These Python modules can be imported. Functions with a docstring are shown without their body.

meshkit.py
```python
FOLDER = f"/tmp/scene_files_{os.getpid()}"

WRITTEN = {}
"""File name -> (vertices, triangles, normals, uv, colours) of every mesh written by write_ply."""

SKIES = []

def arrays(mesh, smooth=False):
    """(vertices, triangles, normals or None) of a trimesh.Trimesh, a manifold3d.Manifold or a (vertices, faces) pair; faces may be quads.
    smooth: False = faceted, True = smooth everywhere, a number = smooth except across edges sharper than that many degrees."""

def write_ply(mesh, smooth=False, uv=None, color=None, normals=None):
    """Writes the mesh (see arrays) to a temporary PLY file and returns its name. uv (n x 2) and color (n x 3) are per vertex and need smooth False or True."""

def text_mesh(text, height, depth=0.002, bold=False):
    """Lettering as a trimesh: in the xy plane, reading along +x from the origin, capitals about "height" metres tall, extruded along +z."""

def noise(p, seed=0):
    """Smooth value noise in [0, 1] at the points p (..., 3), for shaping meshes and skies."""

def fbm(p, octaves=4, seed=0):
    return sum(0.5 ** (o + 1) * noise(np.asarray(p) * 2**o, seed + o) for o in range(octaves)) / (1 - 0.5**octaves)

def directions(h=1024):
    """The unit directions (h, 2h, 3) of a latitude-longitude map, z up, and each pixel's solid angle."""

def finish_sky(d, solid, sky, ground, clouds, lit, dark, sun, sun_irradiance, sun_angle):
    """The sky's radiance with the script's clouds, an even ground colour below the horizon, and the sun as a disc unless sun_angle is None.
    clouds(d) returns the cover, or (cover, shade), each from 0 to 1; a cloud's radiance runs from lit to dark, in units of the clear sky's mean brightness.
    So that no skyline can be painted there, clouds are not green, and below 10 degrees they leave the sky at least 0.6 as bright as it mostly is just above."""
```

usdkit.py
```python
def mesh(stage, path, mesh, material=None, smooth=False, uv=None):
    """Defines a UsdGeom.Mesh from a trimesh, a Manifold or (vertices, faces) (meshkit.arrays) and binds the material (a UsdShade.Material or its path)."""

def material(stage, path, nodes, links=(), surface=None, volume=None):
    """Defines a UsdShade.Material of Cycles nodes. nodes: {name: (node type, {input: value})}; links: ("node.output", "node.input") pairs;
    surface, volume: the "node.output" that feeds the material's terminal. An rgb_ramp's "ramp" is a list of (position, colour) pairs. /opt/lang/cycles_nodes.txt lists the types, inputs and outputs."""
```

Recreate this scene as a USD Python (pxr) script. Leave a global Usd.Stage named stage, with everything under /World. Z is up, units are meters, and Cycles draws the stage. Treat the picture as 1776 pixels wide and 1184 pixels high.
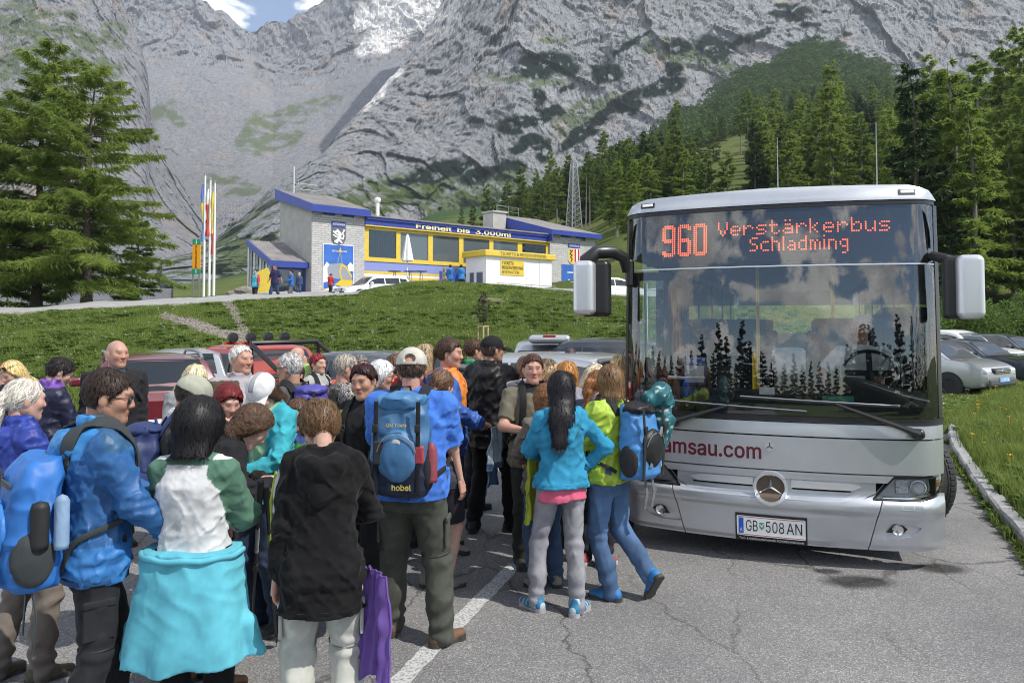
import math,random
import numpy as np
import trimesh,meshkit,usdkit
import shapely
from scipy.interpolate import PchipInterpolator
from shapely.geometry import Polygon,LineString,box as sbox
from pxr import Usd,UsdGeom,UsdLux,UsdShade,Gf,Sdf,Vt

stage = Usd.Stage.CreateInMemory()
UsdGeom.SetStageUpAxis(stage,'Z')
UsdGeom.SetStageMetersPerUnit(stage,1.0)
UsdGeom.Xform.Define(stage,'/World')
UsdGeom.Scope.Define(stage,'/World/Looks')
# ------------------------------------------------------------------ camera, sky, sun
FPX,CU,CV,HZ,CAMH = 1332.0,888.0,509.0,558.0,2.02
PITCH = math.atan((CV-HZ)/FPX)
cam = UsdGeom.Camera.Define(stage,'/World/camera')
cam.CreateHorizontalApertureAttr(36.0)
cam.CreateVerticalApertureAttr(24.0)
cam.CreateFocalLengthAttr(36.0*FPX/1776.0)
cam.CreateVerticalApertureOffsetAttr(-(592.0-CV)*36.0/1776.0)
cam.CreateClippingRangeAttr(Gf.Vec2f(0.05,100000.0))
cam.AddTranslateOp().Set(Gf.Vec3d(0,0,CAMH))
cam.AddRotateXOp().Set(90.0-math.degrees(PITCH))
EXPOSURE = 0.75
cam.CreateExposureAttr(EXPOSURE)

SUN_DIR = np.array([0.75,-0.42,1.05]); SUN_DIR = SUN_DIR/np.linalg.norm(SUN_DIR)
SUN_EL = math.asin(SUN_DIR[2]); SUN_ROT = math.atan2(SUN_DIR[0],SUN_DIR[1])
sun = UsdLux.DistantLight.Define(stage,'/World/sun')
sun.CreateIntensityAttr(1.0)
sun.CreateAngleAttr(0.5)
sun.CreateNormalizeAttr(True)
sun.CreateColorAttr(Gf.Vec3f(1.0,0.95,0.87))
_q = Gf.Rotation(Gf.Vec3d(0,0,1),Gf.Vec3d(*map(float,SUN_DIR)))
sun.AddTransformOp().Set(Gf.Matrix4d().SetRotate(_q))
dome = UsdLux.DomeLight.Define(stage,'/World/sky')
dome.CreateIntensityAttr(1.0)
sky_mat = usdkit.material(stage,'/World/Looks/sky_air',{
    'sky': ('sky_texture',{'sky_type': 'single_scattering','sun_disc': False,'sun_elevation': SUN_EL,'sun_rotation': SUN_ROT,'altitude': 1700.0,'air_density': 1.0,'aerosol_density': 1.0,'ozone_density': 1.2}),
    'tc': ('texture_coordinate',{}),
    'sep': ('separate_xyz',{}),
    'zc': ('math',{'math_type': 'maximum','value2': 0.02}),
    'zadd': ('math',{'math_type': 'add','value2': 0.30}),
    'dx': ('math',{'math_type': 'divide'}),'dy': ('math',{'math_type': 'divide'}),
    'cmb': ('combine_xyz',{'z': 3.7}),
    'n1': ('noise_texture',{'scale': 2.6,'detail': 9.0,'roughness': 0.56,'distortion': 0.25}),
    'r1': ('rgb_ramp',{'ramp': [(0.0,(0,0,0)),(0.495,(0,0,0)),(0.555,(1,1,1)),(1.0,(1,1,1))]}),
    'n2': ('noise_texture',{'scale': 2.3,'detail': 6.0,'roughness': 0.6}),
    'r2': ('rgb_ramp',{'ramp': [(0.0,(4.4,4.6,5.0)),(0.40,(5.8,6.0,6.3)),(0.58,(10.5,10.5,10.4)),(1.0,(12.5,12.4,12.2))]}),
    'mix': ('mix',{'mix_type': 'mix'}),
    'bg': ('background_shader',{'strength': 0.11})},
    [('tc.generated','sep.vector'),('sep.z','zc.value1'),('zc.value','zadd.value1'),('sep.x','dx.value1'),('zadd.value','dx.value2'),('sep.y','dy.value1'),('zadd.value','dy.value2'),
     ('dx.value','cmb.x'),('dy.value','cmb.y'),('cmb.vector','n1.vector'),('n1.fac','r1.fac'),('cmb.vector','n2.vector'),('n2.fac','r2.fac'),
     ('r1.color','mix.fac'),('sky.color','mix.color1'),('r2.color','mix.color2'),('mix.color','bg.color')],surface='bg.background')
UsdShade.MaterialBindingAPI.Apply(dome.GetPrim()).Bind(sky_mat)
dome.GetPrim().SetCustomDataByKey('kind','structure')

# ------------------------------------------------------------------ helpers
_used = {}
def _path(parent,name):
    base = '/World' if parent is None else str(parent)
    k = (base,name); n = _used.get(k,0); _used[k] = n+1
    return f'{base}/{name}' if n == 0 else f'{base}/{name}_{n:03d}'
def meta(prim,label=None,category=None,group=None,kind=None):
    for k,v in (('label',label),('category',category),('group',group),('kind',kind)):
        if v: prim.SetCustomDataByKey(k,v)
    return prim
def xform(name,loc=(0,0,0),rz=0.0,label=None,category=None,group=None,parent=None,scale=None,rx=0.0,ry=0.0):
    x = UsdGeom.Xform.Define(stage,_path(parent,name))
    x.AddTranslateOp().Set(Gf.Vec3d(*map(float,loc)))
    if rz: x.AddRotateZOp().Set(math.degrees(rz))
    if rx: x.AddRotateXOp().Set(math.degrees(rx))
    if ry: x.AddRotateYOp().Set(math.degrees(ry))
    if scale: x.AddScaleOp().Set(Gf.Vec3f(*map(float,scale if np.ndim(scale) else (scale,)*3)))
    meta(x.GetPrim(),label,category,group)
    return x.GetPath()
def put(name,mesh,mat,parent=None,smooth=False,label=None,category=None,group=None,kind=None,attrs=None):
    if isinstance(mesh,MB): mesh = mesh.get()
    p = _path(parent,name)
    m = usdkit.mesh(stage,p,mesh,M[mat] if isinstance(mat,str) else mat,smooth=smooth)
    if attrs:
        api = UsdGeom.PrimvarsAPI(m)
        for k,v in attrs.items():
            v = np.asarray(v,np.float32)
            if v.ndim == 1: api.CreatePrimvar(k,Sdf.ValueTypeNames.FloatArray,'vertex').Set(Vt.FloatArray.FromNumpy(v))
            else: api.CreatePrimvar(k,Sdf.ValueTypeNames.Color3fArray,'vertex').Set(Vt.Vec3fArray.FromNumpy(v))
    meta(m.GetPrim(),label,category,group,kind)
    return m.GetPath()
def copy_of(src,name,loc,rz=0.0,scale=None,label=None,category=None,group=None):
    x = UsdGeom.Xform.Define(stage,_path(None,name))
    x.GetPrim().GetReferences().AddInternalReference(src)
    x.ClearXformOpOrder()
    x.AddTranslateOp(opSuffix='c').Set(Gf.Vec3d(*map(float,loc)))
    if rz: x.AddRotateZOp(opSuffix='c').Set(math.degrees(rz))
    if scale is not None: x.AddScaleOp(opSuffix='c').Set(Gf.Vec3f(*map(float,scale if np.ndim(scale) else (scale,)*3)))
    x.GetPrim().SetInstanceable(True)
    meta(x.GetPrim(),label,category,group)
    return x.GetPath()

def rotz(a):
    c,s = math.cos(a),math.sin(a)
    return np.array([[c,-s,0],[s,c,0],[0,0,1.0]])
def P(u,v,d):
    """world point on the ray of photograph position (u, v) at forward distance d"""
    a,b = (u-CU)/FPX,-(v-CV)/FPX
    c,s = math.cos(PITCH),math.sin(PITCH)
    return np.array([a*d,d*(c+b*s),CAMH+d*(-s+b*c)])
def PY(u,v,y):
    p = P(u,v,1.0)-np.array([0,0,CAMH])
    return np.array([0,0,CAMH])+p*(y/p[1])
def PG(u,v,z=0.0):
    p = P(u,v,1.0)-np.array([0,0,CAMH])
    t = (z-CAMH)/p[2]
    return np.array([0,0,CAMH])+p*t

class MB:
    """collects triangles of one mesh"""
    def __init__(self): self.v,self.f,self.n = [],[],0
    def add(self,v,f):
        v = np.asarray(v,float); f = np.asarray(f,int)
        if f.ndim == 2 and f.shape[1] == 4: f = np.vstack([f[:,[0,1,2]],f[:,[0,2,3]]])
        self.v.append(v); self.f.append(f+self.n); self.n += len(v); return self
    def tm(self,m,T=None):
        v = np.asarray(m.vertices,float)
        if T is not None: v = v @ np.asarray(T)[:3,:3].T+np.asarray(T)[:3,3]
        return self.add(v,m.faces)
    def box(self,c,s,R=None,bev=0.0):
        v,f = _boxvf(s,bev)
        if R is not None: v = v @ np.asarray(R).T
        return self.add(v+np.asarray(c,float),f)
    def bx(self,x0,x1,y0,y1,z0,z1,bev=0.0):
        return self.box(((x0+x1)/2,(y0+y1)/2,(z0+z1)/2),(abs(x1-x0),abs(y1-y0),abs(z1-z0)),bev=bev)
    def tube(self,pts,r,n=8,caps=True):
        pts = np.asarray(pts,float); r = np.broadcast_to(np.asarray(r,float),(len(pts),))
        t = np.gradient(pts,axis=0); t /= np.maximum(np.linalg.norm(t,axis=1,keepdims=True),1e-9)
        ref = np.array([0,0,1.0]) if abs(t[0][2]) < 0.9 else np.array([1.0,0,0])
        u = np.cross(t,ref); u /= np.maximum(np.linalg.norm(u,axis=1,keepdims=True),1e-9); w = np.cross(t,u)
        a = np.linspace(0,2*np.pi,n,endpoint=False)
        ring = pts[:,None]+r[:,None,None]*(np.cos(a)[None,:,None]*u[:,None]+np.sin(a)[None,:,None]*w[:,None])
        V = ring.reshape(-1,3); F = []
        for i in range(len(pts)-1):
            b = i*n+np.arange(n); c = i*n+(np.arange(n)+1) % n
            F.append(np.stack([b,b+n,c+n,c],1))
        F = np.vstack(F); F = np.vstack([F[:,[0,1,2]],F[:,[0,2,3]]])
        if caps:
            k = len(V); V = np.vstack([V,pts[:1],pts[-1:]]); i = np.arange(n); j = (i+1) % n; e = (len(pts)-1)*n
            F = np.vstack([F,np.stack([np.full(n,k),i,j],1),np.stack([np.full(n,k+1),e+j,e+i],1)])
        return self.add(V,F)
    def ribbon(self,pts,w,th,side):
        """flat strap along pts, width w along 'side' (per point or one), thickness th"""
        pts = np.asarray(pts,float); side = np.broadcast_to(np.asarray(side,float),pts.shape)
        t = np.gradient(pts,axis=0); nrm = np.cross(t,side); nrm /= np.maximum(np.linalg.norm(nrm,axis=1,keepdims=True),1e-9)
        s = side/np.maximum(np.linalg.norm(side,axis=1,keepdims=True),1e-9)*(np.reshape(w,(-1,1)) if np.ndim(w) else w)/2; nn = nrm*th/2
        V = np.stack([pts-s-nn,pts+s-nn,pts+s+nn,pts-s+nn],1).reshape(-1,3); F = []
        for i in range(len(pts)-1):
            for k in range(4): F.append((i*4+k,i*4+(k+1) % 4,i*4+4+(k+1) % 4,i*4+4+k))
        F += [(3,2,1,0),tuple(len(V)-4+np.arange(4))]
        return self.add(V,F)
    def lathe(self,prof,n=20,c=(0,0,0),R=None):
        prof = np.asarray(prof,float); a = np.linspace(0,2*np.pi,n,endpoint=False)
        V = np.stack([prof[:,None,0]*np.cos(a),prof[:,None,0]*np.sin(a),np.broadcast_to(prof[:,None,1],(len(prof),n))],-1).reshape(-1,3)
        F = []
        for i in range(len(prof)-1):
            b = i*n+np.arange(n); d = i*n+(np.arange(n)+1) % n
            F.append(np.stack([b,d,d+n,b+n],1))
        if R is not None: V = V @ np.asarray(R).T
        return self.add(V+np.asarray(c,float),np.vstack(F))
    def poly(self,pl,h0,h1,fn=None):
        """shapely polygon extruded h0..h1; fn maps (n,3)->(n,3)"""
        for g in getattr(pl,'geoms',[pl]):
            if g.geom_type != 'Polygon' or g.area < 1e-9: continue
            m = trimesh.creation.extrude_polygon(g,h1-h0,engine='earcut')
            v = np.array(m.vertices); v[:,2] += h0
            self.add(fn(v) if fn else v,m.faces)
        return self
    def get(self):
        return (np.vstack(self.v),np.vstack(self.f))
    def tris(self): return sum(len(f) for f in self.f)
def _boxvf(s,bev):
    sx,sy,sz = (abs(x)/2 for x in s)
    b = min(bev,sx*.9,sy*.9,sz*.9)
    if b <= 0:
        v = np.array([(x,y,z) for x in (-sx,sx) for y in (-sy,sy) for z in (-sz,sz)])
        return v,np.array([(0,1,3,2),(4,6,7,5),(0,4,5,1),(2,3,7,6),(0,2,6,4),(1,5,7,3)])
    pts = []
    for x in (-1,1):
        for y in (-1,1):
            for z in (-1,1):
                pts += [(x*sx,y*(sy-b),z*(sz-b)),(x*(sx-b),y*sy,z*(sz-b)),(x*(sx-b),y*(sy-b),z*sz)]
    h = trimesh.convex.convex_hull(np.array(pts))
    return np.array(h.vertices),np.array(h.faces)
def rbox(w,h,r):
    return sbox(-w/2+r,-h/2+r,w/2-r,h/2-r).buffer(r,4)
def text_poly_mesh(t,h,depth,bold=False):
    m = meshkit.text_mesh(t,h,depth,bold); return np.array(m.vertices),np.array(m.faces)
def subdiv(v,f,edge):
    m = trimesh.Trimesh(v,f,process=False)
    vv,ff = trimesh.remesh.subdivide_to_size(m.vertices,m.faces,edge,max_iter=12)
    return np.asarray(vv),np.asarray(ff)
noise,fbm = meshkit.noise,meshkit.fbm
def ridged(p,octv=4,seed=0):
    s,a,t = 0,0.5,0
    for o in range(octv):
        s = s+a*(1-np.abs(2*noise(np.asarray(p)*2 ** o,seed+o*7)-1)); t += a; a *= .5
    return s/t

# ------------------------------------------------------------------ materials
M = {}
def mat(name,color,rough=0.6,metal=0.0,spec=0.5,bump=None,var=None,coat=0.0,emit=None,coord='object',sheen=0.0,subs=0.0,alpha=None):
    """principled; bump=(scale, strength, distance[, stretch]); var=(scale, amount)"""
    n = {'p': ('principled_bsdf',{'base_color': color,'roughness': rough,'metallic': metal,'specular_ior_level': spec,'coat_weight': coat,'coat_roughness': 0.05,'sheen_weight': sheen,'sheen_roughness': 0.5})}
    L = []
    if emit: n['p'][1].update(emission_color=emit[0],emission_strength=emit[1])
    if subs: n['p'][1].update(subsurface_weight=subs,subsurface_radius=(1.0,0.35,0.2),subsurface_scale=0.008)
    if bump or var: n['tc'] = ('texture_coordinate',{})
    if bump:
        st = bump[3] if len(bump) > 3 else (1,1,1)
        n['bm'] = ('mapping',{'scale': st}); n['bn'] = ('noise_texture',{'scale': bump[0],'detail': 4.0,'roughness': 0.6}); n['bu'] = ('bump',{'strength': bump[1],'distance': bump[2]})
        L += [('tc.' +coord,'bm.vector'),('bm.vector','bn.vector'),('bn.fac','bu.height'),('bu.normal','p.normal')]
    if var:
        c = np.array(color); a = var[1]
        n['vn'] = ('noise_texture',{'scale': var[0],'detail': 5.0,'roughness': 0.65})
        n['vr'] = ('rgb_ramp',{'ramp': [(0.25,tuple(c*(1-a))),(0.5,tuple(c)),(0.75,tuple(np.minimum(c*(1+a),0.95)))]})
        L += [('tc.' +coord,'vn.vector'),('vn.fac','vr.fac'),('vr.color','p.base_color')]
    M[name] = usdkit.material(stage,'/World/Looks/' +name,n,L,surface='p.BSDF')
    return M[name]
def glass_mat(name,tint=(0.9,0.95,0.93),ior=1.5,gl=(1,1,1),rough=0.0):
    M[name] = usdkit.material(stage,'/World/Looks/' +name,{
        't': ('transparent_bsdf',{'color': tint}),'g': ('glossy_bsdf',{'color': gl,'roughness': rough}),'f': ('fresnel',{'IOR': ior}),'m': ('mix_closure',{})},
        [('f.fac','m.fac'),('t.BSDF','m.closure1'),('g.BSDF','m.closure2')],surface='m.closure')

# ------------------------------------------------------------------ ground and mountains
rng = np.random.default_rng(7)
def lerp_cols(cols,u):
    """cols: {u: [(d, v), ...]} -> function of depth giving v at azimuth u"""
    ks = sorted(cols); i = int(np.clip(np.searchsorted(ks,u)-1,0,len(ks)-2)); a,b = ks[i],ks[i+1]
    t = np.clip((u-a)/(b-a),0,1); t = t*t*(3-2*t)
    return cols[a],cols[b],t
NEAR = {-600: [(13,750),(15.5,731),(21,600),(27,556),(32,545),(36,545),(60,548)],
        0: [(13,750),(15.5,731),(21,600),(27,547.5),(32,536),(36,534),(60,545)],
        250: [(13,750),(15.5,731),(21,602),(28,533),(33,522),(37,520),(60,532)],
        440: [(13,750),(15.8,728),(21,605),(29,523),(36,513),(45,508),(60,505)],
        600: [(13,750),(16,726),(21,610),(29,519),(33,513.5),(46,511),(60,500)],
        680: [(13,750),(16,726),(21,610),(28.5,518),(31,513),(35,494),(40,492),(48,505),(60,498)],
        750: [(13,750),(16,726),(21,612),(28,517),(30.5,513),(36,490),(41,488),(48,500),(60,498)],
        880: [(13,750),(16.3,722),(21,614),(28,518),(30.5,514),(36,497),(41,497),(48,503),(60,498)],
        1000: [(13,750),(16.6,719),(21,618),(28,521),(31,516),(36,510),(41,510),(48,509),(60,500)],
        1080: [(13,750),(17,716),(21,625),(28,530),(34,519),(42,517),(48,515),(60,500)],
        1300: [(13,750),(20,692),(26,600),(34,530),(42,522),(60,500)],
        1640: [(13,750),(25,665),(33,640),(36,615),(42,560),(50,530),(60,500)],
        1776: [(13,750),(25,665),(33,640),(36,615),(42,560),(50,530),(60,500)],
        2400: [(13,750),(25,665),(33,640),(36,610),(42,560),(50,530),(60,500)]}
def z_of(d,v): return CAMH-(np.asarray(v)-HZ)/FPX*d
def near_z(u,y):
    A,B,t = lerp_cols(NEAR,u)
    za = np.interp(y,[p[0] for p in A],[z_of(p[0],p[1]) for p in A]); zb = np.interp(y,[p[0] for p in B],[z_of(p[0],p[1]) for p in B])
    return za*(1-t)+zb*t
_ug = np.arange(-600,2401,8.0); _yg = np.concatenate([np.arange(13,40,0.3),np.arange(40,60.1,0.8)])
_Z = np.array([near_z(u,_yg) for u in _ug])
from scipy.ndimage import gaussian_filter,distance_transform_edt
from scipy.interpolate import RegularGridInterpolator
_Z = gaussian_filter(_Z,(3,2.2))
_Z[:,_yg < 14] =-0.03
_Zi = RegularGridInterpolator((_ug,_yg),_Z,bounds_error=False,fill_value=None)
def ground_z(x,y):
    """height of the near ground (parking level before the bank)"""
    x,y = np.asarray(x,float),np.asarray(y,float)
    yy = np.clip(y,13.0,60.0); u = np.clip(CU+FPX*x/yy,-600,2400)
    z = _Zi(np.stack([u,yy],-1))
    return np.where(y < 13.5,0.0,np.maximum(z,0.0))
def grid_mesh(X,Y,Z):
    n,m = X.shape; i = np.arange(n*m).reshape(n,m)
    f = np.stack([i[:-1,:-1],i[1:,:-1],i[1:,1:],i[:-1,1:]],-1).reshape(-1,4)
    return np.stack([X,Y,Z],-1).reshape(-1,3),np.vstack([f[:,[0,1,2]],f[:,[0,2,3]]])
# grass material with dirt mask
def ground_material(name,c0,c1,c2,dirt=True):
    n = {'tc': ('texture_coordinate',{}),'g': ('geometry',{}),
         'n1': ('noise_texture',{'scale': 0.35,'detail': 6.0,'roughness': 0.7}),'n2': ('noise_texture',{'scale': 9.0,'detail': 6.0,'roughness': 0.75}),
         'mx': ('mix_float',{'fac': 0.55}),
         'r': ('rgb_ramp',{'ramp': [(0.30,c0),(0.5,c1),(0.68,c2)]}),
         'dn': ('noise_texture',{'scale': 26.0,'detail': 5.0,'roughness': 0.7}),'dr': ('rgb_ramp',{'ramp': [(0.3,(0.08,0.066,0.048)),(0.5,(0.135,0.115,0.088)),(0.72,(0.22,0.195,0.165))]}),
         'at': ('attribute',{'attribute': 'dirt'}),'mix': ('mix',{}),
         'ad': ('math',{'math_type': 'add'}),'sub': ('math',{'math_type': 'multiply_add','value2': 0.9,'value3':-0.45}),'st': ('map_range',{'from_min': 0.44,'from_max': 0.56,'clamp': True}),
         'bu': ('bump',{'strength': 0.7,'distance': 0.05}),'p': ('principled_bsdf',{'roughness': 0.9,'specular_ior_level': 0.2})}
    L = [('g.position','n1.vector'),('g.position','n2.vector'),('n1.fac','mx.a'),('n2.fac','mx.b'),('mx.result','r.fac'),('g.position','dn.vector'),('dn.fac','dr.fac'),
         ('n2.fac','sub.value1'),('sub.value','ad.value1'),('at.fac','ad.value2'),('ad.value','st.value'),('st.result','mix.fac'),('r.color','mix.color1'),('dr.color','mix.color2'),('mix.color','p.base_color'),('n2.fac','bu.height'),('bu.normal','p.normal')]
    M[name] = usdkit.material(stage,'/World/Looks/' +name,n,L,surface='p.BSDF')
ground_material('turf',(0.024,0.044,0.009),(0.050,0.082,0.016),(0.095,0.130,0.032))
def dirt_mask(u,v):
    """bare earth on the bank, in coordinates of azimuth and elevation"""
    def seg(ax,ay,bx,by,r0,r1):
        px,py,dx,dy = u-ax,v-ay,bx-ax,by-ay
        t = np.clip((px*dx+py*dy)/(dx*dx+dy*dy),0,1)
        return 1-np.hypot(px-t*dx,py-t*dy)/(r0+(r1-r0)*t)
    return np.clip(np.maximum.reduce([seg(285,548,420,588,9,15),seg(330,560,395,580,14,12),seg(400,530,432,590,10,13),seg(395,524,402,534,14,10),seg(840,519,870,521,5,5)])*1.6,0,1)
_XU = (_ug[:,None]-CU)/FPX*_yg[None,:]; _YY = np.broadcast_to(_yg[None,:],_XU.shape)
_ZZ = _Z+(fbm(np.stack([_XU*.8,_YY*.8,0*_XU],-1),4,3)-.5)*0.22*np.clip(_Z*3,0,1)
_V = HZ-(_ZZ-CAMH)/_YY*FPX
put('grass_bank',grid_mesh(_XU,_YY,_ZZ),'turf',smooth=True,kind='structure',attrs={'dirt': dirt_mask(np.broadcast_to(_ug[:,None],_XU.shape),_V).ravel()})

# wide base ground under everything, to the horizon behind the camera
_b = MB(); _xs = np.linspace(-400,400,41); _ys = np.linspace(-600,13.2,40); _gx,_gy = np.meshgrid(_xs,_ys,indexing='ij')
put('meadow_ground',grid_mesh(_gx,_gy,np.full(_gx.shape,-0.06)),'turf',kind='structure')

# asphalt -------------------------------------------------------------------
n = {'g': ('geometry',{}),
     'v1': ('voronoi_texture',{'scale': 130.0,'feature': 'f1'}),'vr': ('rgb_ramp',{'ramp': [(0.0,(0.115,0.115,0.117)),(0.45,(0.155,0.153,0.151)),(0.8,(0.205,0.20,0.197)),(1.0,(0.32,0.315,0.31))]}),'sc': ('separate_color',{}),
     'n1': ('noise_texture',{'scale': 0.7,'detail': 7.0,'roughness': 0.65}),'nr': ('rgb_ramp',{'ramp': [(0.3,(0.78,0.78,0.79)),(0.55,(1.0,1.0,1.0)),(0.72,(1.18,1.17,1.15))]}),'mul': ('mix',{'mix_type': 'multiply','fac': 1.0}),
     'n2': ('noise_texture',{'scale': 1.6,'detail': 6.0,'roughness': 0.65}),'wm': ('mix',{'mix_type': 'linear_light','fac': 0.22}),
     'mp': ('mapping',{'scale': (1.25,0.42,1.0),'rotation': (0,0,0.30)}),'v2': ('voronoi_texture',{'scale': 0.85,'feature': 'distance_to_edge'}),
     'cr': ('rgb_ramp',{'ramp': [(0.0,(0.46,0.45,0.44)),(0.006,(0.58,0.57,0.56)),(0.014,(1,1,1)),(1.0,(1,1,1))]}),'cm': ('mix',{'mix_type': 'multiply','fac': 0.85}),
     'n3': ('noise_texture',{'scale': 0.32,'detail': 2.0}),'n3r': ('map_range',{'from_min': 0.38,'from_max': 0.50,'clamp': True}),
     'n4': ('noise_texture',{'scale': 260.0,'detail': 2.0}),
     'oil': ('attribute',{'attribute': 'stain'}),'om': ('mix',{'mix_type': 'multiply'}),'oc': ('math',{'math_type': 'multiply_add','value2': 0.55,'value3':-0.27}),'oa': ('math',{'math_type': 'add'}),'os': ('map_range',{'from_min': 0.3,'from_max': 0.75,'to_max': 0.85,'clamp': True}),
     'bu': ('bump',{'strength': 0.55,'distance': 0.006}),'p': ('principled_bsdf',{'roughness': 0.86,'specular_ior_level': 0.35})}
n['om'][1]['color2'] = (0.10,0.095,0.09)
L = [('g.position','v1.vector'),('v1.color','sc.color'),('sc.r','vr.fac'),('g.position','n1.vector'),('n1.fac','nr.fac'),('vr.color','mul.color1'),('nr.color','mul.color2'),
     ('g.position','n2.vector'),('g.position','wm.color1'),('n2.color','wm.color2'),('wm.color','mp.vector'),('mp.vector','v2.vector'),('v2.distance','cr.fac'),('mul.color','cm.color1'),('cr.color','cm.color2'),
     ('g.position','n3.vector'),('n3.fac','n3r.value'),('n3r.result','cm.fac'),('n1.fac','oc.value1'),('oc.value','oa.value1'),('oil.fac','oa.value2'),('oa.value','os.value'),('os.result','om.fac'),('cm.color','om.color1'),
     ('om.color','p.base_color'),('v1.distance','bu.height'),('bu.normal','p.normal')]
M['asphalt'] = usdkit.material(stage,'/World/Looks/asphalt',n,L,surface='p.BSDF')
KERB = np.array([(0.2,-3.0),(1.55,0.0),(2.9,3.1),(4.46,6.7),(5.45,9.0),(7.2,12.7),(9.0,15.7),(11.4,19.0),(16.4,24.6),(24.0,29.0),(40.0,33.0)])

_kt = np.concatenate([[0],np.cumsum(np.hypot(*np.diff(KERB,axis=0).T))])
_kx,_ky = PchipInterpolator(_kt,KERB[:,0]),PchipInterpolator(_kt,KERB[:,1])
def kerb_pt(s):
    p = np.array([_kx(s),_ky(s)]); t = np.array([_kx(s,1),_ky(s,1)]); t /= np.linalg.norm(t); return p,t
def sheet(name,pl,z,matn,edge=None,attrs=None,**kw):
    mb = MB()
    for g in getattr(pl,'geoms',[pl]):
        v,f = trimesh.creation.triangulate_polygon(g,engine='earcut'); v = np.column_stack([v,np.full(len(v),z)])
        if edge: v,f = subdiv(v,f,edge)
        mb.add(v,f)
    v,f = mb.get(); a = None
    n_ = np.cross(v[f[:,1]]-v[f[:,0]],v[f[:,2]]-v[f[:,0]])[:,2]; f[n_ < 0] = f[n_ < 0][:,::-1]
    return put(name,(v,f),matn,attrs=attrs(v) if attrs else None,**kw)
lot = Polygon([(-45,-30),(0.2-14,-30),(0.2,-3)]+[tuple(kerb_pt(s)[0]) for s in np.linspace(0,_kt[-1],60)]+[(40,40),(20,36),(15,30),(9,22),(6,18.6),(2,16.6),(-14,15.6),(-45,15.2)]).buffer(0)
_X0,_X1,_Y0,_Y1 = 1.0,4.4,4.2,7.2
def stain_at(v):
    s = np.zeros(len(v))
    for (u_,v_,ru,rv) in ((1490,1008,0.24,0.13),(1632,985,0.17,0.12),(1435,990,.1,.06)):
        c = PG(u_,v_); s = np.maximum(s,1.25-np.hypot((v[:,0]-c[0])/(ru*1.5),(v[:,1]-c[1])/(rv*1.5)))
    return np.clip(s,0,1)
patch = sbox(_X0,_Y0,_X1,_Y1)
sheet('parking_asphalt',lot.difference(patch),0.0,'asphalt',kind='structure')
sheet('parking_asphalt',lot.intersection(patch),0.0,'asphalt',edge=0.07,attrs=lambda v: {'stain': stain_at(v)},kind='structure')
# worn white line
n = {'g': ('geometry',{}),'n': ('noise_texture',{'scale': 55.0,'detail': 5.0,'roughness': 0.75}),'r': ('rgb_ramp',{'ramp': [(0.40,(0.15,0.15,0.15)),(0.50,(0.40,0.40,0.395)),(0.7,(0.52,0.52,0.51))]}),
     'bu': ('bump',{'strength': 0.5,'distance': 0.004}),'p': ('principled_bsdf',{'roughness': 0.8})}
M['road_paint'] = usdkit.material(stage,'/World/Looks/road_paint',n,[('g.position','n.vector'),('n.fac','r.fac'),('r.color','p.base_color'),('n.fac','bu.height'),('bu.normal','p.normal')],surface='p.BSDF')
_a,_b2 = PG(895,978)[:2],PG(690,1184)[:2]; _d = (_b2-_a)/np.linalg.norm(_b2-_a); _b2 = _a+_d*4.2; _nn = np.array([-_d[1],_d[0]])*0.062
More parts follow.
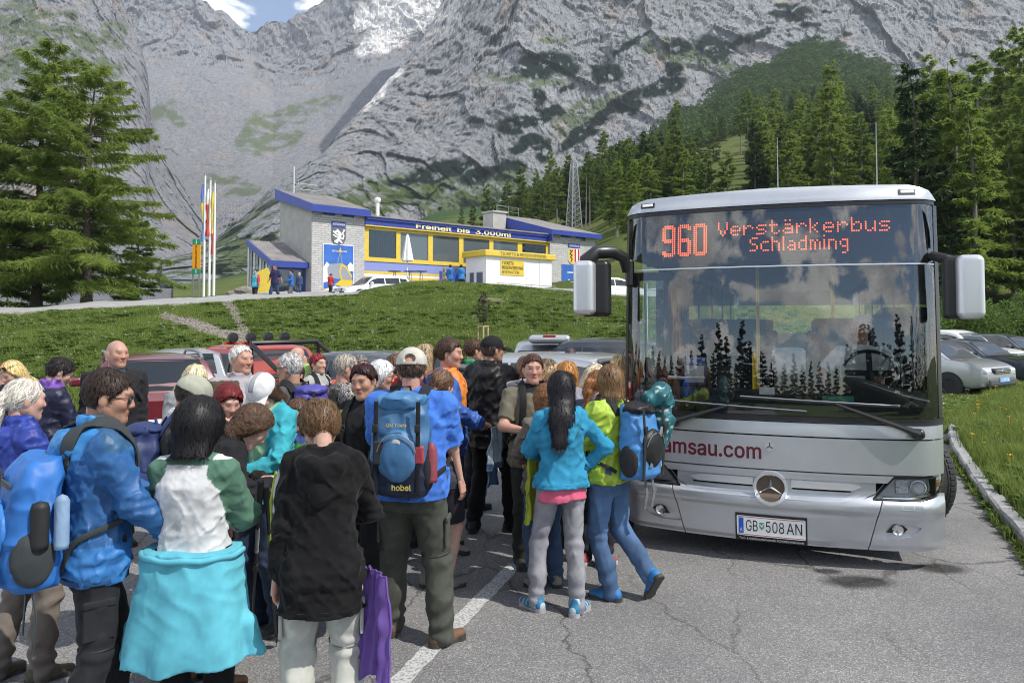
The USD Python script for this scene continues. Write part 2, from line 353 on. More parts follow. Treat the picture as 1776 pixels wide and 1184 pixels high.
ss = np.linspace(0,1,160); jit = lambda k: (noise(np.stack([ss*60+k,ss*0,ss*0],-1))-.5)[:,None]*0.022
_lp = _a+(_b2-_a)*ss[:,None]
sheet('road_line',Polygon(np.vstack([_lp+_nn*(1+jit(3)*10),(_lp-_nn*(1+jit(40)*10))[::-1]])).buffer(0),0.004,'road_paint',kind='structure')
# a far second line under the crowd's feet, left
# verge -----------------------------------------------------------------------
KS0,KS1 = 2.0,_kt[-1]
_ks = np.linspace(0,KS1,90); _kp = np.array([kerb_pt(s)[0]+0.14*np.array([kerb_pt(s)[1][1],-kerb_pt(s)[1][0]]) for s in _ks])
verge_poly = Polygon([tuple(p) for p in _kp]+[(40,-3),(0.4,-3.2)]).buffer(0)
def verge_z(x,y): return 0.11+0.05*(fbm(np.stack([np.asarray(x)*.9,np.asarray(y)*.9,0*np.asarray(x)],-1),3,5)-.4)
mb = MB(); v,f = trimesh.creation.triangulate_polygon(verge_poly.intersection(sbox(0,-4,22,30)),engine='earcut'); v,f = subdiv(np.column_stack([v,v[:,0]*0]),f,0.8)
v[:,2] = verge_z(v[:,0],v[:,1]); nz = np.cross(v[f[:,1]]-v[f[:,0]],v[f[:,2]]-v[f[:,0]])[:,2]; f[nz < 0] = f[nz < 0][:,::-1]
put('grass_verge',(v,f),'turf',kind='structure',smooth=True)
mat('kerb_granite',(0.27,0.27,0.275),0.85,bump=(30,0.6,0.01),var=(14,0.35))
mat('kerb_granite_dark',(0.20,0.20,0.21),0.85,bump=(30,0.6,0.01),var=(14,0.35))
kerb = xform('kerb'); meta(stage.GetPrimAtPath(kerb),kind='structure')
s = 4.6
while s < 27.0:
    ln = rng.uniform(0.42,0.72); p,t = kerb_pt(s+ln/2); nrm = np.array([t[1],-t[0]])
    R = np.array([[t[0],nrm[0],0],[t[1],nrm[1],0],[0,0,1.0]]) @ rotz(rng.normal(0,.018))
    b = MB(); vv,ff = _boxvf((ln-0.014,0.155,0.34),0.022)
    vv = vv+(rng.random(vv.shape)-.5)*0.012; b.add(vv @ R.T+[*(p+nrm*(0.07+rng.normal(0,.006))),-0.04+rng.normal(0,.006)],ff)
    put('kerb_stone',b,'kerb_granite' if rng.random() < .6 else 'kerb_granite_dark',parent=kerb); s += ln

# path up at the top of the bank ------------------------------------------------
mat('path_asphalt',(0.26,0.255,0.25),0.9,bump=(40,0.4,0.01),var=(1.2,0.18))
def drape_strip(name,near,far,matn,dz=0.03,n=90,m=8):
    near,far = np.array(near,float),np.array(far,float); t = np.linspace(0,1,n)
    def pol(p):
        s_ = np.concatenate([[0],np.cumsum(np.hypot(*np.diff(p,axis=0).T))]); s_ /= s_[-1]; return np.column_stack([np.interp(t,s_,p[:,0]),np.interp(t,s_,p[:,1])])
    a_,b_ = pol(near),pol(far); w = np.linspace(0,1,m)[None,:,None]; G = a_[:,None]*(1-w)+b_[:,None]*w
    Z = ground_z(G[...,0],G[...,1])+dz+(fbm(np.stack([G[...,0]*.8,G[...,1]*.8,0*G[...,0]],-1),4,3)-.5)*0.22*np.clip(ground_z(G[...,0],G[...,1])*3,0,1)
    v,f = grid_mesh(G[...,0],G[...,1],Z); nz = np.cross(v[f[:,1]]-v[f[:,0]],v[f[:,2]]-v[f[:,0]])[:,2]; f[nz < 0] = f[nz < 0][:,::-1]
    return put(name,(v,f),matn,smooth=True,kind='structure')
U = lambda u,y: ((u-CU)/FPX*y,y)
drape_strip('path',[U(-500,27),U(0,27.4),U(250,28.4),U(400,29.4),U(470,30),U(560,32),U(620,33.5),U(640,42),U(700,47),U(1000,47),U(1200,46)],
            [U(-500,32),U(0,32.2),U(250,33),U(400,36.2),U(440,44),U(480,52),U(560,58),U(640,58),U(700,59),U(1000,59),U(1200,58)],'path_asphalt',0.05,n=140,m=16)

# ------------------------------------------------------------------ hill and mountains (polar sheets of real distance)
def polar_sheet(name,us,prof,mat_name,nv,disp,topnoise=0.0,attrs=None,kind='structure',sm_=True):
    """prof(u) -> list of (d, v) from the foot to the top; disp(p) -> metres along the line of sight"""
    rows = []
    for u in us:
        pr = np.array(prof(u),float); z = CAMH-(pr[:,1]-HZ)/FPX*pr[:,0]
        seg = np.concatenate([[0],np.cumsum(np.hypot(np.diff(pr[:,1]),np.diff(pr[:,0])*0.02))]); t = np.linspace(0,seg[-1],nv)
        d = PchipInterpolator(seg,pr[:,0])(t) if len(pr) > 2 else np.interp(t,seg,pr[:,0]); zz = PchipInterpolator(seg,z)(t) if len(pr) > 2 else np.interp(t,seg,z)
        rows.append(np.stack([np.full(nv,(u-CU)/FPX)*d,d,zz],-1))
    G = np.array(rows); hd = G/np.array([1,1,1]); rad = hd.copy(); rad[...,2] = 0; rad /= np.linalg.norm(rad,axis=-1,keepdims=True)
    G = G+rad*disp(G)[...,None]
    if topnoise: G[...,2] += topnoise*(fbm(G/60.0,5,9)-.5)*np.linspace(0,1,nv)[None,:] ** 3
    v,f = grid_mesh(G[...,0],G[...,1],G[...,2])
    a = attrs(G) if attrs else None
    return put(name,(v,f),mat_name,smooth=sm_,kind=kind,attrs=a),G
def uv_of(G):
    return CU+FPX*G[...,0]/G[...,1],HZ-FPX*(G[...,2]-CAMH)/G[...,1]
HILL = {300: [(58,520),(120,518),(250,505),(450,488),(620,478)],
        560: [(58,506),(120,500),(250,480),(450,455),(620,440)],
        800: [(58,500),(120,455),(250,405),(450,372),(620,362)],
        1000: [(57,500),(110,425),(200,372),(350,335),(640,318)],
        1100: [(56,500),(105,400),(200,322),(400,280),(660,262)],
        1200: [(55,500),(105,385),(240,290),(450,222),(720,188)],
        1300: [(52,515),(105,380),(240,268),(450,190),(740,118)],
        1420: [(52,520),(105,370),(250,250),(450,160),(760,66)],
        1510: [(52,522),(105,365),(250,240),(450,165),(750,98)],
        1570: [(52,522),(105,360),(250,235),(450,178),(740,138)],
        1776: [(52,522),(105,350),(250,235),(450,190),(720,160)],
        2500: [(52,522),(105,350),(250,235),(450,190),(720,160)]}
def hill_prof(u):
    A,B,t = lerp_cols(HILL,u); return [(a[0]*(1-t)+b[0]*t,a[1]*(1-t)+b[1]*t) for a,b in zip(A,B)]
_hu = np.arange(300,2501,12.0)
n = {'g': ('geometry',{}),'n1': ('noise_texture',{'scale': 0.035,'detail': 8.0,'roughness': 0.7}),'n2': ('noise_texture',{'scale': 1.1,'detail': 6.0,'roughness': 0.75}),'mx': ('mix_float',{'fac': 0.45}),
     'r': ('rgb_ramp',{'ramp': [(0.30,(0.050,0.075,0.020)),(0.5,(0.095,0.120,0.032)),(0.62,(0.150,0.155,0.055)),(0.75,(0.20,0.18,0.10))]}),
     'pr': ('rgb_ramp',{'ramp': [(0.35,(0.020,0.045,0.012)),(0.65,(0.055,0.100,0.028))]}),'at': ('attribute',{'attribute': 'pine'}),'mix': ('mix',{}),
     'bu': ('bump',{'strength': 0.9,'distance': 0.6}),'p': ('principled_bsdf',{'roughness': 0.95,'specular_ior_level': 0.1})}
M['hill_grass'] = usdkit.material(stage,'/World/Looks/hill_grass',n,[('g.position','n1.vector'),('g.position','n2.vector'),('n1.fac','mx.a'),('n2.fac','mx.b'),('mx.result','r.fac'),('n2.fac','pr.fac'),('at.fac','mix.fac'),('r.color','mix.color1'),('pr.color','mix.color2'),('mix.color','p.base_color'),('n2.fac','bu.height'),('bu.normal','p.normal')],surface='p.BSDF')
def hill_attrs(G):
    u,v = uv_of(G); d = G[...,1]
    k = np.clip((d-330)/90+(fbm(G/30.0,4,2)-.5)*3,0,1)
    return {'pine': k.ravel()}
def hill_disp(G): return (fbm(G/40.0,4,31)-.5)*8*np.clip((G[...,1]-60)/100,0,1)
hill_path,HG = polar_sheet('forest_hill',_hu,hill_prof,'hill_grass',130,hill_disp,attrs=hill_attrs)
def hill_z(u,d):
    pr = np.array(hill_prof(u)); z = CAMH-(pr[:,1]-HZ)/FPX*pr[:,0]; return float(np.interp(d,pr[:,0],z))

def rock_material(name,dark,mid,light,green=(0.075,0.105,0.030),pine=(0.006,0.016,0.009)):
    n = {'g': ('geometry',{}),'m1': ('mapping',{'scale': (1,1,0.35),'rotation': (0.1,0.25,0)}),
         'n1': ('noise_texture',{'scale': 0.011,'detail': 12.0,'roughness': 0.72,'distortion': 0.4}),'n2': ('noise_texture',{'scale': 0.09,'detail': 9.0,'roughness': 0.75}),'mx': ('mix_float',{'fac': 0.68}),
         'r': ('rgb_ramp',{'ramp': [(0.30,dark),(0.46,mid),(0.60,light),(0.72,tuple(np.array(light)*1.25))]}),
         'n3': ('noise_texture',{'scale': 0.02,'detail': 5.0,'roughness': 0.6}),'wr': ('map_range',{'from_min': 0.56,'from_max': 0.72,'to_max': 0.55,'clamp': True}),'wm': ('mix',{'color2': (0.34,0.25,0.17)}),
         'vw': ('mix',{'mix_type': 'linear_light','fac': 0.9}),'sc2': ('mapping',{'scale': (0.075,0.075,0.028),'rotation': (0,0.35,0)}),'nw': ('noise_texture',{'scale': 0.05,'detail': 7.0,'roughness': 0.65}),
         'v': ('voronoi_texture',{'scale': 1.0,'feature': 'distance_to_edge'}),'vr': ('rgb_ramp',{'ramp': [(0.0,(0.36,0.36,0.38)),(0.025,(0.62,0.62,0.63)),(0.06,(1,1,1)),(1.0,(1,1,1))]}),'vm': ('mix',{'mix_type': 'multiply','fac': 0.75}),
         'ga': ('attribute',{'attribute': 'grass'}),'pa': ('attribute',{'attribute': 'pine'}),'la': ('attribute',{'attribute': 'pale'}),'gm': ('mix',{'color2': green}),'pm': ('mix',{'color2': pine}),'lm': ('mix',{'color2': (0.62,0.61,0.60)}),  # the pale mask lays sunlit patches into the rock colour
         'bu': ('bump',{'strength': 1.0,'distance': 5.0}),'p': ('principled_bsdf',{'roughness': 0.95,'specular_ior_level': 0.15})}
    L = [('g.position','m1.vector'),('m1.vector','n1.vector'),('m1.vector','n2.vector'),('n1.fac','mx.a'),('n2.fac','mx.b'),('mx.result','r.fac'),('m1.vector','n3.vector'),('n3.fac','wr.value'),('wr.result','wm.fac'),('r.color','wm.color1'),
         ('g.position','sc2.vector'),('g.position','nw.vector'),('sc2.vector','vw.color1'),('nw.color','vw.color2'),('vw.color','v.vector'),('v.distance','vr.fac'),('wm.color','vm.color1'),('vr.color','vm.color2'),
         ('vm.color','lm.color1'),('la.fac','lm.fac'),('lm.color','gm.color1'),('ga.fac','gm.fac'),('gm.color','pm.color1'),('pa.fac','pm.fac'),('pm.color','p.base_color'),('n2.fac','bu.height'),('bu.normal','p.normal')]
    M[name] = usdkit.material(stage,'/World/Looks/' +name,n,L,surface='p.BSDF')
rock_material('rock_near',(0.165,0.175,0.185),(0.235,0.245,0.258),(0.29,0.298,0.308))
rock_material('rock_far',(0.155,0.16,0.175),(0.21,0.215,0.23),(0.25,0.25,0.262))
def warp(u,v,k,a):
    q = np.stack([u/k,v/k,0*u],-1); return u+(fbm(q,4,11)-.5)*a,v+(fbm(q,4,12)-.5)*a
def blobs(u,v,L_):
    m = np.zeros_like(u)
    for (cu,cv,ru,rv,an) in L_:
        c_,s_ = math.cos(math.radians(an)),math.sin(math.radians(an)); x,y = u-cu,v-cv
        m = np.maximum(m,1.35-np.hypot((x*c_+y*s_)/ru,(-x*s_+y*c_)/rv))
    return np.clip(m*3.0,0,1)
PINES = [(945,105,42,20,-8),(930,122,26,9,0),(985,112,22,12,20),(1245,78,32,20,10),(1180,76,18,9,0),(1295,62,20,7,-35),(1045,118,18,9,25),(1055,122,24,16,5),(1100,70,34,5,-25),(1075,82,14,6,-40),(1360,20,22,7,10),(1390,20,24,9,-10),(1410,36,14,5,0),(1320,55,26,6,-30),(1480,55,8,6,20),
         (1155,148,34,12,-22),(1172,115,16,12,0),(1060,190,62,9,-34),(1010,232,46,12,-30),(1090,180,26,14,-10),(935,162,14,10,30),(955,190,20,9,10),(915,207,44,8,-4),(885,222,18,6,10),(918,240,20,10,-10),(965,185,10,8,0),(900,255,16,7,-20),(760,295,52,14,-12),(700,312,22,6,-20),(840,300,40,10,-10),(890,285,18,10,0),(940,260,12,20,20),(985,150,12,5,-20),
         (1062,18,10,4,10),(1370,2,18,5,0),(1440,15,8,4,0),(1600,95,10,4,20),(1680,88,12,5,0),(1420,75,50,10,0)]
GRASSY = [(1000,205,50,20,-30),(1060,178,46,14,-20),(930,130,60,12,0),(960,60,20,8,0),(880,130,30,8,0),(640,330,60,14,-25),(720,330,70,16,-20),(850,320,60,20,-10),(1200,90,80,18,15)]
def wall_attrs(G):
    u,v = uv_of(G); uw,vw = warp(u,v,26,26); nzz = fbm(G/9.0,5,4)
    pine = blobs(*warp(u,v,20,20),PINES)*np.clip((nzz-.30)*16,0,1)
    low = np.clip((v-(300+(u-700)*-.05))/60,0,1)*np.clip((fbm(G/22.0,5,8)-.47)*14,0,1)
    grass = np.clip(blobs(uw,vw,GRASSY)*.8*np.clip((nzz-.36)*7,0,1)+low*.9,0,1)
    pale = blobs(*warp(u,v,30,14),[(655,150,38,11,-50),(640,170,16,9,-45),(690,122,10,5,-40)])*np.clip((nzz-.3)*6,0,1)  # bright sunlit patches painted as paler slabs of rock
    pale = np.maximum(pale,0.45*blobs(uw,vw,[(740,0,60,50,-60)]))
    return {'pine': np.clip(pine+low*np.clip((fbm(G/14.,4,18)-.52)*14,0,1),0,1).ravel(),'grass': grass.ravel(),'pale': pale.ravel()}
from scipy.spatial import cKDTree
def facets(G,q,nsites,tilt,seed):
    """angular slabs: each cell of the surface is a tilted plane; returns metres"""
    r = np.random.default_rng(seed); Q = q.reshape(-1,3); ids = r.choice(len(Q),min(nsites,len(Q)),replace=False)
    S = Q[ids]; tr = cKDTree(S); d,k = tr.query(Q,k=2)
    cell = np.median(d[:,0])*2.2; t = r.normal(0,tilt,(len(S),3)); off = r.normal(0,cell*tilt*.55,len(S))
    h0 = off[k[:,0]]+((Q-S[k[:,0]])*t[k[:,0]]).sum(1); gap = np.clip((d[:,1]-d[:,0])/(cell*.16),0,1)
    return (h0-cell*tilt*.55*(1-gap)).reshape(G.shape[:-1])
def rock_disp(scale,amp,seed,n0=260):
    def fn(G):
        w = np.stack([fbm(G/(scale*.5),4,seed+60+i)-.5 for i in range(3)],-1)*scale*.35
        q = (G+w)*np.array([1.0,1.0,0.6])+np.stack([G[...,2]*.25,0*G[...,0],0*G[...,0]],-1)
        s1 = ridged(q/scale,4,seed)
        st = np.stack([G[...,0]*.22+w[...,0],G[...,1]*.22,G[...,2]+G[...,0]*.30+w[...,2]],-1)   # tilted strata
        h =-amp*(s1-.5)*.60-amp*.11*(ridged(st/(scale*.30),4,seed+3)-.5)
        h = h+np.clip(facets(G,q,n0,.42,seed),-amp,amp)*.22+np.clip(facets(G,q,n0*10,.50,seed+1),-amp/3,amp/3)*.22+np.clip(facets(G,q*[1,1,.75],n0*32,.55,seed+4),-amp/5,amp/5)*.24+np.clip(facets(G,q,n0*80,.55,seed+2),-amp/8,amp/8)*.36
        return (h-amp*.10*(fbm(q/(scale*.05),3,seed+5)-.5))*np.clip((G[...,1]-60)/900,0.02,1)
    return fn
_WT = ([-200,250,330,365,420,470,520,560,600,640,700,740,765,800,900,3000],[470,462,446,425,385,330,296,268,222,182,118,58,8,-80,-360,-420])
def wall_prof(u):
    top = np.interp(u,*_WT)-6; k = np.clip((u-560)/300,0,1); base = np.interp(u,[-200,330,560,800,3000],[505,492,480,470,470]); b0 = 380+270*np.clip((u-300)/700,0,1)
    H = max(base-top,6); far = 250+420*k
    return [(b0,base),(b0+far*.16,base-H*.16),(b0+far*.30,base-H*.40),(b0+far*.55,base-H*.68),(b0+far*.85,base-H*.93),(b0+far,top),(b0+far+120,top+14),(b0+far+340,top+70)]
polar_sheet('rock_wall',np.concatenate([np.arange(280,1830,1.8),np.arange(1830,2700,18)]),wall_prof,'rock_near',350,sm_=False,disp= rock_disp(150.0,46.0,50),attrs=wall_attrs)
# cirque with scree fan and headwall
_SK = ([-600,100,200,300,350,365,378,392,404,416,428,440,448,460,470,492,512,530,548,600,1000],[-90,-60,-16,-16,4,20,18,30,46,56,59,56,46,38,36,38,24,18,10,-30,-160])
def cirque_prof(u):
    top = np.interp(u,*_SK); f0 = np.interp(u,[-600,200,330,450,640,1000],[440,395,372,352,320,300]); f1 = np.interp(u,[-600,200,280,350,430,470,560,640,1000],[150,108,104,106,118,150,140,105,80])
    return [(57,552),(150,528),(300,508),(480,490),(700,455),(980,f0+36),(1150,f0),(1500,f0*.55+f1*.45),(1850,f1),(1960,f1-12),(2080,f1*.55+top*.45),(2200,top),(2320,top+26),(2600,top+120)]
def cirque_disp(G):
    d = G[...,1]; scree = np.clip((d-1080)/120,0,1)*np.clip((1890-d)/80,0,1)
    return rock_disp(210.0,80.0,80)(G)*(1-.82*scree)
def cirque_attrs(G):
    u,v = uv_of(G); uw,vw = warp(u,v,40,40); nzz = fbm(G/20.0,5,4)
    g = blobs(uw,vw,[(455,222,34,22,-15),(495,200,26,12,-20),(430,240,22,16,-30),(480,245,40,14,-10),(560,172,30,8,-20),(395,310,34,6,5),(300,200,18,7,40),(270,190,12,20,40),(420,330,30,7,-25)])*.75*np.clip((nzz-.36)*7,0,1)
    p = blobs(uw,vw,[(690,16,74,34,-15),(655,72,40,14,-10),(740,5,40,24,0),(620,40,16,8,-30)])  # sunlit summit and bright slabs put into the colour
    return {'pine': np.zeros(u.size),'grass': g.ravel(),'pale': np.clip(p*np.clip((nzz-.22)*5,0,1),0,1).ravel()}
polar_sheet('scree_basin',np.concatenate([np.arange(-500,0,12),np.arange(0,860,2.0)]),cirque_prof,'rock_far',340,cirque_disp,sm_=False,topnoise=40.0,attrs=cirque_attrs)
_ST = ([-900,60,130,170,195,212,228,240,248,256,266,285,305,325,350,380],[-500,-190,-110,-50,-8,30,60,92,120,190,228,268,305,338,372,420])
def spur_prof(u):
    top = np.interp(u,*_ST); base = 500; H = base-top; k = np.clip((250-u)/900,0,1)
    return [(620,base),(700,base-H*.18),(800,base-H*.40),(930,base-H*.65),(1040,base-H*.90),(1080,top),(1200,top+20),(1400,top+120)]
def spur_attrs(G):
    u,v = uv_of(G); uw,vw = warp(u,v,30,34); nzz = fbm(G/12.0,5,14)
    g = blobs(uw,vw,[(40,40,60,40,20),(110,70,60,34,30),(20,110,40,30,0),(185,60,26,26,40),(70,20,50,12,0),(170,105,30,12,30),(290,185,20,6,45),(310,300,16,5,45),(60,180,60,40,0)])*.8*np.clip((nzz-.38)*8,0,1)
    return {'pine': np.zeros(u.size),'grass': g.ravel(),'pale': np.zeros(u.size)}
polar_sheet('rock_spur',np.concatenate([np.arange(-600,-20,12),np.arange(-20,384,2.0)]),spur_prof,'rock_far',300,sm_=False,disp= rock_disp(160.0,62.0,120),attrs=spur_attrs)

# ------------------------------------------------------------------ thin blue mountain air
M['air'] = usdkit.material(stage,'/World/Looks/air',{'v': ('principled_volume',{'color': (0.80,0.88,1.0),'density': 0.00011,'anisotropy': 0.2})},[],volume='v.volume')
put('haze',MB().bx(-3500,3500,-700,3600,-3,2600),'air',kind='stuff')

# ------------------------------------------------------------------ trees
def leaf_mat(name,a,b,tr=0.35):
    M[name] = usdkit.material(stage,'/World/Looks/' +name,{
        'g': ('geometry',{}),'o': ('object_info',{}),'n': ('noise_texture',{'scale': 0.9,'detail': 3.0}),'ad': ('math',{'math_type': 'multiply_add','value2': 0.35}),'r': ('rgb_ramp',{'ramp': [(0.30,a),(0.75,b)]}),
        'd': ('principled_bsdf',{'roughness': 0.7,'specular_ior_level': 0.25}),'t': ('translucent_bsdf',{}),'m': ('mix_closure',{'fac': tr})},
        [('g.position','n.vector'),('o.random','ad.value1'),('n.fac','ad.value3'),('ad.value','r.fac'),('r.color','d.base_color'),('r.color','t.color'),('d.BSDF','m.closure1'),('t.BSDF','m.closure2')],surface='m.closure')
leaf_mat('larch_needles',(0.064,0.112,0.020),(0.215,0.285,0.058),0.5)
leaf_mat('young_larch_needles',(0.050,0.095,0.020),(0.14,0.20,0.045),0.45)
leaf_mat('spruce_needles',(0.010,0.024,0.009),(0.034,0.062,0.020),0.2)
leaf_mat('scrub_needles',(0.024,0.052,0.014),(0.075,0.125,0.032),0.3)
mat('bark',(0.085,0.068,0.055),0.95,bump=(9,1.0,0.05,(1,1,.25)),var=(6,0.5))
mat('bark_grey',(0.16,0.145,0.13),0.95,bump=(9,1.0,0.05,(1,1,.25)),var=(6,0.45))

def conifer(seed,H,rad,base,nb,sprays,droop,blade=(0.34,0.05),lean=0.0,ragged=0.35,top_pow=0.85,hang=0.6):
    """(trunk mesh, crown mesh): whorled limbs, side twigs and needle sprays"""
    r = np.random.default_rng(seed); tr = MB(); lv = MB()
    zt = np.linspace(0,H,14); bend = np.stack([0.25*np.sin(zt*.35+seed),0.25*np.cos(zt*.3+seed*2),0*zt],1)*(zt/H)[:,None]*(H/16)
    spine = np.stack([lean*(zt/H) ** 1.6*H,0*zt,zt],1)+bend
    tr.tube(spine,np.maximum(0.017*H*(1-zt/H) ** 0.85,0.012)*np.where(zt < .3,1.35,1),9)
    at = lambda z: np.array([np.interp(z,zt,spine[:,k]) for k in range(3)])
    V0,D0,W0,LN = [],[],[],[]
    for i in range(nb):
        f = base+(1-base)*((i+r.random())/nb) ** 1.0; f = min(max(f+r.normal(0,.022),base),.995); z = f*H; g = (1-f)/(1-base); dr = droop*r.uniform(.35,1.45)
        L = rad*(0.10+0.95*g ** top_pow)*r.uniform(1-ragged,1+ragged*.6)*(0.65+.35*min(1,(1-g)*5+.35)); az = i*2.399+r.normal(0,.6)
        o = np.array([math.cos(az),math.sin(az),0]); n = 7; t = np.linspace(0,1,n); up = 0.30*(1-g)+.12
        crv = at(z)+o*(t*L)[:,None]+np.array([0,0,1.0])*(L*(up*t-dr*(g+.3)*t ** 2+.22*dr*t ** 4))[:,None]
        tr.tube(crv,0.010*L*(1-t*.9)+.006,4,caps=False)
        m = max(5,int(sprays*L)); tt = r.uniform(0.12,1.02,m) ** .8; pos = np.stack([np.interp(tt,t,crv[:,k]) for k in range(3)],1)
        side = np.array([-o[1],o[0],0]); sgn = r.choice([-1,1],m); tw = (0.34*L*(1.12-tt)+.16)*r.uniform(.35,1.1,m)
        tdir = o*r.uniform(.25,.9,m)[:,None]+side*(sgn*r.uniform(.3,1,m))[:,None]; tdir[:,2] -= r.uniform(0.0,1.0,m)*hang
        tdir /= np.linalg.norm(tdir,axis=1,keepdims=True); ks = 3
        for k in range(ks):
            V0.append(pos+tdir*(tw*(k+r.random(m))/ks)[:,None]); dd = tdir+r.normal(0,.42,(m,3)); dd[:,2] -= .25*hang; D0.append(dd)
    V0 = np.vstack(V0); D0 = np.vstack(D0); D0 /= np.linalg.norm(D0,axis=1,keepdims=True); n = len(V0)
    W = np.cross(D0,r.normal(0,1,(n,3))); W /= np.linalg.norm(W,axis=1,keepdims=True); ln = blade[0]*r.uniform(.55,1.3,n); w = blade[1]*r.uniform(.7,1.4,n)
    P0 = V0-W*w[:,None]; P1 = V0+W*w[:,None]; P2 = V0+D0*ln[:,None]+W*(w*.3)[:,None]; P3 = V0+D0*ln[:,None]-W*(w*.3)[:,None]
    V = np.stack([P0,P1,P2,P3],1).reshape(-1,3); b = np.arange(n)[:,None]*4
    return tr.get(),(V,np.vstack([b+[0,1,2],b+[0,2,3]]))
LOCAL_CLASS = {}
def tree_proto(key,name,params,needles,bark):
    """the first tree of each kind is kept as a class prim that the others reference"""
    p = f'/World/_class_{key}'; stage.CreateClassPrim(p)
    t,c = conifer(**params)
    usdkit.mesh(stage,p+'/trunk',t,M[bark],smooth=True); usdkit.mesh(stage,p+'/crown',c,M[needles])
    LOCAL_CLASS[key] = (p,params['H'],name)
tree_proto('larch_a','larch_tree',dict(seed=1,H=18,rad=5.4,base=.10,nb=150,sprays=44,droop=.26,blade=(.36,.030),ragged=.6,lean=.03,top_pow=.66,hang=.75),'larch_needles','bark')
tree_proto('larch_b','larch_tree',dict(seed=2,H=18,rad=5.2,base=.07,nb=150,sprays=44,droop=.30,blade=(.36,.030),ragged=.6,lean=-.02,top_pow=.64,hang=.75),'larch_needles','bark')
tree_proto('larch_c','larch_tree',dict(seed=3,H=20,rad=3.0,base=.22,nb=80,sprays=26,droop=.34,blade=(.50,.075),ragged=.5,top_pow=.7),'larch_needles','bark_grey')
tree_proto('larch_d','larch_tree',dict(seed=4,H=20,rad=3.4,base=.12,nb=90,sprays=26,droop=.30,blade=(.50,.075),ragged=.45,top_pow=.75),'larch_needles','bark_grey')
tree_proto('larch_e','larch_tree',dict(seed=5,H=14,rad=3.0,base=.05,nb=70,sprays=26,droop=.22,blade=(.46,.075),ragged=.4,top_pow=.85),'young_larch_needles','bark')
tree_proto('larch_f','larch_tree',dict(seed=8,H=20,rad=3.0,base=.45,nb=52,sprays=26,droop=.30,blade=(.50,.075),ragged=.55,top_pow=.6),'larch_needles','bark_grey')
tree_proto('spruce_a','spruce_tree',dict(seed=6,H=18,rad=2.7,base=.04,nb=100,sprays=26,droop=.42,blade=(.42,.08),ragged=.3,top_pow=.85,hang=.9),'spruce_needles','bark')
tree_proto('spruce_b','spruce_tree',dict(seed=7,H=16,rad=3.0,base=.03,nb=90,sprays=26,droop=.36,blade=(.42,.08),ragged=.35,top_pow=.9,hang=.9),'spruce_needles','bark')
def plant(key,loc,h,rz,label,group=None,wide=1.0):
    p,H,name = LOCAL_CLASS[key]; s = h/H
    return copy_of(p,name,loc,rz,(s*wide,s*wide,s),label,'tree',group)
# the two big larches at the left above the path, and a smaller one behind
def on_near(u,y): x = (u-CU)/FPX*y; return np.array([x,y,float(ground_z(x,y))-.05])
plant('larch_a',on_near(62,38.0),13.2,.4,'tall dark larch at the far left edge above the path, highest of the left clump',wide=1.05)
plant('larch_b',on_near(150,36.5),11.5,2.1,'broad larch with long drooping right-hand limbs beside the flagpoles',wide=1.12)
plant('larch_a',on_near(-45,37.0),11.0,3.3,'larch cut by the left picture edge, lower than its neighbour',wide=1.05)
plant('larch_e',on_near(238,43.0),5.2,1.3,'small young larch growing at the foot of the broad left larch',wide=1.2)
plant('larch_e',on_near(60,46.0),6.5,1.9,'low bushy larch in the shade behind the two left trunks',wide=1.5)
# forest on the right-hand hill
_rt = np.random.default_rng(21)
def solve_depth(u,vtop,h,lo=56):
    ds = np.linspace(lo,700,900); pr = np.array(hill_prof(u)); z = np.interp(ds,pr[:,0],CAMH-(pr[:,1]-HZ)/FPX*pr[:,0])
    vt = HZ-(z+h-CAMH)/ds*FPX; ok = np.nonzero(vt > vtop)[0]
    k = int(np.argmin(abs(vt-vtop))); return ds[k],abs(vt[k]-vtop)
def forest(u,vtop,h,kind,lo=56):
    d,err = solve_depth(u,vtop,h,lo)
    if err > 25: return
    forest_at(u,d,h,kind)
def forest_at(u,d,h,kind):
    if abs(u-998) < 1332*4.2/d+12 and d < 150: return
    x = (u-CU)/FPX*d
    LBL = {'larch_c': ('slender larch with a bare lower trunk in the hillside forest','slender larches of the hillside forest'),'larch_d': ('full green larch in the hillside forest behind the bus','full larches of the hillside forest'),'larch_e': ('small pale green larch on the sunny meadow slope','young larches of the hillside'),
           'larch_f': ('larch with a long bare trunk and a high crown on the hillside','bare-trunked larches of the hillside'),'spruce_a': ('narrow dark spruce in the hillside forest','narrow spruces of the hillside forest'),'spruce_b': ('dark bushy spruce in the hillside forest','bushy spruces of the hillside forest')}[kind]
    plant(kind,(x,d,hill_z(u,d)-.3),h,_rt.uniform(0,6.28),LBL[0],LBL[1],wide=_rt.uniform(.85,1.15))
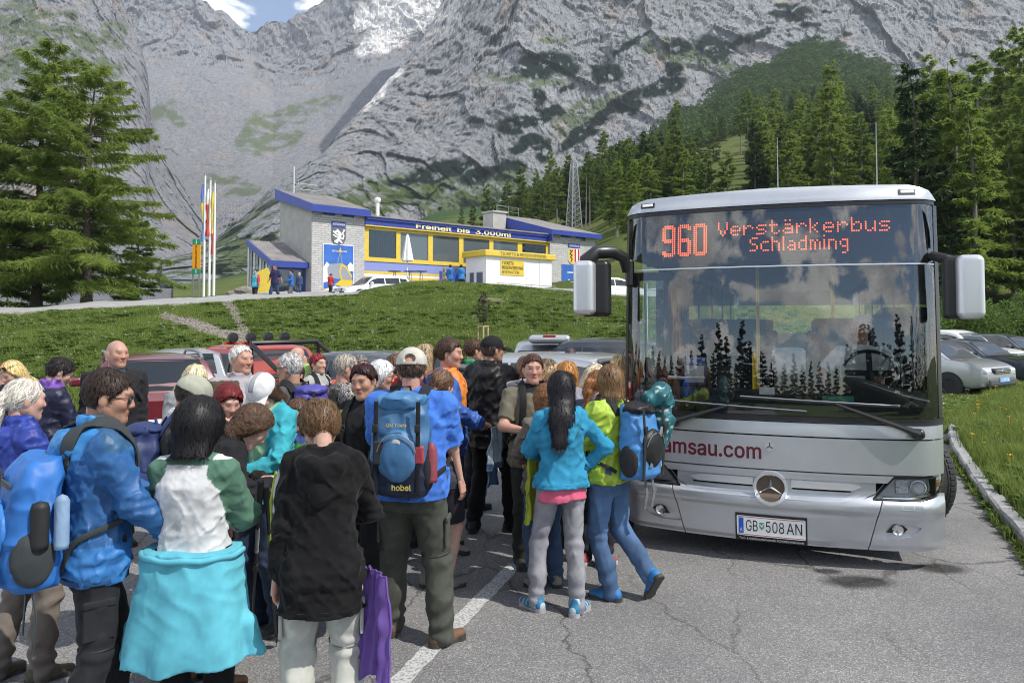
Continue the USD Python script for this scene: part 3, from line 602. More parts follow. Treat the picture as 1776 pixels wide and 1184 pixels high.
for u,v,h,k in [(1776,15,22,'larch_c'),(1745,62,21,'larch_d'),(1700,88,20,'larch_d'),(1655,150,19,'larch_c'),(1622,88,22,'larch_c'),(1580,150,18,'larch_d'),(1548,120,20,'larch_c'),(1520,150,19,'larch_d'),(1480,165,18,'larch_d'),(1450,98,22,'larch_d'),(1425,170,18,'larch_d'),(1395,168,18,'larch_c'),
                   (1350,148,20,'larch_d'),(1318,165,19,'larch_d'),(1300,150,20,'larch_f'),(1288,176,17,'larch_f'),(1262,268,10,'larch_e'),(1228,282,10,'larch_e'),(1240,200,15,'larch_e'),(1215,212,14,'larch_e'),(1200,230,12,'larch_e'),(1256,190,12,'larch_e'),
                   (1176,190,22,'larch_c'),(1140,245,17,'larch_d'),(1112,250,16,'larch_d'),(1080,245,16,'larch_c'),(1048,222,20,'larch_c'),(1020,262,16,'larch_d'),(985,262,17,'larch_d'),(955,258,18,'larch_c'),(930,290,15,'larch_e'),(905,285,16,'larch_d'),(880,310,14,'larch_e'),(862,335,12,'larch_e'),(845,318,14,'larch_e'),(820,350,10,'larch_e'),(800,352,9,'larch_e'),(735,345,7,'larch_e'),(780,360,8,'larch_e')]:
    forest(u,v,h,k,80)
_SIL = ([780,860,950,1050,1110,1170,1195,1300,1320,1450,1520,1620,1700,1776,1900],[368,335,282,252,262,225,300,305,180,125,165,120,112,70,60])
for k in range(430):
    u = _rt.uniform(780,1900); d = 66+380*_rt.random() ** 1.0; z = hill_z(u,d); kind = _rt.choice(['larch_d','larch_c','larch_e','spruce_a','spruce_b','larch_f'],p=[.38,.22,.20,.06,.07,.07] if u < 1320 else [.42,.27,.12,.05,.06,.08])
    h = (_rt.uniform(9,17) if d < 210 else _rt.uniform(8,13)) if u < 1320 else _rt.uniform(12,21); vb = HZ-(z-CAMH)/d*FPX; vt = HZ-(z+h-CAMH)/d*FPX
    if vt < np.interp(u,*_SIL)-(40 if 1000 < u < 1330 else 0)+_rt.uniform(0,12) or (1205 < u < 1290 and (262 < vb < 312 or (vt < 290 and vb >= 312 and _rt.random() < .6))) or (u < 1010 and d < 82) or (1480 < u < 1600 and 120 < d < 190 and _rt.random() < .7): continue
    forest_at(u,d,h,kind)
# the rest of the wood, more than one could name singly: one object
_wp,_ws = [],[]
while len(_wp) < 620:
    u = _rt.uniform(960,1860); d = 100+330*_rt.random(); z = hill_z(u,d); h = _rt.uniform(8,14); vb = HZ-(z-CAMH)/d*FPX; vt = HZ-(z+h-CAMH)/d*FPX
    if vt < np.interp(u,*_SIL)-(34 if 1000 < u < 1330 else 0) or (1205 < u < 1290 and 258 < vb < 318) or vb > 420 or (abs(u-998) < 1332*4/d+12 and d < 150): continue
    _wp.append(((u-CU)/FPX*d,d,z-.4)); _ws.append(h)
def tree_stuff(name,keys,pts,hs):
    p = _path(None,name); pi = UsdGeom.PointInstancer.Define(stage,p); r = np.random.default_rng(4); ids = r.integers(0,len(keys),len(pts))
    for k in keys: x = UsdGeom.Xform.Define(stage,f'{p}/{k}'); x.GetPrim().GetReferences().AddInternalReference(LOCAL_CLASS[k][0]); pi.GetPrototypesRel().AddTarget(x.GetPath())
    pi.CreateProtoIndicesAttr(Vt.IntArray.FromNumpy(ids.astype(np.int32))); pi.CreatePositionsAttr(Vt.Vec3fArray.FromNumpy(np.asarray(pts,np.float32))); sc_ = np.array([h/LOCAL_CLASS[keys[i]][1] for h,i in zip(hs,ids)],np.float32); pi.CreateScalesAttr(Vt.Vec3fArray.FromNumpy(np.ascontiguousarray(np.stack([sc_*1.1,sc_*1.1,sc_],1)))); a = r.uniform(0,3.1,len(pts)); pi.CreateOrientationsAttr(Vt.QuathArray([Gf.Quath(float(math.cos(t)),0,0,float(math.sin(t))) for t in a])); meta(pi.GetPrim(),kind='stuff')
tree_stuff('distant_wood',['larch_d','larch_c','larch_e','larch_f','spruce_b'],_wp,_ws)
# lower edge of the wood, right of the bus and seen through its windows
for u in list(range(1590,1900,34)):
    d = _rt.uniform(47,56); x = (u-CU)/FPX*d
    plant(_rt.choice(['larch_d','larch_c','spruce_b']) if u < 1600 else _rt.choice(['larch_d','spruce_a','larch_d']),(x,d,hill_z(u,max(d,52))-.5),_rt.uniform(12,17),_rt.uniform(0,6.28),'large larch or spruce at the lower edge of the wood behind the parked cars','trees at the lower edge of the wood')
# trees across the road behind the photographer (they show in the windscreen)
_qm = np.random.default_rng(77)
_mt = [(-43,6,40),(-38,7.6,38),(-35.5,6,42),(-30.5,8,36),(-28.5,5.5,40)]+[(a,2.6+1.8*_qm.random(),62) for a in np.arange(-60,-5,2.3)]+[(a,4.5+3.4*_qm.random(),41+3*_qm.random()) for a in np.arange(-3.5,9.5,1.05)]+[(a,5.0+3.5*_qm.random(),36) for a in np.arange(12,62,4.5)]
for i,(x,y,h) in enumerate([(2.3+D*math.sin(math.radians(a)),6.7-D*math.cos(math.radians(a)),1.9+D*math.tan(math.radians(e))) for a,e,D in _mt]):
    plant('spruce_a' if i % 2 else 'spruce_b',(x,y,-.1),h,i*1.7,'dark spruce across the road mirrored in the bus windscreen','spruces mirrored in the windscreen',wide=1.7)
# scrub of mountain pine on the shoulder of the hill: nobody could count it
def clump(seed,n,r,h,bl):
    q = np.random.default_rng(seed); a = q.uniform(0,6.28,n); rr = r*np.sqrt(q.random(n)); z = h*(1-(rr/r) ** 2)*q.uniform(.4,1,n)
    c = np.stack([rr*np.cos(a),rr*np.sin(a),z],1); d = q.normal(0,1,(n,3)); d[:,2] = abs(d[:,2])*.8; d /= np.linalg.norm(d,axis=1,keepdims=True); w = np.cross(d,q.normal(0,1,(n,3))); w /= np.linalg.norm(w,axis=1,keepdims=True)
    ln = bl[0]*q.uniform(.6,1.3,n)[:,None]; w = w*bl[1]; V = np.stack([c-w,c+w,c+d*ln],1).reshape(-1,3)
    return V,np.arange(3*n).reshape(-1,3)
def instancer(name,protos,pts,rz,sc,parent=None,tilt=None,**m):
    """protos: [(mesh, material)]"""
    p = _path(parent,name); pi = UsdGeom.PointInstancer.Define(stage,p); pts = np.asarray(pts,np.float32); n = len(pts)
    for i,(me,mt) in enumerate(protos):
        usdkit.mesh(stage,f'{p}/kind_{i}',me,M[mt]); pi.GetPrototypesRel().AddTarget(f'{p}/kind_{i}')
    r = np.random.default_rng(n); pi.CreateProtoIndicesAttr(Vt.IntArray.FromNumpy(r.integers(0,len(protos),n).astype(np.int32)))
    pi.CreatePositionsAttr(Vt.Vec3fArray.FromNumpy(pts)); sc = np.asarray(sc,np.float32); sc = np.repeat(sc[:,None],3,1) if sc.ndim == 1 else sc
    pi.CreateScalesAttr(Vt.Vec3fArray.FromNumpy(np.ascontiguousarray(sc,np.float32)))
    h = np.asarray(rz)/2; pi.CreateOrientationsAttr(Vt.QuathArray([Gf.Quath(float(math.cos(a)),0,0,float(math.sin(a))) for a in h]))
    meta(pi.GetPrim(),**m); return p
_hp = HG.reshape(-1,3); _hu2,_hv2 = uv_of(HG); _sel = np.nonzero(((HG[...,1] > 330) & (_hu2 > 950) & (_hu2 < 1720)).ravel())[0]
_q = np.random.default_rng(5); _sel = _q.choice(_sel,5200); _pp = _hp[_sel]+_q.normal(0,1,(5200,3))*[5,7,0]
instancer('mountain_pine_scrub',[(clump(1,90,3.2,2.6,(1.3,.35)),'scrub_needles'),(clump(2,90,2.6,3.4,(1.3,.32)),'scrub_needles')],_pp,_q.uniform(0,6.28,5200),_q.uniform(.6,1.5,5200),kind='stuff')

# ------------------------------------------------------------------ grass, weeds
leaf_mat('grass_blade',(0.070,0.115,0.018),(0.185,0.240,0.055),0.42)
leaf_mat('weed_leaf',(0.050,0.095,0.020),(0.120,0.185,0.042),0.4)
mat('white_petal',(0.75,0.75,0.70),0.7); mat('yellow_petal',(0.75,0.45,0.03),0.7)
def grass_tuft(seed,n,h,w,spread):
    q = np.random.default_rng(seed); b = np.concatenate([q.normal(0,spread,(n,2)),np.zeros((n,1))],1); a = q.uniform(0,6.28,n); o = np.stack([np.cos(a),np.sin(a),0*a],1); hh = h*q.uniform(.45,1.15,n)[:,None]; ln = q.uniform(.15,.75,n)[:,None]
    s = np.stack([-o[:,1],o[:,0],0*a],1)*w; mid = b+np.array([0,0,1.0])*hh*.6+o*hh*ln*.3; tip = b+np.array([0,0,1.0])*hh+o*hh*ln
    V = np.stack([b-s,b+s,mid+s*.7,mid-s*.7,tip],1).reshape(-1,3); k = np.arange(n)[:,None]*5
    return V,np.vstack([k+[0,1,2],k+[0,2,3],k+[3,2,4]])
def rosette(seed,n,L,w):
    q = np.random.default_rng(seed); mb = MB()
    for i in range(n):
        a = i*2.4+q.normal(0,.3); l = L*q.uniform(.6,1.1); t = np.linspace(0,1,5); up = q.uniform(.3,1.0); c = np.stack([np.cos(a)*l*t,np.sin(a)*l*t,l*(up*t-.65*up*t ** 2.2)+.02],1); s = np.array([-math.sin(a),math.cos(a),0.12]); ww = w*np.array([.15,.8,1,.7,.05])
        V = np.stack([c-s*ww[:,None],c+np.array([0,0,-.25*w]),c+s*ww[:,None]],1).reshape(-1,3); F = []
        for j in range(4): F += [(3*j,3*j+1,3*j+4,3*j+3),(3*j+1,3*j+2,3*j+5,3*j+4)]
        mb.add(V,F)
    return mb.get()
def flower(r,h):
    mb = MB(); mb.tube([(0,0,0),(0.01,0,h)],.003,3,False)
    for k in range(5): a = k*1.257; mb.add([(0,0,h),(r*math.cos(a-.5),r*math.sin(a-.5),h+.012),(r*1.2*math.cos(a),r*1.2*math.sin(a),h+.004),(r*math.cos(a+.5),r*math.sin(a+.5),h+.012)],[(0,1,2,3)])
    return mb.get()
_q = np.random.default_rng(12)
def bank_points(n,y0,y1,u0=-60,u1=1700):
    y = _q.uniform(y0,y1,n); u = _q.uniform(u0,u1,n); x = (u-CU)/FPX*y
    q3 = np.stack([x*.8,y*.8,0*x],-1); zg = ground_z(x,y); z = zg+(fbm(q3,4,3)-.5)*.22*np.clip(zg*3,0,1); v = HZ-(z-CAMH)/y*FPX
    keep = (dirt_mask(u,v) < .35+.3*_q.random(n)) & (z > .05)
    on_path = (y > 26.5) & (u < 700) & (v < np.interp(u,[-60,0,250,400,470,560,620,660],[549,546,532,524,520,516,513,500]))
    keep &= ~on_path; return np.stack([x,y,z],1)[keep],y[keep]
pts,yy = bank_points(110000,14.2,41)
instancer('bank_grass',[(grass_tuft(1,12,.075,.006,.10),'grass_blade'),(grass_tuft(2,12,.06,.008,.12),'grass_blade'),(grass_tuft(3,10,.095,.006,.08),'grass_blade')],pts,_q.uniform(0,6.28,len(pts)),_q.uniform(.6,1.4,len(pts)),kind='stuff')
pts,yy = bank_points(8000,15.5,37); pts = pts[fbm(pts*[.25,.4,0],3,66) > .46]
instancer('bank_weeds',[(rosette(1,7,.20,.045),'weed_leaf'),(rosette(2,9,.15,.05),'weed_leaf')],pts,_q.uniform(0,6.28,len(pts)),_q.uniform(.5,1.3,len(pts)),kind='stuff')
pts,yy = bank_points(2400,15.5,36)
instancer('bank_flowers',[(flower(.035,.08),'white_petal'),(flower(.025,.06),'white_petal')],pts,_q.uniform(0,6.28,len(pts)),_q.uniform(.6,1.3,len(pts)),kind='stuff')
mat('pebble',(0.19,0.17,0.145),0.9,var=(8,.4))
def stone(seed,r):
    m = trimesh.creation.icosphere(1,r); v = np.array(m.vertices); v *= (1+.45*(noise(v/r*1.3+seed*7.1,seed)[:,None]-.5))*[1,.8,.6]; return v,np.array(m.faces)
_y = _q.uniform(18,30,9000); _u = _q.uniform(260,450,9000); _x = (_u-CU)/FPX*_y; _z = ground_z(_x,_y)+(fbm(np.stack([_x*.8,_y*.8,0*_x],-1),4,3)-.5)*.22; _v = HZ-(_z-CAMH)/_y*FPX; _k = dirt_mask(_u,_v) > .45
instancer('path_pebbles',[(stone(1,.045),'pebble'),(stone(2,.035),'pebble')],np.stack([_x,_y,_z],1)[_k],_q.uniform(0,6.28,_k.sum()),_q.uniform(.4,1.5,_k.sum()),kind='stuff')
# verge at the right: long grass, docks, flowers, and weeds in the gutter
def verge_points(n,off0=.02,off1=2.6,s0=2.5,s1=30.0):
    s = _q.uniform(s0,s1,n); o = off0+(off1-off0)*_q.random(n); P_ = np.array([kerb_pt(a)[0]+np.array([kerb_pt(a)[1][1],-kerb_pt(a)[1][0]])*(.15+b) for a,b in zip(s,o)])
    return np.column_stack([P_,verge_z(P_[:,0],P_[:,1])])
pts = verge_points(15000)
instancer('verge_grass',[(grass_tuft(11,12,.19,.0055,.05),'grass_blade'),(grass_tuft(12,10,.14,.006,.06),'grass_blade'),(grass_tuft(13,9,.25,.005,.05),'grass_blade')],pts,_q.uniform(0,6.28,len(pts)),_q.uniform(.6,1.25,len(pts)),kind='stuff')
pts = verge_points(1000,.12,2.2); pts = pts[fbm(pts*[1.1,1.1,0],2,71) > .5]
instancer('verge_docks',[(rosette(21,9,.30,.065),'weed_leaf'),(rosette(22,7,.24,.075),'weed_leaf')],pts,_q.uniform(0,6.28,len(pts)),_q.uniform(.6,1.25,len(pts)),kind='stuff')
pts = verge_points(110,.05,1.6)
instancer('verge_flowers',[(flower(.028,.22),'yellow_petal'),(flower(.022,.18),'yellow_petal')],pts,_q.uniform(0,6.28,len(pts)),_q.uniform(.7,1.3,len(pts)),kind='stuff')
pts = verge_points(900,-.22,-.12,3.5,20); pts[:,2] = 0; pts = pts[fbm(pts*[1.6,1.6,0],3,73) > .47]
instancer('gutter_weeds',[(grass_tuft(31,9,.09,.005,.035),'grass_blade'),(rosette(32,7,.08,.02),'weed_leaf')],pts,_q.uniform(0,6.28,len(pts)),_q.uniform(.5,1.4,len(pts)),kind='stuff')
# hedge of bushes behind the far parked cars
for i,u in enumerate(range(1600,1860,36)):
    d = 36.5+(i % 3)*1.2; x = (u-CU)/FPX*d; z = float(ground_z(x,d)); g = xform('bush',(x,d,z-.1),i*1.1,'leafy green bush at the foot of the wood behind the parked cars','bush','bushes behind the parked cars')
    put('foliage',clump(40+i,2600,1.5,2.3+.4*(i % 2),(.16,.06)),'weed_leaf',g); b = MB()
    for k in range(5): b.tube([(0.1*k-.2,0,0),(.25*k-.5,.1*(k % 3),1.3)],[.03,.012],5)
    put('stem',b,'bark',g)

# ------------------------------------------------------------------ the station building
mat('render_grey',(0.36,0.35,0.33),0.9,bump=(20,0.4,0.02),var=(1.5,0.15))
mat('blue_trim',(0.022,0.045,0.26),0.45,var=(3,.15)); mat('yellow_paint',(0.60,0.44,0.05),0.45,var=(4,.12)); mat('white_paint',(0.72,0.72,0.71),0.5); mat('cream_paint',(0.78,0.70,0.40),0.5); mat('lavender_panel',(0.20,0.24,0.50),0.5)
mat('roof_sheet',(0.20,0.185,0.18),0.7,var=(1.2,.35)); mat('dark_window',(0.085,0.105,0.115),0.05,spec=0.8); mat('curtain',(0.52,0.56,0.58),0.8); mat('black_metal',(0.018,0.018,0.02),0.4); mat('grey_metal',(0.35,0.36,0.37),0.35,metal=.7)
mat('poster_blue',(0.035,0.12,0.42),0.4,var=(1.0,.3)); mat('poster_grey',(0.25,0.28,0.32),0.4); mat('poster_white',(0.75,0.77,0.80),0.45); mat('gold_paint',(0.62,0.42,0.03),0.45); mat('red_paint',(0.45,0.02,0.02),0.45); mat('shield_dark',(0.10,0.11,0.12),0.5); mat('green_sign',(0.02,0.24,0.14),0.45); mat('orange_sign',(0.75,0.32,0.01),0.45); mat('ink',(0.02,0.02,0.022),0.5)
M['block_wall'] = usdkit.material(stage,'/World/Looks/block_wall',{
    'tc': ('texture_coordinate',{}),'mp': ('mapping',{'rotation': (math.pi/2,0,0)}),'b': ('brick_texture',{'color1': (0.46,0.455,0.45),'color2': (0.40,0.395,0.39),'mortar': (0.24,0.235,0.23),'scale': 1.0,'mortar_size': 0.011,'mortar_smooth': 0.3,'brick_width': 0.46,'row_height': 0.15,'bias': 0.0}),
    'n': ('noise_texture',{'scale': 5.0,'detail': 5.0}),'mx': ('mix',{'mix_type': 'overlay','fac': 0.35}),'bu': ('bump',{'strength': 0.8,'distance': 0.02,'invert': True}),'p': ('principled_bsdf',{'roughness': 0.9})},
    [('tc.object','mp.vector'),('mp.vector','b.vector'),('tc.object','n.vector'),('b.color','mx.color1'),('n.color','mx.color2'),('mx.color','p.base_color'),('b.fac','bu.height'),('bu.normal','p.normal')],surface='p.BSDF')
B_A = math.radians(40.8); B_O = P(540,515,50.0/math.cos(PITCH)); B_O = np.array([(540-CU)/FPX*50,50.0,3.66])
B_X,B_Y = np.array([math.cos(B_A),math.sin(B_A),0]),np.array([-math.sin(B_A),math.cos(B_A),0])
def BF(u,v,y=0.0):
    """(along the front, height) where the ray of (u, v) meets the plane y in front/behind the facade"""
    d = P(u,v,1.0)-[0,0,CAMH]; o = np.array([0,0,CAMH])-(B_O+B_Y*y); t =-(o @ B_Y)/(d @ B_Y); h = o+d*t; return float(h @ B_X),float(h[2])
bld = xform('station_building',B_O,B_A,'grey and blue cable car station with yellow framed windows on the rise behind the bank','building')
X_LW,X_RW0,X_RW1 = BF(632,450)[0],BF(954,450)[0],BF(1032,450)[0]
z_le = BF(540,362)[1]; z_me = BF(640,381)[1]
def roof_slab(mb,x0,x1,y0,z0,y1,z1,th,n=40):
    """corrugated sheet from the front edge (y0, z0) to the back (y1, z1)"""
    xs = np.linspace(x0,x1,n*2+1); dz = np.where(np.arange(len(xs)) % 2 == 0,0.0,0.05)
    top = [np.stack([xs,np.full_like(xs,y),z+dz+th],1) for y,z in ((y0,z0),(y1,z1))]; bot = [np.stack([xs,np.full_like(xs,y),z+0*dz],1) for y,z in ((y0,z0),(y1,z1))]
    m = len(xs); V = np.vstack([top[0],top[1],bot[0],bot[1]]); i = np.arange(m-1); F = np.vstack([np.stack([i,i+1,i+1+m,i+m],1),np.stack([i+2*m,i,i+1,i+1+2*m][::-1],1),np.stack([i+2*m,i+3*m,i+3*m+1,i+2*m+1],1),np.stack([i+m,i+1+m,i+1+3*m,i+3*m],1)])
    mb.add(V,F); return mb
def wedge(mb,x0,x1,pts):
    """polygon in (y, z) extruded along x"""
    pl = Polygon(pts); m = trimesh.creation.extrude_polygon(pl,x1-x0,engine='earcut'); v = np.array(m.vertices)
    mb.add(np.stack([x0+v[:,2],v[:,0],v[:,1]],1),m.faces); return mb
DL = 4.9; PITCHL = 0.30
# left wing
wl = put('wall',wedge(MB(),0,X_LW,[(0,-1.5),(DL,-1.5),(DL,z_le+DL*PITCHL),(0,z_le)]),'block_wall',bld)
put('gable_wall',MB().poly(Polygon([(0.01,-1.5),(DL-.01,-1.5),(DL-.01,z_le+DL*PITCHL-.02),(0.01,z_le-.01)]),-0.03,-0.003,lambda v: np.stack([v[:,2],v[:,0],v[:,1]],1)),'render_grey',bld)
put('roof',roof_slab(MB(),-.15,X_LW+.15,-.45,z_le+.33-.12,DL+.2,z_le+.33+DL*PITCHL,.05,22),'roof_sheet',bld)
put('fascia',MB().bx(-.2,X_LW+.2,-.5,-.40,z_le-.22,z_le+.25),'blue_trim',bld)
put('fascia',MB().poly(Polygon([(-.5,z_le-.25),(DL+.3,z_le+DL*PITCHL-.25),(DL+.3,z_le+DL*PITCHL+.48),(-.5,z_le+.27)]),-.30,-.20,lambda v: np.stack([v[:,2],v[:,0],v[:,1]],1)),'blue_trim',bld)
def wall_window(u0,v0,u1,v1,y=0.0,frame='grey_metal',glass='dark_window',fw=.05,parent=bld,proud=.03):
    x0,z0 = BF(u0,v1,y); x1,z1 = BF(u1,v0,y)
    fr = MB(); fr.bx(x0,x1,y-proud,y+.02,z1-fw,z1).bx(x0,x1,y-proud,y+.02,z0,z0+fw).bx(x0,x0+fw,y-proud,y+.02,z0+fw,z1-fw).bx(x1-fw,x1,y-proud,y+.02,z0+fw,z1-fw)
    w = put('window',fr,frame,parent); put('pane',MB().bx(x0+fw,x1-fw,y-.012,y-.003,z0+fw,z1-fw),glass,w); return x0,x1,z0,z1
wall_window(558,364,582,375); wall_window(592,367.5,615,378)
def flat_sign(name,u0,v0,u1,v1,y,matn,parent=bld,th=.05):
    x0,z0 = BF(u0,v1,y); x1,z1 = BF(u1,v0,y); return put(name,MB().bx(x0,x1,y-th,y-.002,z0,z1),matn,parent),(x0,x1,z0,z1,y-th)
def on_board(rect,poly,d,dd=.006):
    """2-d shape in unit coordinates of a board (0..1 both ways) raised by d"""
    x0,x1,z0,z1,y = rect; m = MB(); m.poly(poly,0,dd,lambda v: np.stack([x0+v[:,0]*(x1-x0),y-d-v[:,2],z0+v[:,1]*(z1-z0)],1)); return m
def board_text(rect,t,cx,cz,h,d=.004,bold=False,squeeze=1.0,fit=None):
    x0,x1,z0,z1,y = rect; v,f = text_poly_mesh(t,h*(z1-z0),.006,bold); w = v[:,0].max()-v[:,0].min(); s = squeeze if fit is None else fit*(x1-x0)/w
    v = v-[(v[:,0].max()+v[:,0].min())/2,0,0]; return MB().add(np.stack([x0+cx*(x1-x0)+v[:,0]*s,y-d-v[:,2],z0+cz*(z1-z0)+v[:,1]],1),f[:,::-1])
sg,R_ = flat_sign('name_plate',575,386,599,393,0,'blue_trim'); put('lettering',board_text(R_,'DACHSTEIN SÜDWANDBAHN',.5,.32,.42,fit=.86),'white_paint',sg)
# shield with the white panther
_x0,_z0 = BF(575,424); _x1,_z1 = BF(599,396); sh = Polygon([(0,1),(1,1),(1,.35),(.85,.12),(.5,0),(.15,.12),(0,.35)])
shd = put('crest_shield',on_board((_x0,_x1,_z0,_z1,-.002),sh,0,.07),'shield_dark',bld)
_pan = shapely.union_all([LineString([(.30,.12),(.42,.30),(.55,.45),(.60,.62),(.48,.74)]).buffer(.085),LineString([(.48,.74),(.36,.80),(.26,.74)]).buffer(.065),LineString([(.38,.88),(.45,.80)]).buffer(.04),LineString([(.52,.55),(.30,.62),(.14,.72)]).buffer(.04),LineString([(.50,.46),(.28,.46),(.15,.54)]).buffer(.04),LineString([(.44,.30),(.62,.22),(.72,.10)]).buffer(.055),LineString([(.40,.28),(.22,.20),(.14,.12)]).buffer(.05),LineString([(.58,.40),(.78,.36),(.84,.55),(.74,.68),(.84,.82)]).buffer(.045),Polygon([(.78,.78),(.96,.84),(.84,.94)]),Polygon([(.08,.68),(.02,.80),(.18,.78)]),Polygon([(.10,.50),(.02,.58),(.16,.60)])])
put('panther_emblem',on_board((_x0,_x1,_z0,_z1,-.072),_pan.intersection(sh.buffer(-.02)),.0,.02),'white_paint',shd)
# poster of a gondola
po,R_ = flat_sign('poster',559,426,613,514,0,'poster_white'); R_ = (R_[0]+.04,R_[1]-.04,R_[2]+.04,R_[3]-.04,R_[4])
put('sky_print',on_board(R_,sbox(0,0,1,1),.001),'poster_blue',po)
for pl_ in ([(0,.55),(.10,.66),(.22,.60),(.34,.48),(.3,.30),(0,.26)],[(1,.62),(.9,.68),(.8,.60),(.86,.5),(1,.5)],[(0,.0),(1,.0),(1,.20),(.7,.12),(.4,.2),(0,.12)]): put('cloud_print',on_board(R_,Polygon(pl_),.008),'poster_white',po)
put('cabin_print',on_board(R_,Polygon([(.14,.40),(.12,.54),(.20,.62),(.60,.65),(.78,.58),(.92,.44),(.96,.34),(.60,.33),(.22,.35)]),.015),'poster_grey',po)
put('cabin_trim_print',on_board(R_,shapely.union_all([LineString([(.60,.34),(.54,.48),(.60,.62),(.74,.58),(.94,.40)]).buffer(.022),Polygon([(.36,.22),(.60,.33),(.97,.33),(.99,.22),(.7,.18)]),Polygon([(.50,.86),(.55,.97),(.60,.86)])]),.022),'gold_paint',po)
put('hanger_print',on_board(R_,LineString([(.46,.64),(.55,.88),(.62,.64)]).buffer(.010),.015),'poster_grey',po)
put('lettering',board_text(R_,'DER DACHSTEIN',.53,.865,.03,d=.008,fit=.5),'poster_white',po)
put('rail_print',on_board(R_,shapely.union_all([LineString([(0,.13),(.3,.02),(.8,.06),(1,.14)]).buffer(.012),LineString([(.1,.1),(.5,.16),(.9,.12)]).buffer(.01)]),.03),'gold_paint',po)
# main hall -----------------------------------------------------------------
HY = 0.25
xh0,xh1 = X_LW+.002,X_RW0-.002; zt = BF(640,377.5,HY)[1]; zb0 = BF(640,393,HY)[1]; zw0 = BF(660,447,HY)[1]
put('hall_wall',MB().bx(xh0,xh1,HY+.06,9,-1.5,zt),'render_grey',bld)
put('fascia',MB().bx(xh0,xh1,HY-.30,HY-.20,zb0+.08,zt-.06),'blue_trim',bld)
put('gutter',MB().bx(xh0,xh1,HY-.42,HY-.31,zt-.16,zt+.02).bx(xh0,xh1,HY-.215,HY-.19,zt-.06,zt-.02),'blue_trim',bld)
put('roof',roof_slab(MB(),xh0,xh1,HY-.5,zt+.02,9.0,zt+1.35,.05,70),'roof_sheet',bld)
put('trim_strip',MB().bx(xh0,xh1,HY-.32,HY-.2,zb0,zb0+.078),'yellow_paint',bld); put('trim_strip',MB().bx(xh0,xh1,HY-.305,HY-.21,zt-.06,zt-.005),'gold_paint',bld)
put('soffit',MB().bx(xh0,xh1,HY-.18,HY+.06,zb0+.06,zb0+.1),'blue_trim',bld)
zh = BF(640,398,HY)[1]
put('window_frame',MB().bx(xh0,xh1,HY-.06,HY+.05,zh,zb0-.005).bx(xh0,xh1,HY-.08,HY+.05,zw0-.28,zw0),'yellow_paint',bld)
wins = [(639,686.5),(694,742),(750,795.5),(803,848),(855,897),(905,946)]; xe = [(BF(a,420,HY)[0],BF(b,420,HY)[0]) for a,b in wins]
edges = [xh0]+[x for p in xe for x in p]+[xh1]
for k in range(0,len(edges),2): put('mullion',MB().bx(edges[k],edges[k+1],HY-.06,HY+.05,zw0,zh),'yellow_paint',bld)
glass_mat('window_glass',(0.55,0.60,0.62),1.55)
for k,(a,b) in enumerate(xe):
    p_ = put('pane',MB().bx(a,b,HY+.0,HY+.012,zw0,zh),'window_glass' if k in (0,5) else 'dark_window',bld)
    if k in (0,5):
        c = MB(); xs = np.linspace(a,b,61); ys = HY+.04+.012*np.sin(xs*34); V = np.vstack([np.stack([xs,ys,0*xs+zw0],1),np.stack([xs,ys,0*xs+zh],1)]); i = np.arange(60); c.add(V,np.stack([i,i+1,i+62,i+61],1)); put('curtain',c,'curtain',p_)
put('sill_panel',MB().bx(xh0,xh1,HY-.02,HY+.05,zw0-.95,zw0-.285),'lavender_panel',bld)
for k in range(5): put('stripe_panel',MB().bx(xh0,xh1,HY-.03,HY+.05,zw0-1.13-.19*k,zw0-.955-.19*k),('yellow_paint','white_paint','gold_paint','lavender_panel','yellow_paint')[k],bld)
tx0,tx1 = BF(717,393,HY)[0],BF(881,408,HY)[0]; v,f = text_poly_mesh('Freiheit  bis  3.000m!',.33,.05,True); v = (v-[v[:,0].min(),0,0])*[(tx1-tx0)/(v[:,0].max()-v[:,0].min()),1,1]
put('lettering',MB().add(np.stack([tx0+v[:,0],HY-.305-v[:,2],zb0+.15+v[:,1]],1),f[:,::-1]),'cream_paint',bld)
# flue and roof items
cx = BF(655,350,3.0)[0]; fl = put('flue',MB().lathe([(.13,0),(.13,1.2),(.2,1.25),(.24,1.4),(.2,1.55),(.02,1.62)],12,(cx,3.0,zt+.4)),'white_paint',bld)
# right wing ------------------------------------------------------------------
DR = 7.6; z_re = BF(956,405)[1]; pr_ = .27
put('wall',wedge(MB(),X_RW0,X_RW1,[(-.02,-1.5),(DR,-1.5),(DR,z_re+DR*pr_),(-.02,z_re)]),'block_wall',bld)
put('roof',roof_slab(MB(),X_RW0-.1,X_RW1+.25,-.5,z_re+.33-.12,DR+.2,z_re+.33+DR*pr_,.05,22),'roof_sheet',bld)
put('fascia',MB().bx(X_RW0-.2,X_RW1+.3,-.56,-.45,z_re-.12,z_re+.27),'blue_trim',bld)
put('fascia',MB().poly(Polygon([(-.56,z_re-.7),(DR+.3,z_re+DR*pr_-.25),(DR+.3,z_re+DR*pr_+.48),(-.56,z_re+.27)]),X_RW0-.32,X_RW0-.2,lambda v: np.stack([v[:,2],v[:,0],v[:,1]],1)),'blue_trim',bld)
wall_window(971,405,990,415,-.02); wall_window(998,407.5,1016,418,-.02)
ch = put('chimney',MB().bx(X_RW0-1.9,X_RW0-.4,5.2,6.6,zt-.2,zt+2.35).bx(X_RW0-2.0,X_RW0-.3,5.1,6.7,zt+2.36,zt+2.5),'render_grey',bld)
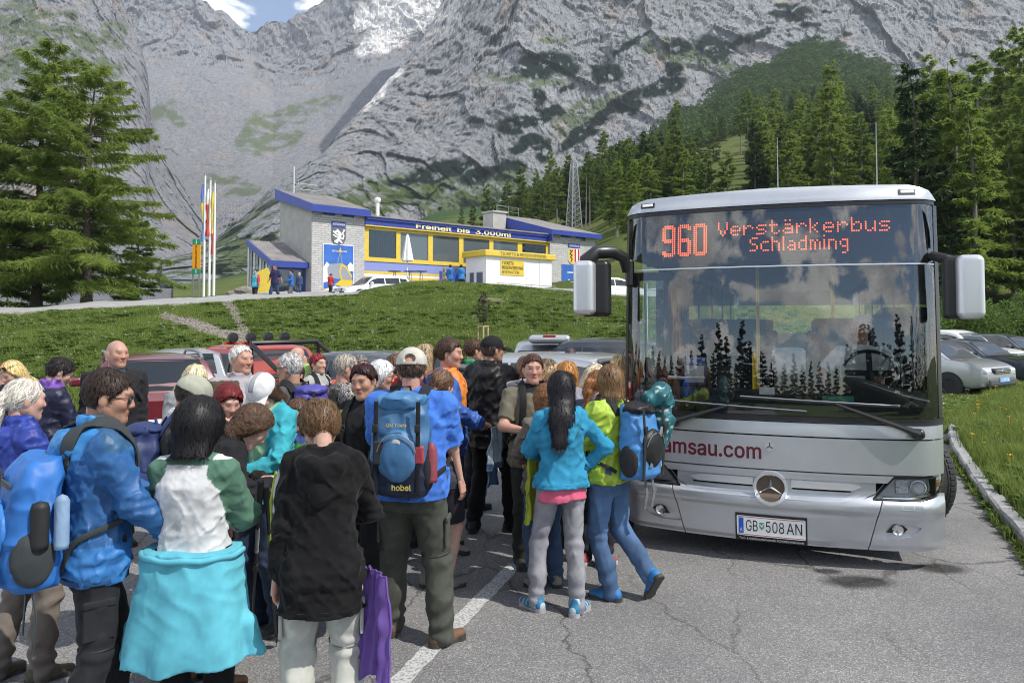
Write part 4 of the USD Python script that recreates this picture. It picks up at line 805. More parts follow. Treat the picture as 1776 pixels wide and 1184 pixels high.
def railing(mb,pts,h,r=.025,mid=1):
    pts = np.asarray(pts,float)
    for a,b in zip(pts[:-1],pts[1:]):
        for k in range(mid+1): mb.tube([a+[0,0,h*(k+1)/(mid+1)],b+[0,0,h*(k+1)/(mid+1)]],r,6)
    for a in pts: mb.tube([a,a+[0,0,h]],r,6)
    return mb
put('roof_railing',railing(MB(),[(X_RW0+.2,7.2,z_re+2.3),(X_RW0+1.6,7.2,z_re+2.3),(X_RW0+1.6,5.8,z_re+2.0)],.9),'grey_metal',bld)
put('roof_railing',railing(MB(),[(1.2,4.4,z_le+1.6),(2.6,4.4,z_le+1.6),(2.6,3.4,z_le+1.4)],.8),'grey_metal',bld)
put('antenna',MB().tube([(.8,4.5,z_le+1.5),(.8,4.5,z_le+3.6)],.03,6).tube([(.8,4.5,z_le+2.4),(1.15,4.5,z_le+2.4),(1.15,4.5,z_le+2.9)],.02,6),'white_paint',bld)
sg,R_ = flat_sign('name_plate',985,424,1005,429.5,-.02,'blue_trim'); put('lettering',board_text(R_,'SÜDWANDBAHN',.5,.3,.42,fit=.84),'white_paint',sg)
_x0,_z0 = BF(985,459); _x1,_z1 = BF(1005,432); cr = put('crest_board',on_board((_x0,_x1,_z0,_z1,-.022),Polygon([(0,1),(1,1),(1,.25),(.78,.06),(.5,0),(.22,.06),(0,.25)]),0,.06),'white_paint',bld)
RR = (_x0,_x1,_z0,_z1,-.083)
put('crest_field',on_board(RR,Polygon([(.03,.97),(.44,.97),(.44,.03),(.22,.08),(.03,.27)]),.0),'gold_paint',cr)
put('crest_beast',on_board(RR,shapely.union_all([LineString([(.12,.88),(.26,.80),(.12,.66),(.30,.58),(.16,.46),(.30,.36),(.2,.2)]).buffer(.035),LineString([(.26,.8),(.36,.9)]).buffer(.03)]),.008),'ink',cr)
put('crest_stripe',on_board(RR,sbox(.50,.03,.64,.97),.0),'red_paint',cr); put('crest_stripe',on_board(RR,sbox(.80,.1,.94,.97),.0),'red_paint',cr)
po,R_ = flat_sign('poster',974,461,1014,500,-.02,'poster_blue')
put('poster_title',on_board(R_,sbox(.22,.66,.7,.70),.004),'poster_white',po); put('mountain_print',on_board(R_,Polygon([(0,.05),(.3,.4),(.45,.25),(.62,.55),(.75,.4),(1,.3),(1,0),(0,0)]),.004),'poster_white',po); put('mountain_print',on_board(R_,Polygon([(.0,.0),(.14,.26),(.36,.0)]),.011),'pebble',po)
put('hall_lettering',MB().add(*(lambda v,f: (np.stack([BF(800,480,-.6)[0]+v[:,0],np.full(len(v),-.6)-v[:,2],BF(800,487,-.6)[1]+v[:,1]],1),f[:,::-1]))(*text_poly_mesh('ADAC',.46,.03,True))),'white_paint',bld)
put('banner',MB().bx(BF(762,480,-.5)[0],BF(832,480,-.5)[0],-.56,-.5,-.6,BF(800,472,-.5)[1]),'blue_trim',bld)
# entrance porch at the left side
PX0,PY0,PY1 =-2.5,.7,4.2; zpe = BF(505,460,PY0)[1]; zpb = zpe+1.65
put('porch_roof',roof_slab(MB(),PX0,-.04,PY0-.3,zpe+.16,PY1,zpb+.1,.05,12),'roof_sheet',bld)
put('porch_fascia',MB().bx(PX0-.1,-.04,PY0-.4,PY0-.3,zpe-.16,zpe+.22),'blue_trim',bld)
put('porch_fascia',MB().poly(Polygon([(PY0-.4,zpe-.16),(PY1,zpb-.2),(PY1,zpb+.22),(PY0-.4,zpe+.24)]),PX0-.2,PX0-.1,lambda v: np.stack([v[:,2],v[:,0],v[:,1]],1)),'blue_trim',bld)
for k in range(8): yy = PY0+(PY1-PY0)*k/7.0; put('porch_post',MB().bx(PX0-.05,PX0+.05,yy-.09,yy+.09,-1,zpe+(zpb-zpe)*k/7.0-.1),'white_paint' if k % 2 else 'poster_grey',bld)
put('porch_glass',MB().bx(PX0-.012,PX0+.012,PY0,PY1,-1,zpe),'dark_window',bld)
dr = put('door',MB().bx(PX0+.1,PX0+.22,PY0,PY0+.06,-.4,zpe-.16).bx(-.22,-.1,PY0,PY0+.06,-.4,zpe-.16).bx(PX0+.22,-.22,PY0,PY0+.06,zpe-.3,zpe-.16),'blue_trim',bld); put('door_glass',MB().bx(PX0+.22,-.22,PY0+.02,PY0+.035,.3,zpe-.3),'window_glass',dr); put('kick_panel',MB().bx(PX0+.22,-.22,PY0+.01,PY0+.05,-.4,.3),'yellow_paint',dr)
# ------------------------------------------------------------------ ticket kiosk
KY =-3.2
kx0,kz0 = BF(843,500,KY); kx1 = BF(957,470,KY)[0]; kzt = BF(843,436,KY)[1]; kd = 2.4
ko = B_O+B_X*kx0+B_Y*KY
kio = xform('ticket_kiosk',ko,B_A,'white ticket kiosk with a yellow fascia in front of the station hall','kiosk'); KW = kx1-kx0
mat('kiosk_white',(0.70,0.71,0.72),0.45,var=(2,.06))
pn = KW/5
for k in range(5):
    if k != 3: put('wall_panel',MB().bx(pn*k+.008,pn*(k+1)-.008,0,.06,-1,kzt-.3),'kiosk_white',kio)
put('wall',MB().bx(.01,KW-.01,.07,kd,-1,kzt-.1).bx(-.002,.06,.062,kd,-1,kzt-.3),'kiosk_white',kio)
d_ = put('door',MB().bx(pn*3+.03,pn*4-.03,.01,.064,-1,kzt-.7).bx(pn*3+.008,pn*4-.008,.02,.066,kzt-.69,kzt-.3),'kiosk_white',kio); put('handle',MB().box((pn*3+.15,-.02,.8),(.03,.05,.14)),'grey_metal',d_)
put('fascia',MB().bx(-.25,KW+.25,-.25,kd+.2,kzt-.32,kzt+.12,bev=.05),'yellow_paint',kio); put('roof',MB().bx(-.15,KW+.15,-.15,kd+.1,kzt+.122,kzt+.15),'grey_metal',kio)
t = board_text((0,KW,kzt-.32,kzt+.12,-.252),'TICKETS & RESERVIERUNG',.52,.28,.52,fit=.70,bold=False); put('lettering',t,'ink',kio)
sx0,sz1 = .46*KW/2.2,kzt-.52; sx1 = BF(908,450,KY)[0]-kx0; sz0 = sz1-1.12
sb = put('sign',MB().bx(sx0,sx1,-.05,-.002,sz0,sz1),'yellow_paint',kio); RS = (sx0,sx1,sz0,sz1,-.05)
for i,(tx,fitw) in enumerate([('TICKETS',.50),('RESERVIERUNG',.92),('RESERVATION',.74)]): m = board_text(RS,tx,.04+fitw/2,.70-.30*i,.20,fit=fitw,bold=i < 2); put('lettering',m,'ink',sb)
wf = put('window',MB().bx(-.03,.0,.35,1.1,.55,2.0).bx(-.03,.0,1.4,1.9,.3,2.0),'grey_metal',kio); put('pane',MB().bx(-.04,-.031,.42,1.03,.62,1.93).bx(-.04,-.031,1.46,1.84,.36,1.94),'dark_window',wf)
hr = xform('handrail',ko,B_A,'grey steel handrail in front of the white ticket kiosk','handrail'); put('rail',railing(MB(),[(.3,-.9,-.1),(.3+KW*.5,-.9,-.15),(KW*.92,-.9,-.2)],1.25,.03,0).tube([(.3,-.9,.2),(.9,-.9,.95)],.03,6),'grey_metal',hr)
rl = xform('handrail',B_O+B_X*BF(1000,480,-1.5)[0]+B_Y*-1.5,B_A,'thin steel handrail beside the right wing of the station','handrail'); put('rail',railing(MB(),[(-2.6,0,.2),(0,0,.9)],.9,.025,0),'grey_metal',rl)
rp = xform('ramp_railing',B_O+B_X*BF(743,480,-2.5)[0]+B_Y*-2.5,B_A,'blue sloping ramp railing under the hall windows left of the people in blue','railing'); put('panel',MB().poly(Polygon([(0,-1),(0,.5),(.9,1.15),(2.2,1.15),(2.2,-1)]),-.03,.03,lambda v: np.stack([v[:,0],v[:,2],v[:,1]],1)),'blue_trim',rp); put('rail',MB().tube([(0,0,.62),(.9,0,1.27),(2.2,0,1.27)],.04,6),'blue_trim',rp)
# ------------------------------------------------------------------ things in front of the building
um = B_O+B_X*BF(706.5,480,-3.6)[0]+B_Y*-3.6; zu0 = um[2]
g = xform('parasol',um,0,'closed white parasol standing before the hall windows','parasol'); zt_ = BF(706.5,406,-3.6)[1]; zb_ = BF(706.5,452,-3.6)[1]
r_ = np.random.default_rng(3); pr2 = [(.02,zt_),(.09,zt_-.12)]+[(.10+.27*k,zt_-(zt_-zb_)*(.1+.9*k)) for k in np.linspace(.1,1,6)]+[(.28,zb_-.05),(.05,zb_+.05)]
mb = MB().lathe(pr2,24); v,f = mb.get(); a_ = np.arctan2(v[:,1],v[:,0]); v[:,:2] *= (1+.14*np.sin(a_*8))[:,None]; put('canopy',(v,f),'white_paint',g); put('pole',MB().tube([(0,0,-.5),(0,0,zb_+.1)],.04,8),'white_paint',g); put('base',MB().lathe([(.01,.1),(.45,.1),(.45,-.4),(.01,-.4)],16),'grey_metal',g)
for i,u in enumerate((684,711,730)):
    o = B_O+B_X*BF(u,480,-4.2)[0]+B_Y*-4.2; zt2 = BF(u,470,-4.2)[1]
    g = xform('bar_table',o,0,('round black bar table left of the closed parasol','round black bar table just beside the parasol pole','round black bar table right of the closed parasol')[i],'table',None); put('tabletop',MB().lathe([(.01,zt2),(.42,zt2),(.42,zt2-.05),(.01,zt2-.05)],20),'black_metal',g)
    for k in range(3): a = k*2.094; put('leg',MB().tube([(.06*math.cos(a),.06*math.sin(a),zt2-.05),(.3*math.cos(a),.3*math.sin(a),-.5)],.025,6),'grey_metal',g)
# flagpoles with furled flags, and the info sign
mat('flag_yellow',(0.65,0.5,0.05),0.7); mat('flag_red',(0.5,0.04,0.03),0.7); mat('flag_blue',(0.10,0.16,0.5),0.7)
for i,(u,vt,vb,cols,lb) in enumerate([(353,304,508,('flag_blue','flag_yellow','flag_blue'),'tall white flagpole with a furled blue and yellow flag, nearest the info sign'),(362.5,312,505,('white_paint','flag_red','flag_red'),'white flagpole with a furled white and red flag, middle of three'),(370.5,317,504,('flag_yellow','flag_yellow','flag_red'),'white flagpole with a long furled yellow flag, nearest the building')]):
    d = 41.0; b = PY(u,vb,d); top = CAMH+(PY(u,vt,d)[2]-CAMH); H = top-b[2]; g = xform('flagpole',(b[0],b[1],b[2]-.3),0,lb,'flagpole'); put('pole',MB().tube([(0,0,0),(0,0,H+.3)],[.075,.045],10),'white_paint',g); put('finial',MB().lathe([(.01,.12),(.07,.06),(.07,0),(.01,0)],10,(0,0,H+.3)),'grey_metal',g)
    L_ = H*(.48,.42,.58)[i]
    for k in range(3):
        z1 = H-.2-L_*k/3; z0 = H-.2-L_*(k+1)/3; n_ = 7; zz = np.linspace(z1,z0,n_); rr = .035+.045*np.sin(np.linspace(.2,2.9,n_)+k) ** 2+(.05 if k == 2 and i == 1 else 0)
        put('flag',MB().tube(np.stack([-.12+.03*np.sin(zz*2.1+i),.02*np.cos(zz*3),zz],1),rr,7),cols[k],g)
d = 40.0; b = PY(340,500,d); g = xform('info_sign',b,0,'orange and green vertical sign on two posts beside the flagpoles','sign')
W_ = 13.5/FPX*d; zz = [PY(340,v,d)[2]-b[2] for v in (415,424,466,475)]
put('board',MB().bx(-W_/2,W_/2,-.04,.04,zz[3],zz[0]),'orange_sign',g)
bd = put('green_panel',MB().bx(-W_/2-.005,W_/2+.005,-.05,.05,zz[1],zz[0]+.01).bx(-W_/2-.005,W_/2+.005,-.05,.05,zz[3]-.01,zz[2]),'green_sign',g)
tl = MB(); ti = MB()
for k,c in enumerate('GLETSCHER'):
    v,f = text_poly_mesh(c,.10,.01,True); v -= [(v[:,0].max()+v[:,0].min())/2,0,0]; tl.add(np.stack([v[:,0],-.042-v[:,2],zz[1]-.16-.137*k+v[:,1]],1),f[:,::-1])
for z_ in (zz[0]-.24,zz[3]+.05): v,f = text_poly_mesh('i',.2,.01,True); v -= [(v[:,0].max()+v[:,0].min())/2,0,0]; ti.add(np.stack([v[:,0],-.052-v[:,2],z_+v[:,1]],1),f[:,::-1])
put('lettering',tl,'ink',g); put('info_letter',ti,'white_paint',g)
for s_ in (-1,1): put('post',MB().bx(s_*W_*.4-.04,s_*W_*.4+.04,-.03,.03,-.6,zz[3]-.012),'grey_metal',g)
p = PY(459,480,47.0); g = xform('yellow_sign',(p[0],p[1],p[2]-1.2),.3,'yellow lozenge advertising sign standing by the station entrance','sign'); put('board',MB().poly(Polygon([(-.55,1.6),(.15,1.95),(.55,1.2),(.1,-.1),(-.5,-.1)]).buffer(.03),-.02,.02,lambda v: np.stack([v[:,0],v[:,2],v[:,1]-.2],1)),'yellow_paint',g); put('post',MB().bx(-.05,.05,-.02,.02,-1,-.3),'grey_metal',g)
# lattice mast on the hill
um_,dm = 996,150.0; zb = hill_z(um_,dm); xm = (um_-CU)/FPX*dm; Hm = (PY(um_,283,dm)[2]-zb)+0.5
g = xform('lattice_mast',(xm,dm,zb-.5),.5,'grey steel lattice mast rising from the wooded hill behind the station','mast'); mb = MB(); br = MB()
for sx in (-1,1):
    for sy in (-1,1): put('leg',MB().tube([(sx*1.15,sy*1.15,0),(sx*.42,sy*.42,Hm)],.11,5),'grey_metal',g)
for k in range(12):
    za,zc = Hm*k/12,Hm*(k+1)/12; wa,wc = 1.15-.73*k/12,1.15-.73*(k+1)/12
    for (ax,ay),(bx_,by_) in (((-1,-1),(1,-1)),((1,-1),(1,1)),((1,1),(-1,1)),((-1,1),(-1,-1))):
        br.tube([(ax*wa,ay*wa,za),(bx_*wc,by_*wc,zc)],.055,4); br.tube([(bx_*wa,by_*wa,za),(ax*wc,ay*wc,zc)],.055,4); br.tube([(ax*wa,ay*wa,za),(bx_*wa,by_*wa,za)],.05,4)
put('bracing',br,'grey_metal',g,kind='stuff')
for i,(u,vt) in enumerate(((1016,300),(1023,318))):
    zb = hill_z(u,140); x = (u-CU)/FPX*140; put_ = xform('bare_tree',(x,140,zb-.3),i,('tall dead grey tree trunk right of the lattice mast','shorter dead grey tree trunk, rightmost beside the mast')[i],'tree'); h = PY(u,vt,140)[2]-zb; put('trunk',MB().tube([(0,0,0),(.15,0,h*.5),(.3,.1,h)],[.17,.1,.03],6),'bark_grey',put_)
# sapling with stakes on the bank
mat('sapling_leaf',(0.035,0.018,0.02),0.6); mat('stake_wood',(0.48,0.36,0.22),0.8,var=(6,.25))
d = 22.0; b = PY(838,588,d); b[2] = float(ground_z(b[0],d)); zt_ = PY(838,509,d)[2]-b[2]; zs = PY(838,566,d)[2]-b[2]; g = xform('sapling',b,0,'dark leaved sapling in the middle of the grass bank','tree'); put('trunk',MB().tube([(0,0,-.1),(.02,0,zt_)],[.02,.006],6),'bark',g)
q = np.random.default_rng(9); n_ = 480; z_ = q.uniform(zs+.1,zt_,n_); rr = .20*np.sqrt(q.random(n_))*np.sin(np.clip((z_-zs)/(zt_-zs),.05,.95)*3.0)+.02; a = q.uniform(0,6.28,n_); c = np.stack([rr*np.cos(a),rr*np.sin(a),z_],1); dd = q.normal(0,1,(n_,3)); dd /= np.linalg.norm(dd,axis=1,keepdims=True); w = np.cross(dd,[0,0,1])*.022; put('crown',(np.stack([c-w,c+w,c+dd*.10],1).reshape(-1,3),np.arange(3*n_).reshape(-1,3)),'sapling_leaf',g)
g = xform('tree_stakes',b,.3,'three pale wooden stakes with a crossbar around the dark sapling','stakes')
for k in range(3): a = k*2.094+.3; put('stake',MB().tube([(.16*math.cos(a),.16*math.sin(a),-.2),(.16*math.cos(a),.16*math.sin(a),zs+.02)],.022,6),'stake_wood',g)
a = np.linspace(0,6.283,4)+.3; put('crossbar',MB().tube(np.stack([.17*np.cos(a),.17*np.sin(a),0*a+zs],1),.018,6),'stake_wood',g)
# loose boulders by the porch and a low wall stone kerb of the path
for i,(u,v) in enumerate(((413,508),(424,504),(434,509),(405,512))):
    b = PY(u,v,41.0); put('boulder',tuple([stone(20+i,.34+.08*(i % 2))[0]*[1.3,1,1]+b,stone(20+i,.3)[1]]),'pebble',None,label='pale boulder in the rubble heap left of the station porch',category='boulder',group='boulders by the porch')
# cableway rope in the sky
put('cable',MB().tube([(-520,900,590),(-380,1000,668),(-250,1100,760)],.6,5),'grey_metal',None,label='thin aerial cable crossing the top left of the picture before the rock',category='cable')

# ------------------------------------------------------------------ the bus
mat('silver_paint',(0.50,0.515,0.54),0.36,metal=0.72,coat=0.5,var=(3.5,.07)); mat('bus_black',(0.012,0.012,0.013),0.35); mat('rubber',(0.018,0.018,0.019),0.75,bump=(60,.3,.004)); mat('chrome',(0.82,0.83,0.85),0.10,metal=1.0); mat('dash_grey',(0.055,0.058,0.062),0.6,bump=(150,.2,.002)); mat('dash_dark',(0.022,0.023,0.026),0.55)
mat('lamp_back',(0.55,0.56,0.58),0.45,metal=.2); mat('reflector',(0.85,0.86,0.88),0.2,metal=.6,bump=(45,1.0,.02)); mat('amber',(0.75,0.30,0.03),0.25); mat('letter_red',(0.10,0.006,0.018),0.4); mat('plate_white',(0.78,0.78,0.77),0.4); mat('plate_blue',(0.02,0.10,0.50),0.4); mat('emblem_brown',(0.10,0.072,0.05),0.7,bump=(90,.8,.004)); mat('pole_yellow',(0.80,0.50,0.02),0.4); mat('curtain_orange',(0.62,0.25,0.02),0.85); mat('seat_blue',(0.018,0.022,0.035),0.9,var=(20,.5)); mat('interior_grey',(0.24,0.245,0.25),0.8); mat('floor_grey',(0.10,0.10,0.105),0.8); mat('paper',(0.72,0.73,0.74),0.8); mat('leaflet_blue',(0.05,0.12,0.36),0.6); mat('led_off',(0.035,0.045,0.045),0.3); mat('display_black',(0.008,0.010,0.011),0.4); mat('crest_green',(0.05,0.32,0.24),0.5); mat('shadow_gap',(0.006,0.006,0.006),0.9); mat('silver_plain',(0.60,0.61,0.63),0.3,metal=.6,coat=.3)
mat('led_red',(0.8,0.10,0.02),0.4,emit=((1.0,0.13,0.035),1.6))
glass_mat('windscreen',(0.90,0.93,0.93),2.05); glass_mat('bus_side_glass',(0.82,0.88,0.86),1.5); glass_mat('lamp_glass',(0.95,0.96,0.97),1.5); glass_mat('car_glass',(0.22,0.27,0.27),1.7)
BW = 1.33
B_R0,B_L0 = np.array([(1652-CU)/FPX*6.2,6.2,0]),np.array([(1088-CU)/FPX*7.16,7.16,0])
UX = (B_R0-B_L0)/np.linalg.norm(B_R0-B_L0); UY = np.array([-UX[1],UX[0],0]); UO = (B_R0+B_L0)/2-UX*.06; UA = math.atan2(UX[1],UX[0])
bus = xform('bus',UO,UA,'silver single-deck bus facing the camera with a red dot display, right of the crowd','bus')
def BL(u,v,y):
    """bus-local (x, z) where the ray of (u, v) meets the plane y behind the front"""
    d = P(u,v,1.0)-[0,0,CAMH]; o = np.array([0,0,CAMH])-(UO+UY*y); t =-(o @ UY)/(d @ UY); p = o+d*t; return float(p @ UX),float(p[2])
_ZP = np.array([.0,.17,.22,.34,.44,.50,.55,.60,.70,.76,1.05,1.2]); _YP = np.array([.05,.035,.01,-.005,-.02,-.055,-.05,-.01,-.005,-.012,-.012,0])
_Zpi = PchipInterpolator(_ZP,_YP)
def F0(s,z):
    a = np.clip(np.abs(s)/BW,0,1.05); y =-0.20*(1-a ** 2.2)+0.16*np.clip((np.abs(s)-1.13)/.2,0,1.1) ** 2.2
    return y+np.where(z < 1.2,_Zpi(np.clip(z,0,1.2)),0.034*(z-1.2)+0.02*np.clip(z-1.2,0,5) ** 2)+0.55*np.clip(z-3.03,0,1) ** 2*6
def Fm(v):
    """(s, z, d) -> bus coordinates, d outwards"""
    s,z,d = v[:,0],v[:,1],v[:,2]; e = .004; y = F0(s,z); ys = (F0(s+e,z)-F0(s-e,z))/(2*e); yz = (F0(s,z+e)-F0(s,z-e))/(2*e)
    n = np.stack([ys,-np.ones_like(ys),yz],1); n /= np.linalg.norm(n,axis=1,keepdims=True)
    return np.stack([s,y,z],1)+n*d[:,None]
def fpatch(pl,d0,d1,edge=.05,mb=None):
    mb = mb or MB()
    for g in getattr(pl,'geoms',[pl]):
        m = trimesh.creation.extrude_polygon(g,d1-d0,engine='earcut'); v,f = subdiv(np.array(m.vertices),np.array(m.faces),edge); v[:,2] += d0; mb.add(Fm(v),f[:,::-1])
    return mb
def fsheet(pl,d,edge=.05):
    v,f = trimesh.creation.triangulate_polygon(pl,engine='earcut'); v,f = subdiv(np.column_stack([v,np.full(len(v),d)]),f,edge)
    v = Fm(v); n_ = np.cross(v[f[:,1]]-v[f[:,0]],v[f[:,2]]-v[f[:,0]])[:,1]; f[n_ > 0] = f[n_ > 0][:,::-1]; return v,f
def sm(n,pl,d0,d1,m_,parent=None,edge=.05,**k): return put(n,fpatch(pl,d0,d1,edge),m_,bus if parent is None else parent,smooth=35,**k)
# backing and panels
put('gap_backing',fsheet(sbox(-1.27,.24,1.27,1.19),-.085,.08),'shadow_gap',bus)
FULL = 1.325
hl = Polygon([(.775,.585),(.93,.762),(1.255,.768),(1.255,.612),(1.13,.583)]); ind = Polygon([(1.262,.768),(1.328,.775),(1.33,.72),(1.31,.66),(1.262,.616)])
mir = lambda g: shapely.affinity.scale(g,-1,1,origin=(0,0))
lamps = shapely.union_all([hl,ind,mir(hl),mir(ind)]).buffer(.007)
r2 = lambda g,r: g.buffer(-r).buffer(r)
sm('cowl_panel',r2(sbox(-FULL,1.072,FULL,1.178),.006),-.03,0,'silver_paint'); sm('service_flap',sbox(-FULL,.783,FULL,1.060).difference(lamps),-.03,0,'silver_paint')
brow = sbox(-.93,.715,.93,.773).difference(lamps); sm('grille_brow',brow,-.03,.004,'silver_paint')
seamR = LineString([(.86,.60),(.73,.14)]).buffer(.0045)
low = sbox(-FULL,.165,FULL,.60).union(sbox(.7,.58,FULL,.62)).union(sbox(-FULL,.58,-.7,.62)).difference(lamps); gcurve = Polygon([(-.80,.76),(-.80,.63),(-.70,.585),(-.52,.562),(-.2,.552),(.2,.552),(.52,.562),(.70,.585),(.80,.63),(.80,.76)])
fog = lambda s_: Polygon([(s_*.78,.28),(s_*.86,.365),(s_*.93,.385),(s_*1.06,.378),(s_*1.12,.36),(s_*1.05,.30),(s_*.93,.275)]).buffer(.01)
low = low.difference(gcurve.buffer(.005)).difference(fog(1)).difference(fog(-1)); mid = low.intersection(Polygon([(-.852,.64),(.852,.64),(.72,.13),(-.72,.13)])).difference(seamR).difference(mir(seamR))
pl_rec = sbox(-.325,.168,.30,.41)
sm('bumper',mid,-.03,0,'silver_paint',edge=.035)
for s_ in (1,-1):
    side = low.intersection(sbox(.70,.1,1.4,.66) if s_ > 0 else sbox(-1.4,.1,-.70,.66)).difference(mid.buffer(.008)); sm('bumper_corner',max(getattr(side,'geoms',[side]),key=lambda g: g.area),-.03,0,'silver_paint',edge=.035)
    fw_ = put('fog_recess',fsheet(fog(s_),-.025,.03),'silver_plain',bus); sm('fog_lamp',Polygon([(s_*.875,.318),(s_*.92,.372),(s_*1.0,.374),(s_*1.03,.35),(s_*1.0,.316)]),-.024,-.008,'bus_black',fw_)
    c = Fm(np.array([[s_*.955,.345,-.004]]))[0]; put('fog_reflector',MB().lathe([(.001,.0),(.03,.003),(.042,.012)],14,c,np.array([[1,0,0],[0,0,-1],[0,1,0]])),'chrome',fw_)
    sq = sbox(s_*1.03-.045,.512,s_*1.03+.045,.575); sm('tow_cover',sq.difference(sq.buffer(-.006)),-.002,.0025,'silver_plain')
    # headlamp
    H = hl if s_ > 0 else mir(hl); I = ind if s_ > 0 else mir(ind)
    L_ = put('headlight',fsheet(H.buffer(.004),-.055,.05),'lamp_back',bus); sm('rim',H.difference(H.buffer(-.010)),-.05,-.002,'bus_black',L_)
    sm('reflector',sbox(min(s_*.955,s_*1.045),.635,max(s_*.955,s_*1.045),.735),-.05,-.03,'reflector',L_)
    c = Fm(np.array([[s_*1.125,.683,-.04]]))[0]; A_ = np.array([[1,0,0],[0,0,-1],[0,1,0]]); put('projector',MB().lathe([(.062,0),(.060,.02),(.052,.022),(.050,.005)],20,c,A_),'silver_plain',L_); put('projector_lens',MB().lathe([(.05,.006),(.042,.018),(.028,.027),(.001,.031)],20,c,A_),'paper',L_)
    sm('light_guide',LineString([(s_*.86,.603),(s_*1.05,.600),(s_*1.2,.622),(s_*1.235,.66),(s_*1.22,.74)]).buffer(.007),-.045,-.03,'chrome',L_); put('lens',fsheet(H,-.004,.05),'lamp_glass',L_)
    i_ = put('indicator',fsheet(I,-.03,.03),'lamp_back',bus); sm('indicator_bulb',sbox(min(s_*1.272,s_*1.305),.68,max(s_*1.272,s_*1.305),.71),-.028,-.015,'amber',i_); put('lens',fsheet(I,-.002,.03),'lamp_glass',i_)
# grille
sm('grille_panel',gcurve.difference(brow.buffer(.004)).difference(lamps),-.03,-.014,'silver_paint',edge=.04)
for s_ in (1,-1):
    a = lambda x: s_*x; srt = lambda x0,x1: (min(a(x0),a(x1)),max(a(x0),a(x1)))
    x0,x1 = srt(.16,.66); sm('grille_bar',Polygon([(a(.155),.702),(a(.58),.700),(a(.68),.675),(a(.62),.648),(a(.155),.648)]).buffer(.004),-.014,.010,'silver_plain'); sm('grille_slot',sbox(x0,.628,x1-(0 if s_ < 0 else .05),.640),-.012,-.009,'shadow_gap')
sm('grille_bar',Polygon([(-.66,.622),(-.15,.622),(-.15,.60),(-.55,.605)]),-.014,-.002,'silver_paint'); sm('grille_bar',Polygon([(.66,.622),(.15,.622),(.15,.60),(.55,.605)]),-.014,-.002,'silver_paint')
# badge: a three-pointed star in a ring
from shapely import affinity
bc = (-.012,.632); circ = lambda r: shapely.Point(*bc).buffer(r,24)
bd = put('badge',fpatch(circ(.138).difference(circ(.113)),-.014,.022,.03),'silver_plain',bus,smooth=35); sm('badge_disc',circ(.112),-.010,.004,'emblem_brown',bd,.03)
st = MB(); cc = Fm(np.array([[bc[0],bc[1],.026]]))[0]; pts = []
for k in range(6):
    an = math.pi/2+k*math.pi/3; r_ = .108 if k % 2 == 0 else .020; pts.append(Fm(np.array([[bc[0]+r_*math.cos(an),bc[1]+r_*math.sin(an),.006]]))[0])
st.add(np.vstack([cc,pts]),[(0,i+1,(i+1) % 6+1) for i in range(6)]); put('star',st,'chrome',bd)
lk = shapely.Point(-.015,.975); k_ = put('lock_cover',fpatch(lk.buffer(.042,16).difference(lk.buffer(.036,16)),0,.004,.03),'chrome',bus); sm('lock_disc',lk.buffer(.035,16),0,.003,'silver_plain',k_,.03)
for an in (90,210,330): sm('star_ray',LineString([(-.015,.975),(-.015+.028*math.cos(math.radians(an)),.975+.028*math.sin(math.radians(an)))]).buffer(.0035),.003,.006,'bus_black',k_)
def ftext(t,s0,s1,z0,h,d,m_,parent,bold=True,name='lettering',th=.002):
    v,f = text_poly_mesh(t,h,th,bold); x = v[:,0]; v[:,0] = s0+(x-x.min())/(x.max()-x.min())*(s1-s0); v[:,1] += z0; v[:,2] += d; return put(name,(Fm(v),f[:,::-1]),m_,bus if parent is None else parent)
for c_,s0_,s1_ in (('www.',-1.29,-1.005),('ramsau.com',-.982,-.082)): ftext(c_,s0_,s1_,.866,.125,.0005,'letter_red',None,True)
# number plate
npz = put('number_plate',fpatch(sbox(-.300,.172,.272,.402),-.004,.012,.1),'bus_black',bus); sm('plate_face',rbox(.535,.155,.012).buffer(0) if False else affinity.translate(rbox(.545,.165,.01),-.014,.300),.012,.017,'plate_white',npz,.1)
sm('plate_border',sbox(-.278,.372,.250,.377).union(sbox(-.278,.223,.250,.228)),.0172,.0182,'red_paint',npz,.2); sm('country_band',sbox(-.272,.235,-.232,.366),.0175,.019,'plate_blue',npz,.2); ftext('A',-.262,-.242,.25,.03,.0192,'plate_white',npz,False,'country_letter',.001)
ftext('GB',-.212,-.118,.258,.092,.0175,'ink',npz,False,'plate_letters',.0015); ftext('508',-.052,.092,.258,.092,.0175,'ink',npz,False,'plate_letters',.0015); ftext('AN',.112,.232,.258,.092,.0175,'ink',npz,False,'plate_letters',.0015)
sm('plate_crest',Polygon([(-.104,.335),(-.066,.335),(-.066,.295),(-.085,.272),(-.104,.295)]),.0175,.019,'crest_green',npz,.2); sm('crest_mark',LineString([(-.098,.318),(-.085,.298),(-.072,.326)]).buffer(.004),.0192,.0205,'plate_white',npz,.2); ftext('Taxi- & Autobusunternehmen SCHOBER Altenmarkt',-.27,.245,.182,.020,.0125,'plate_white',npz,False,'frame_lettering',.001)
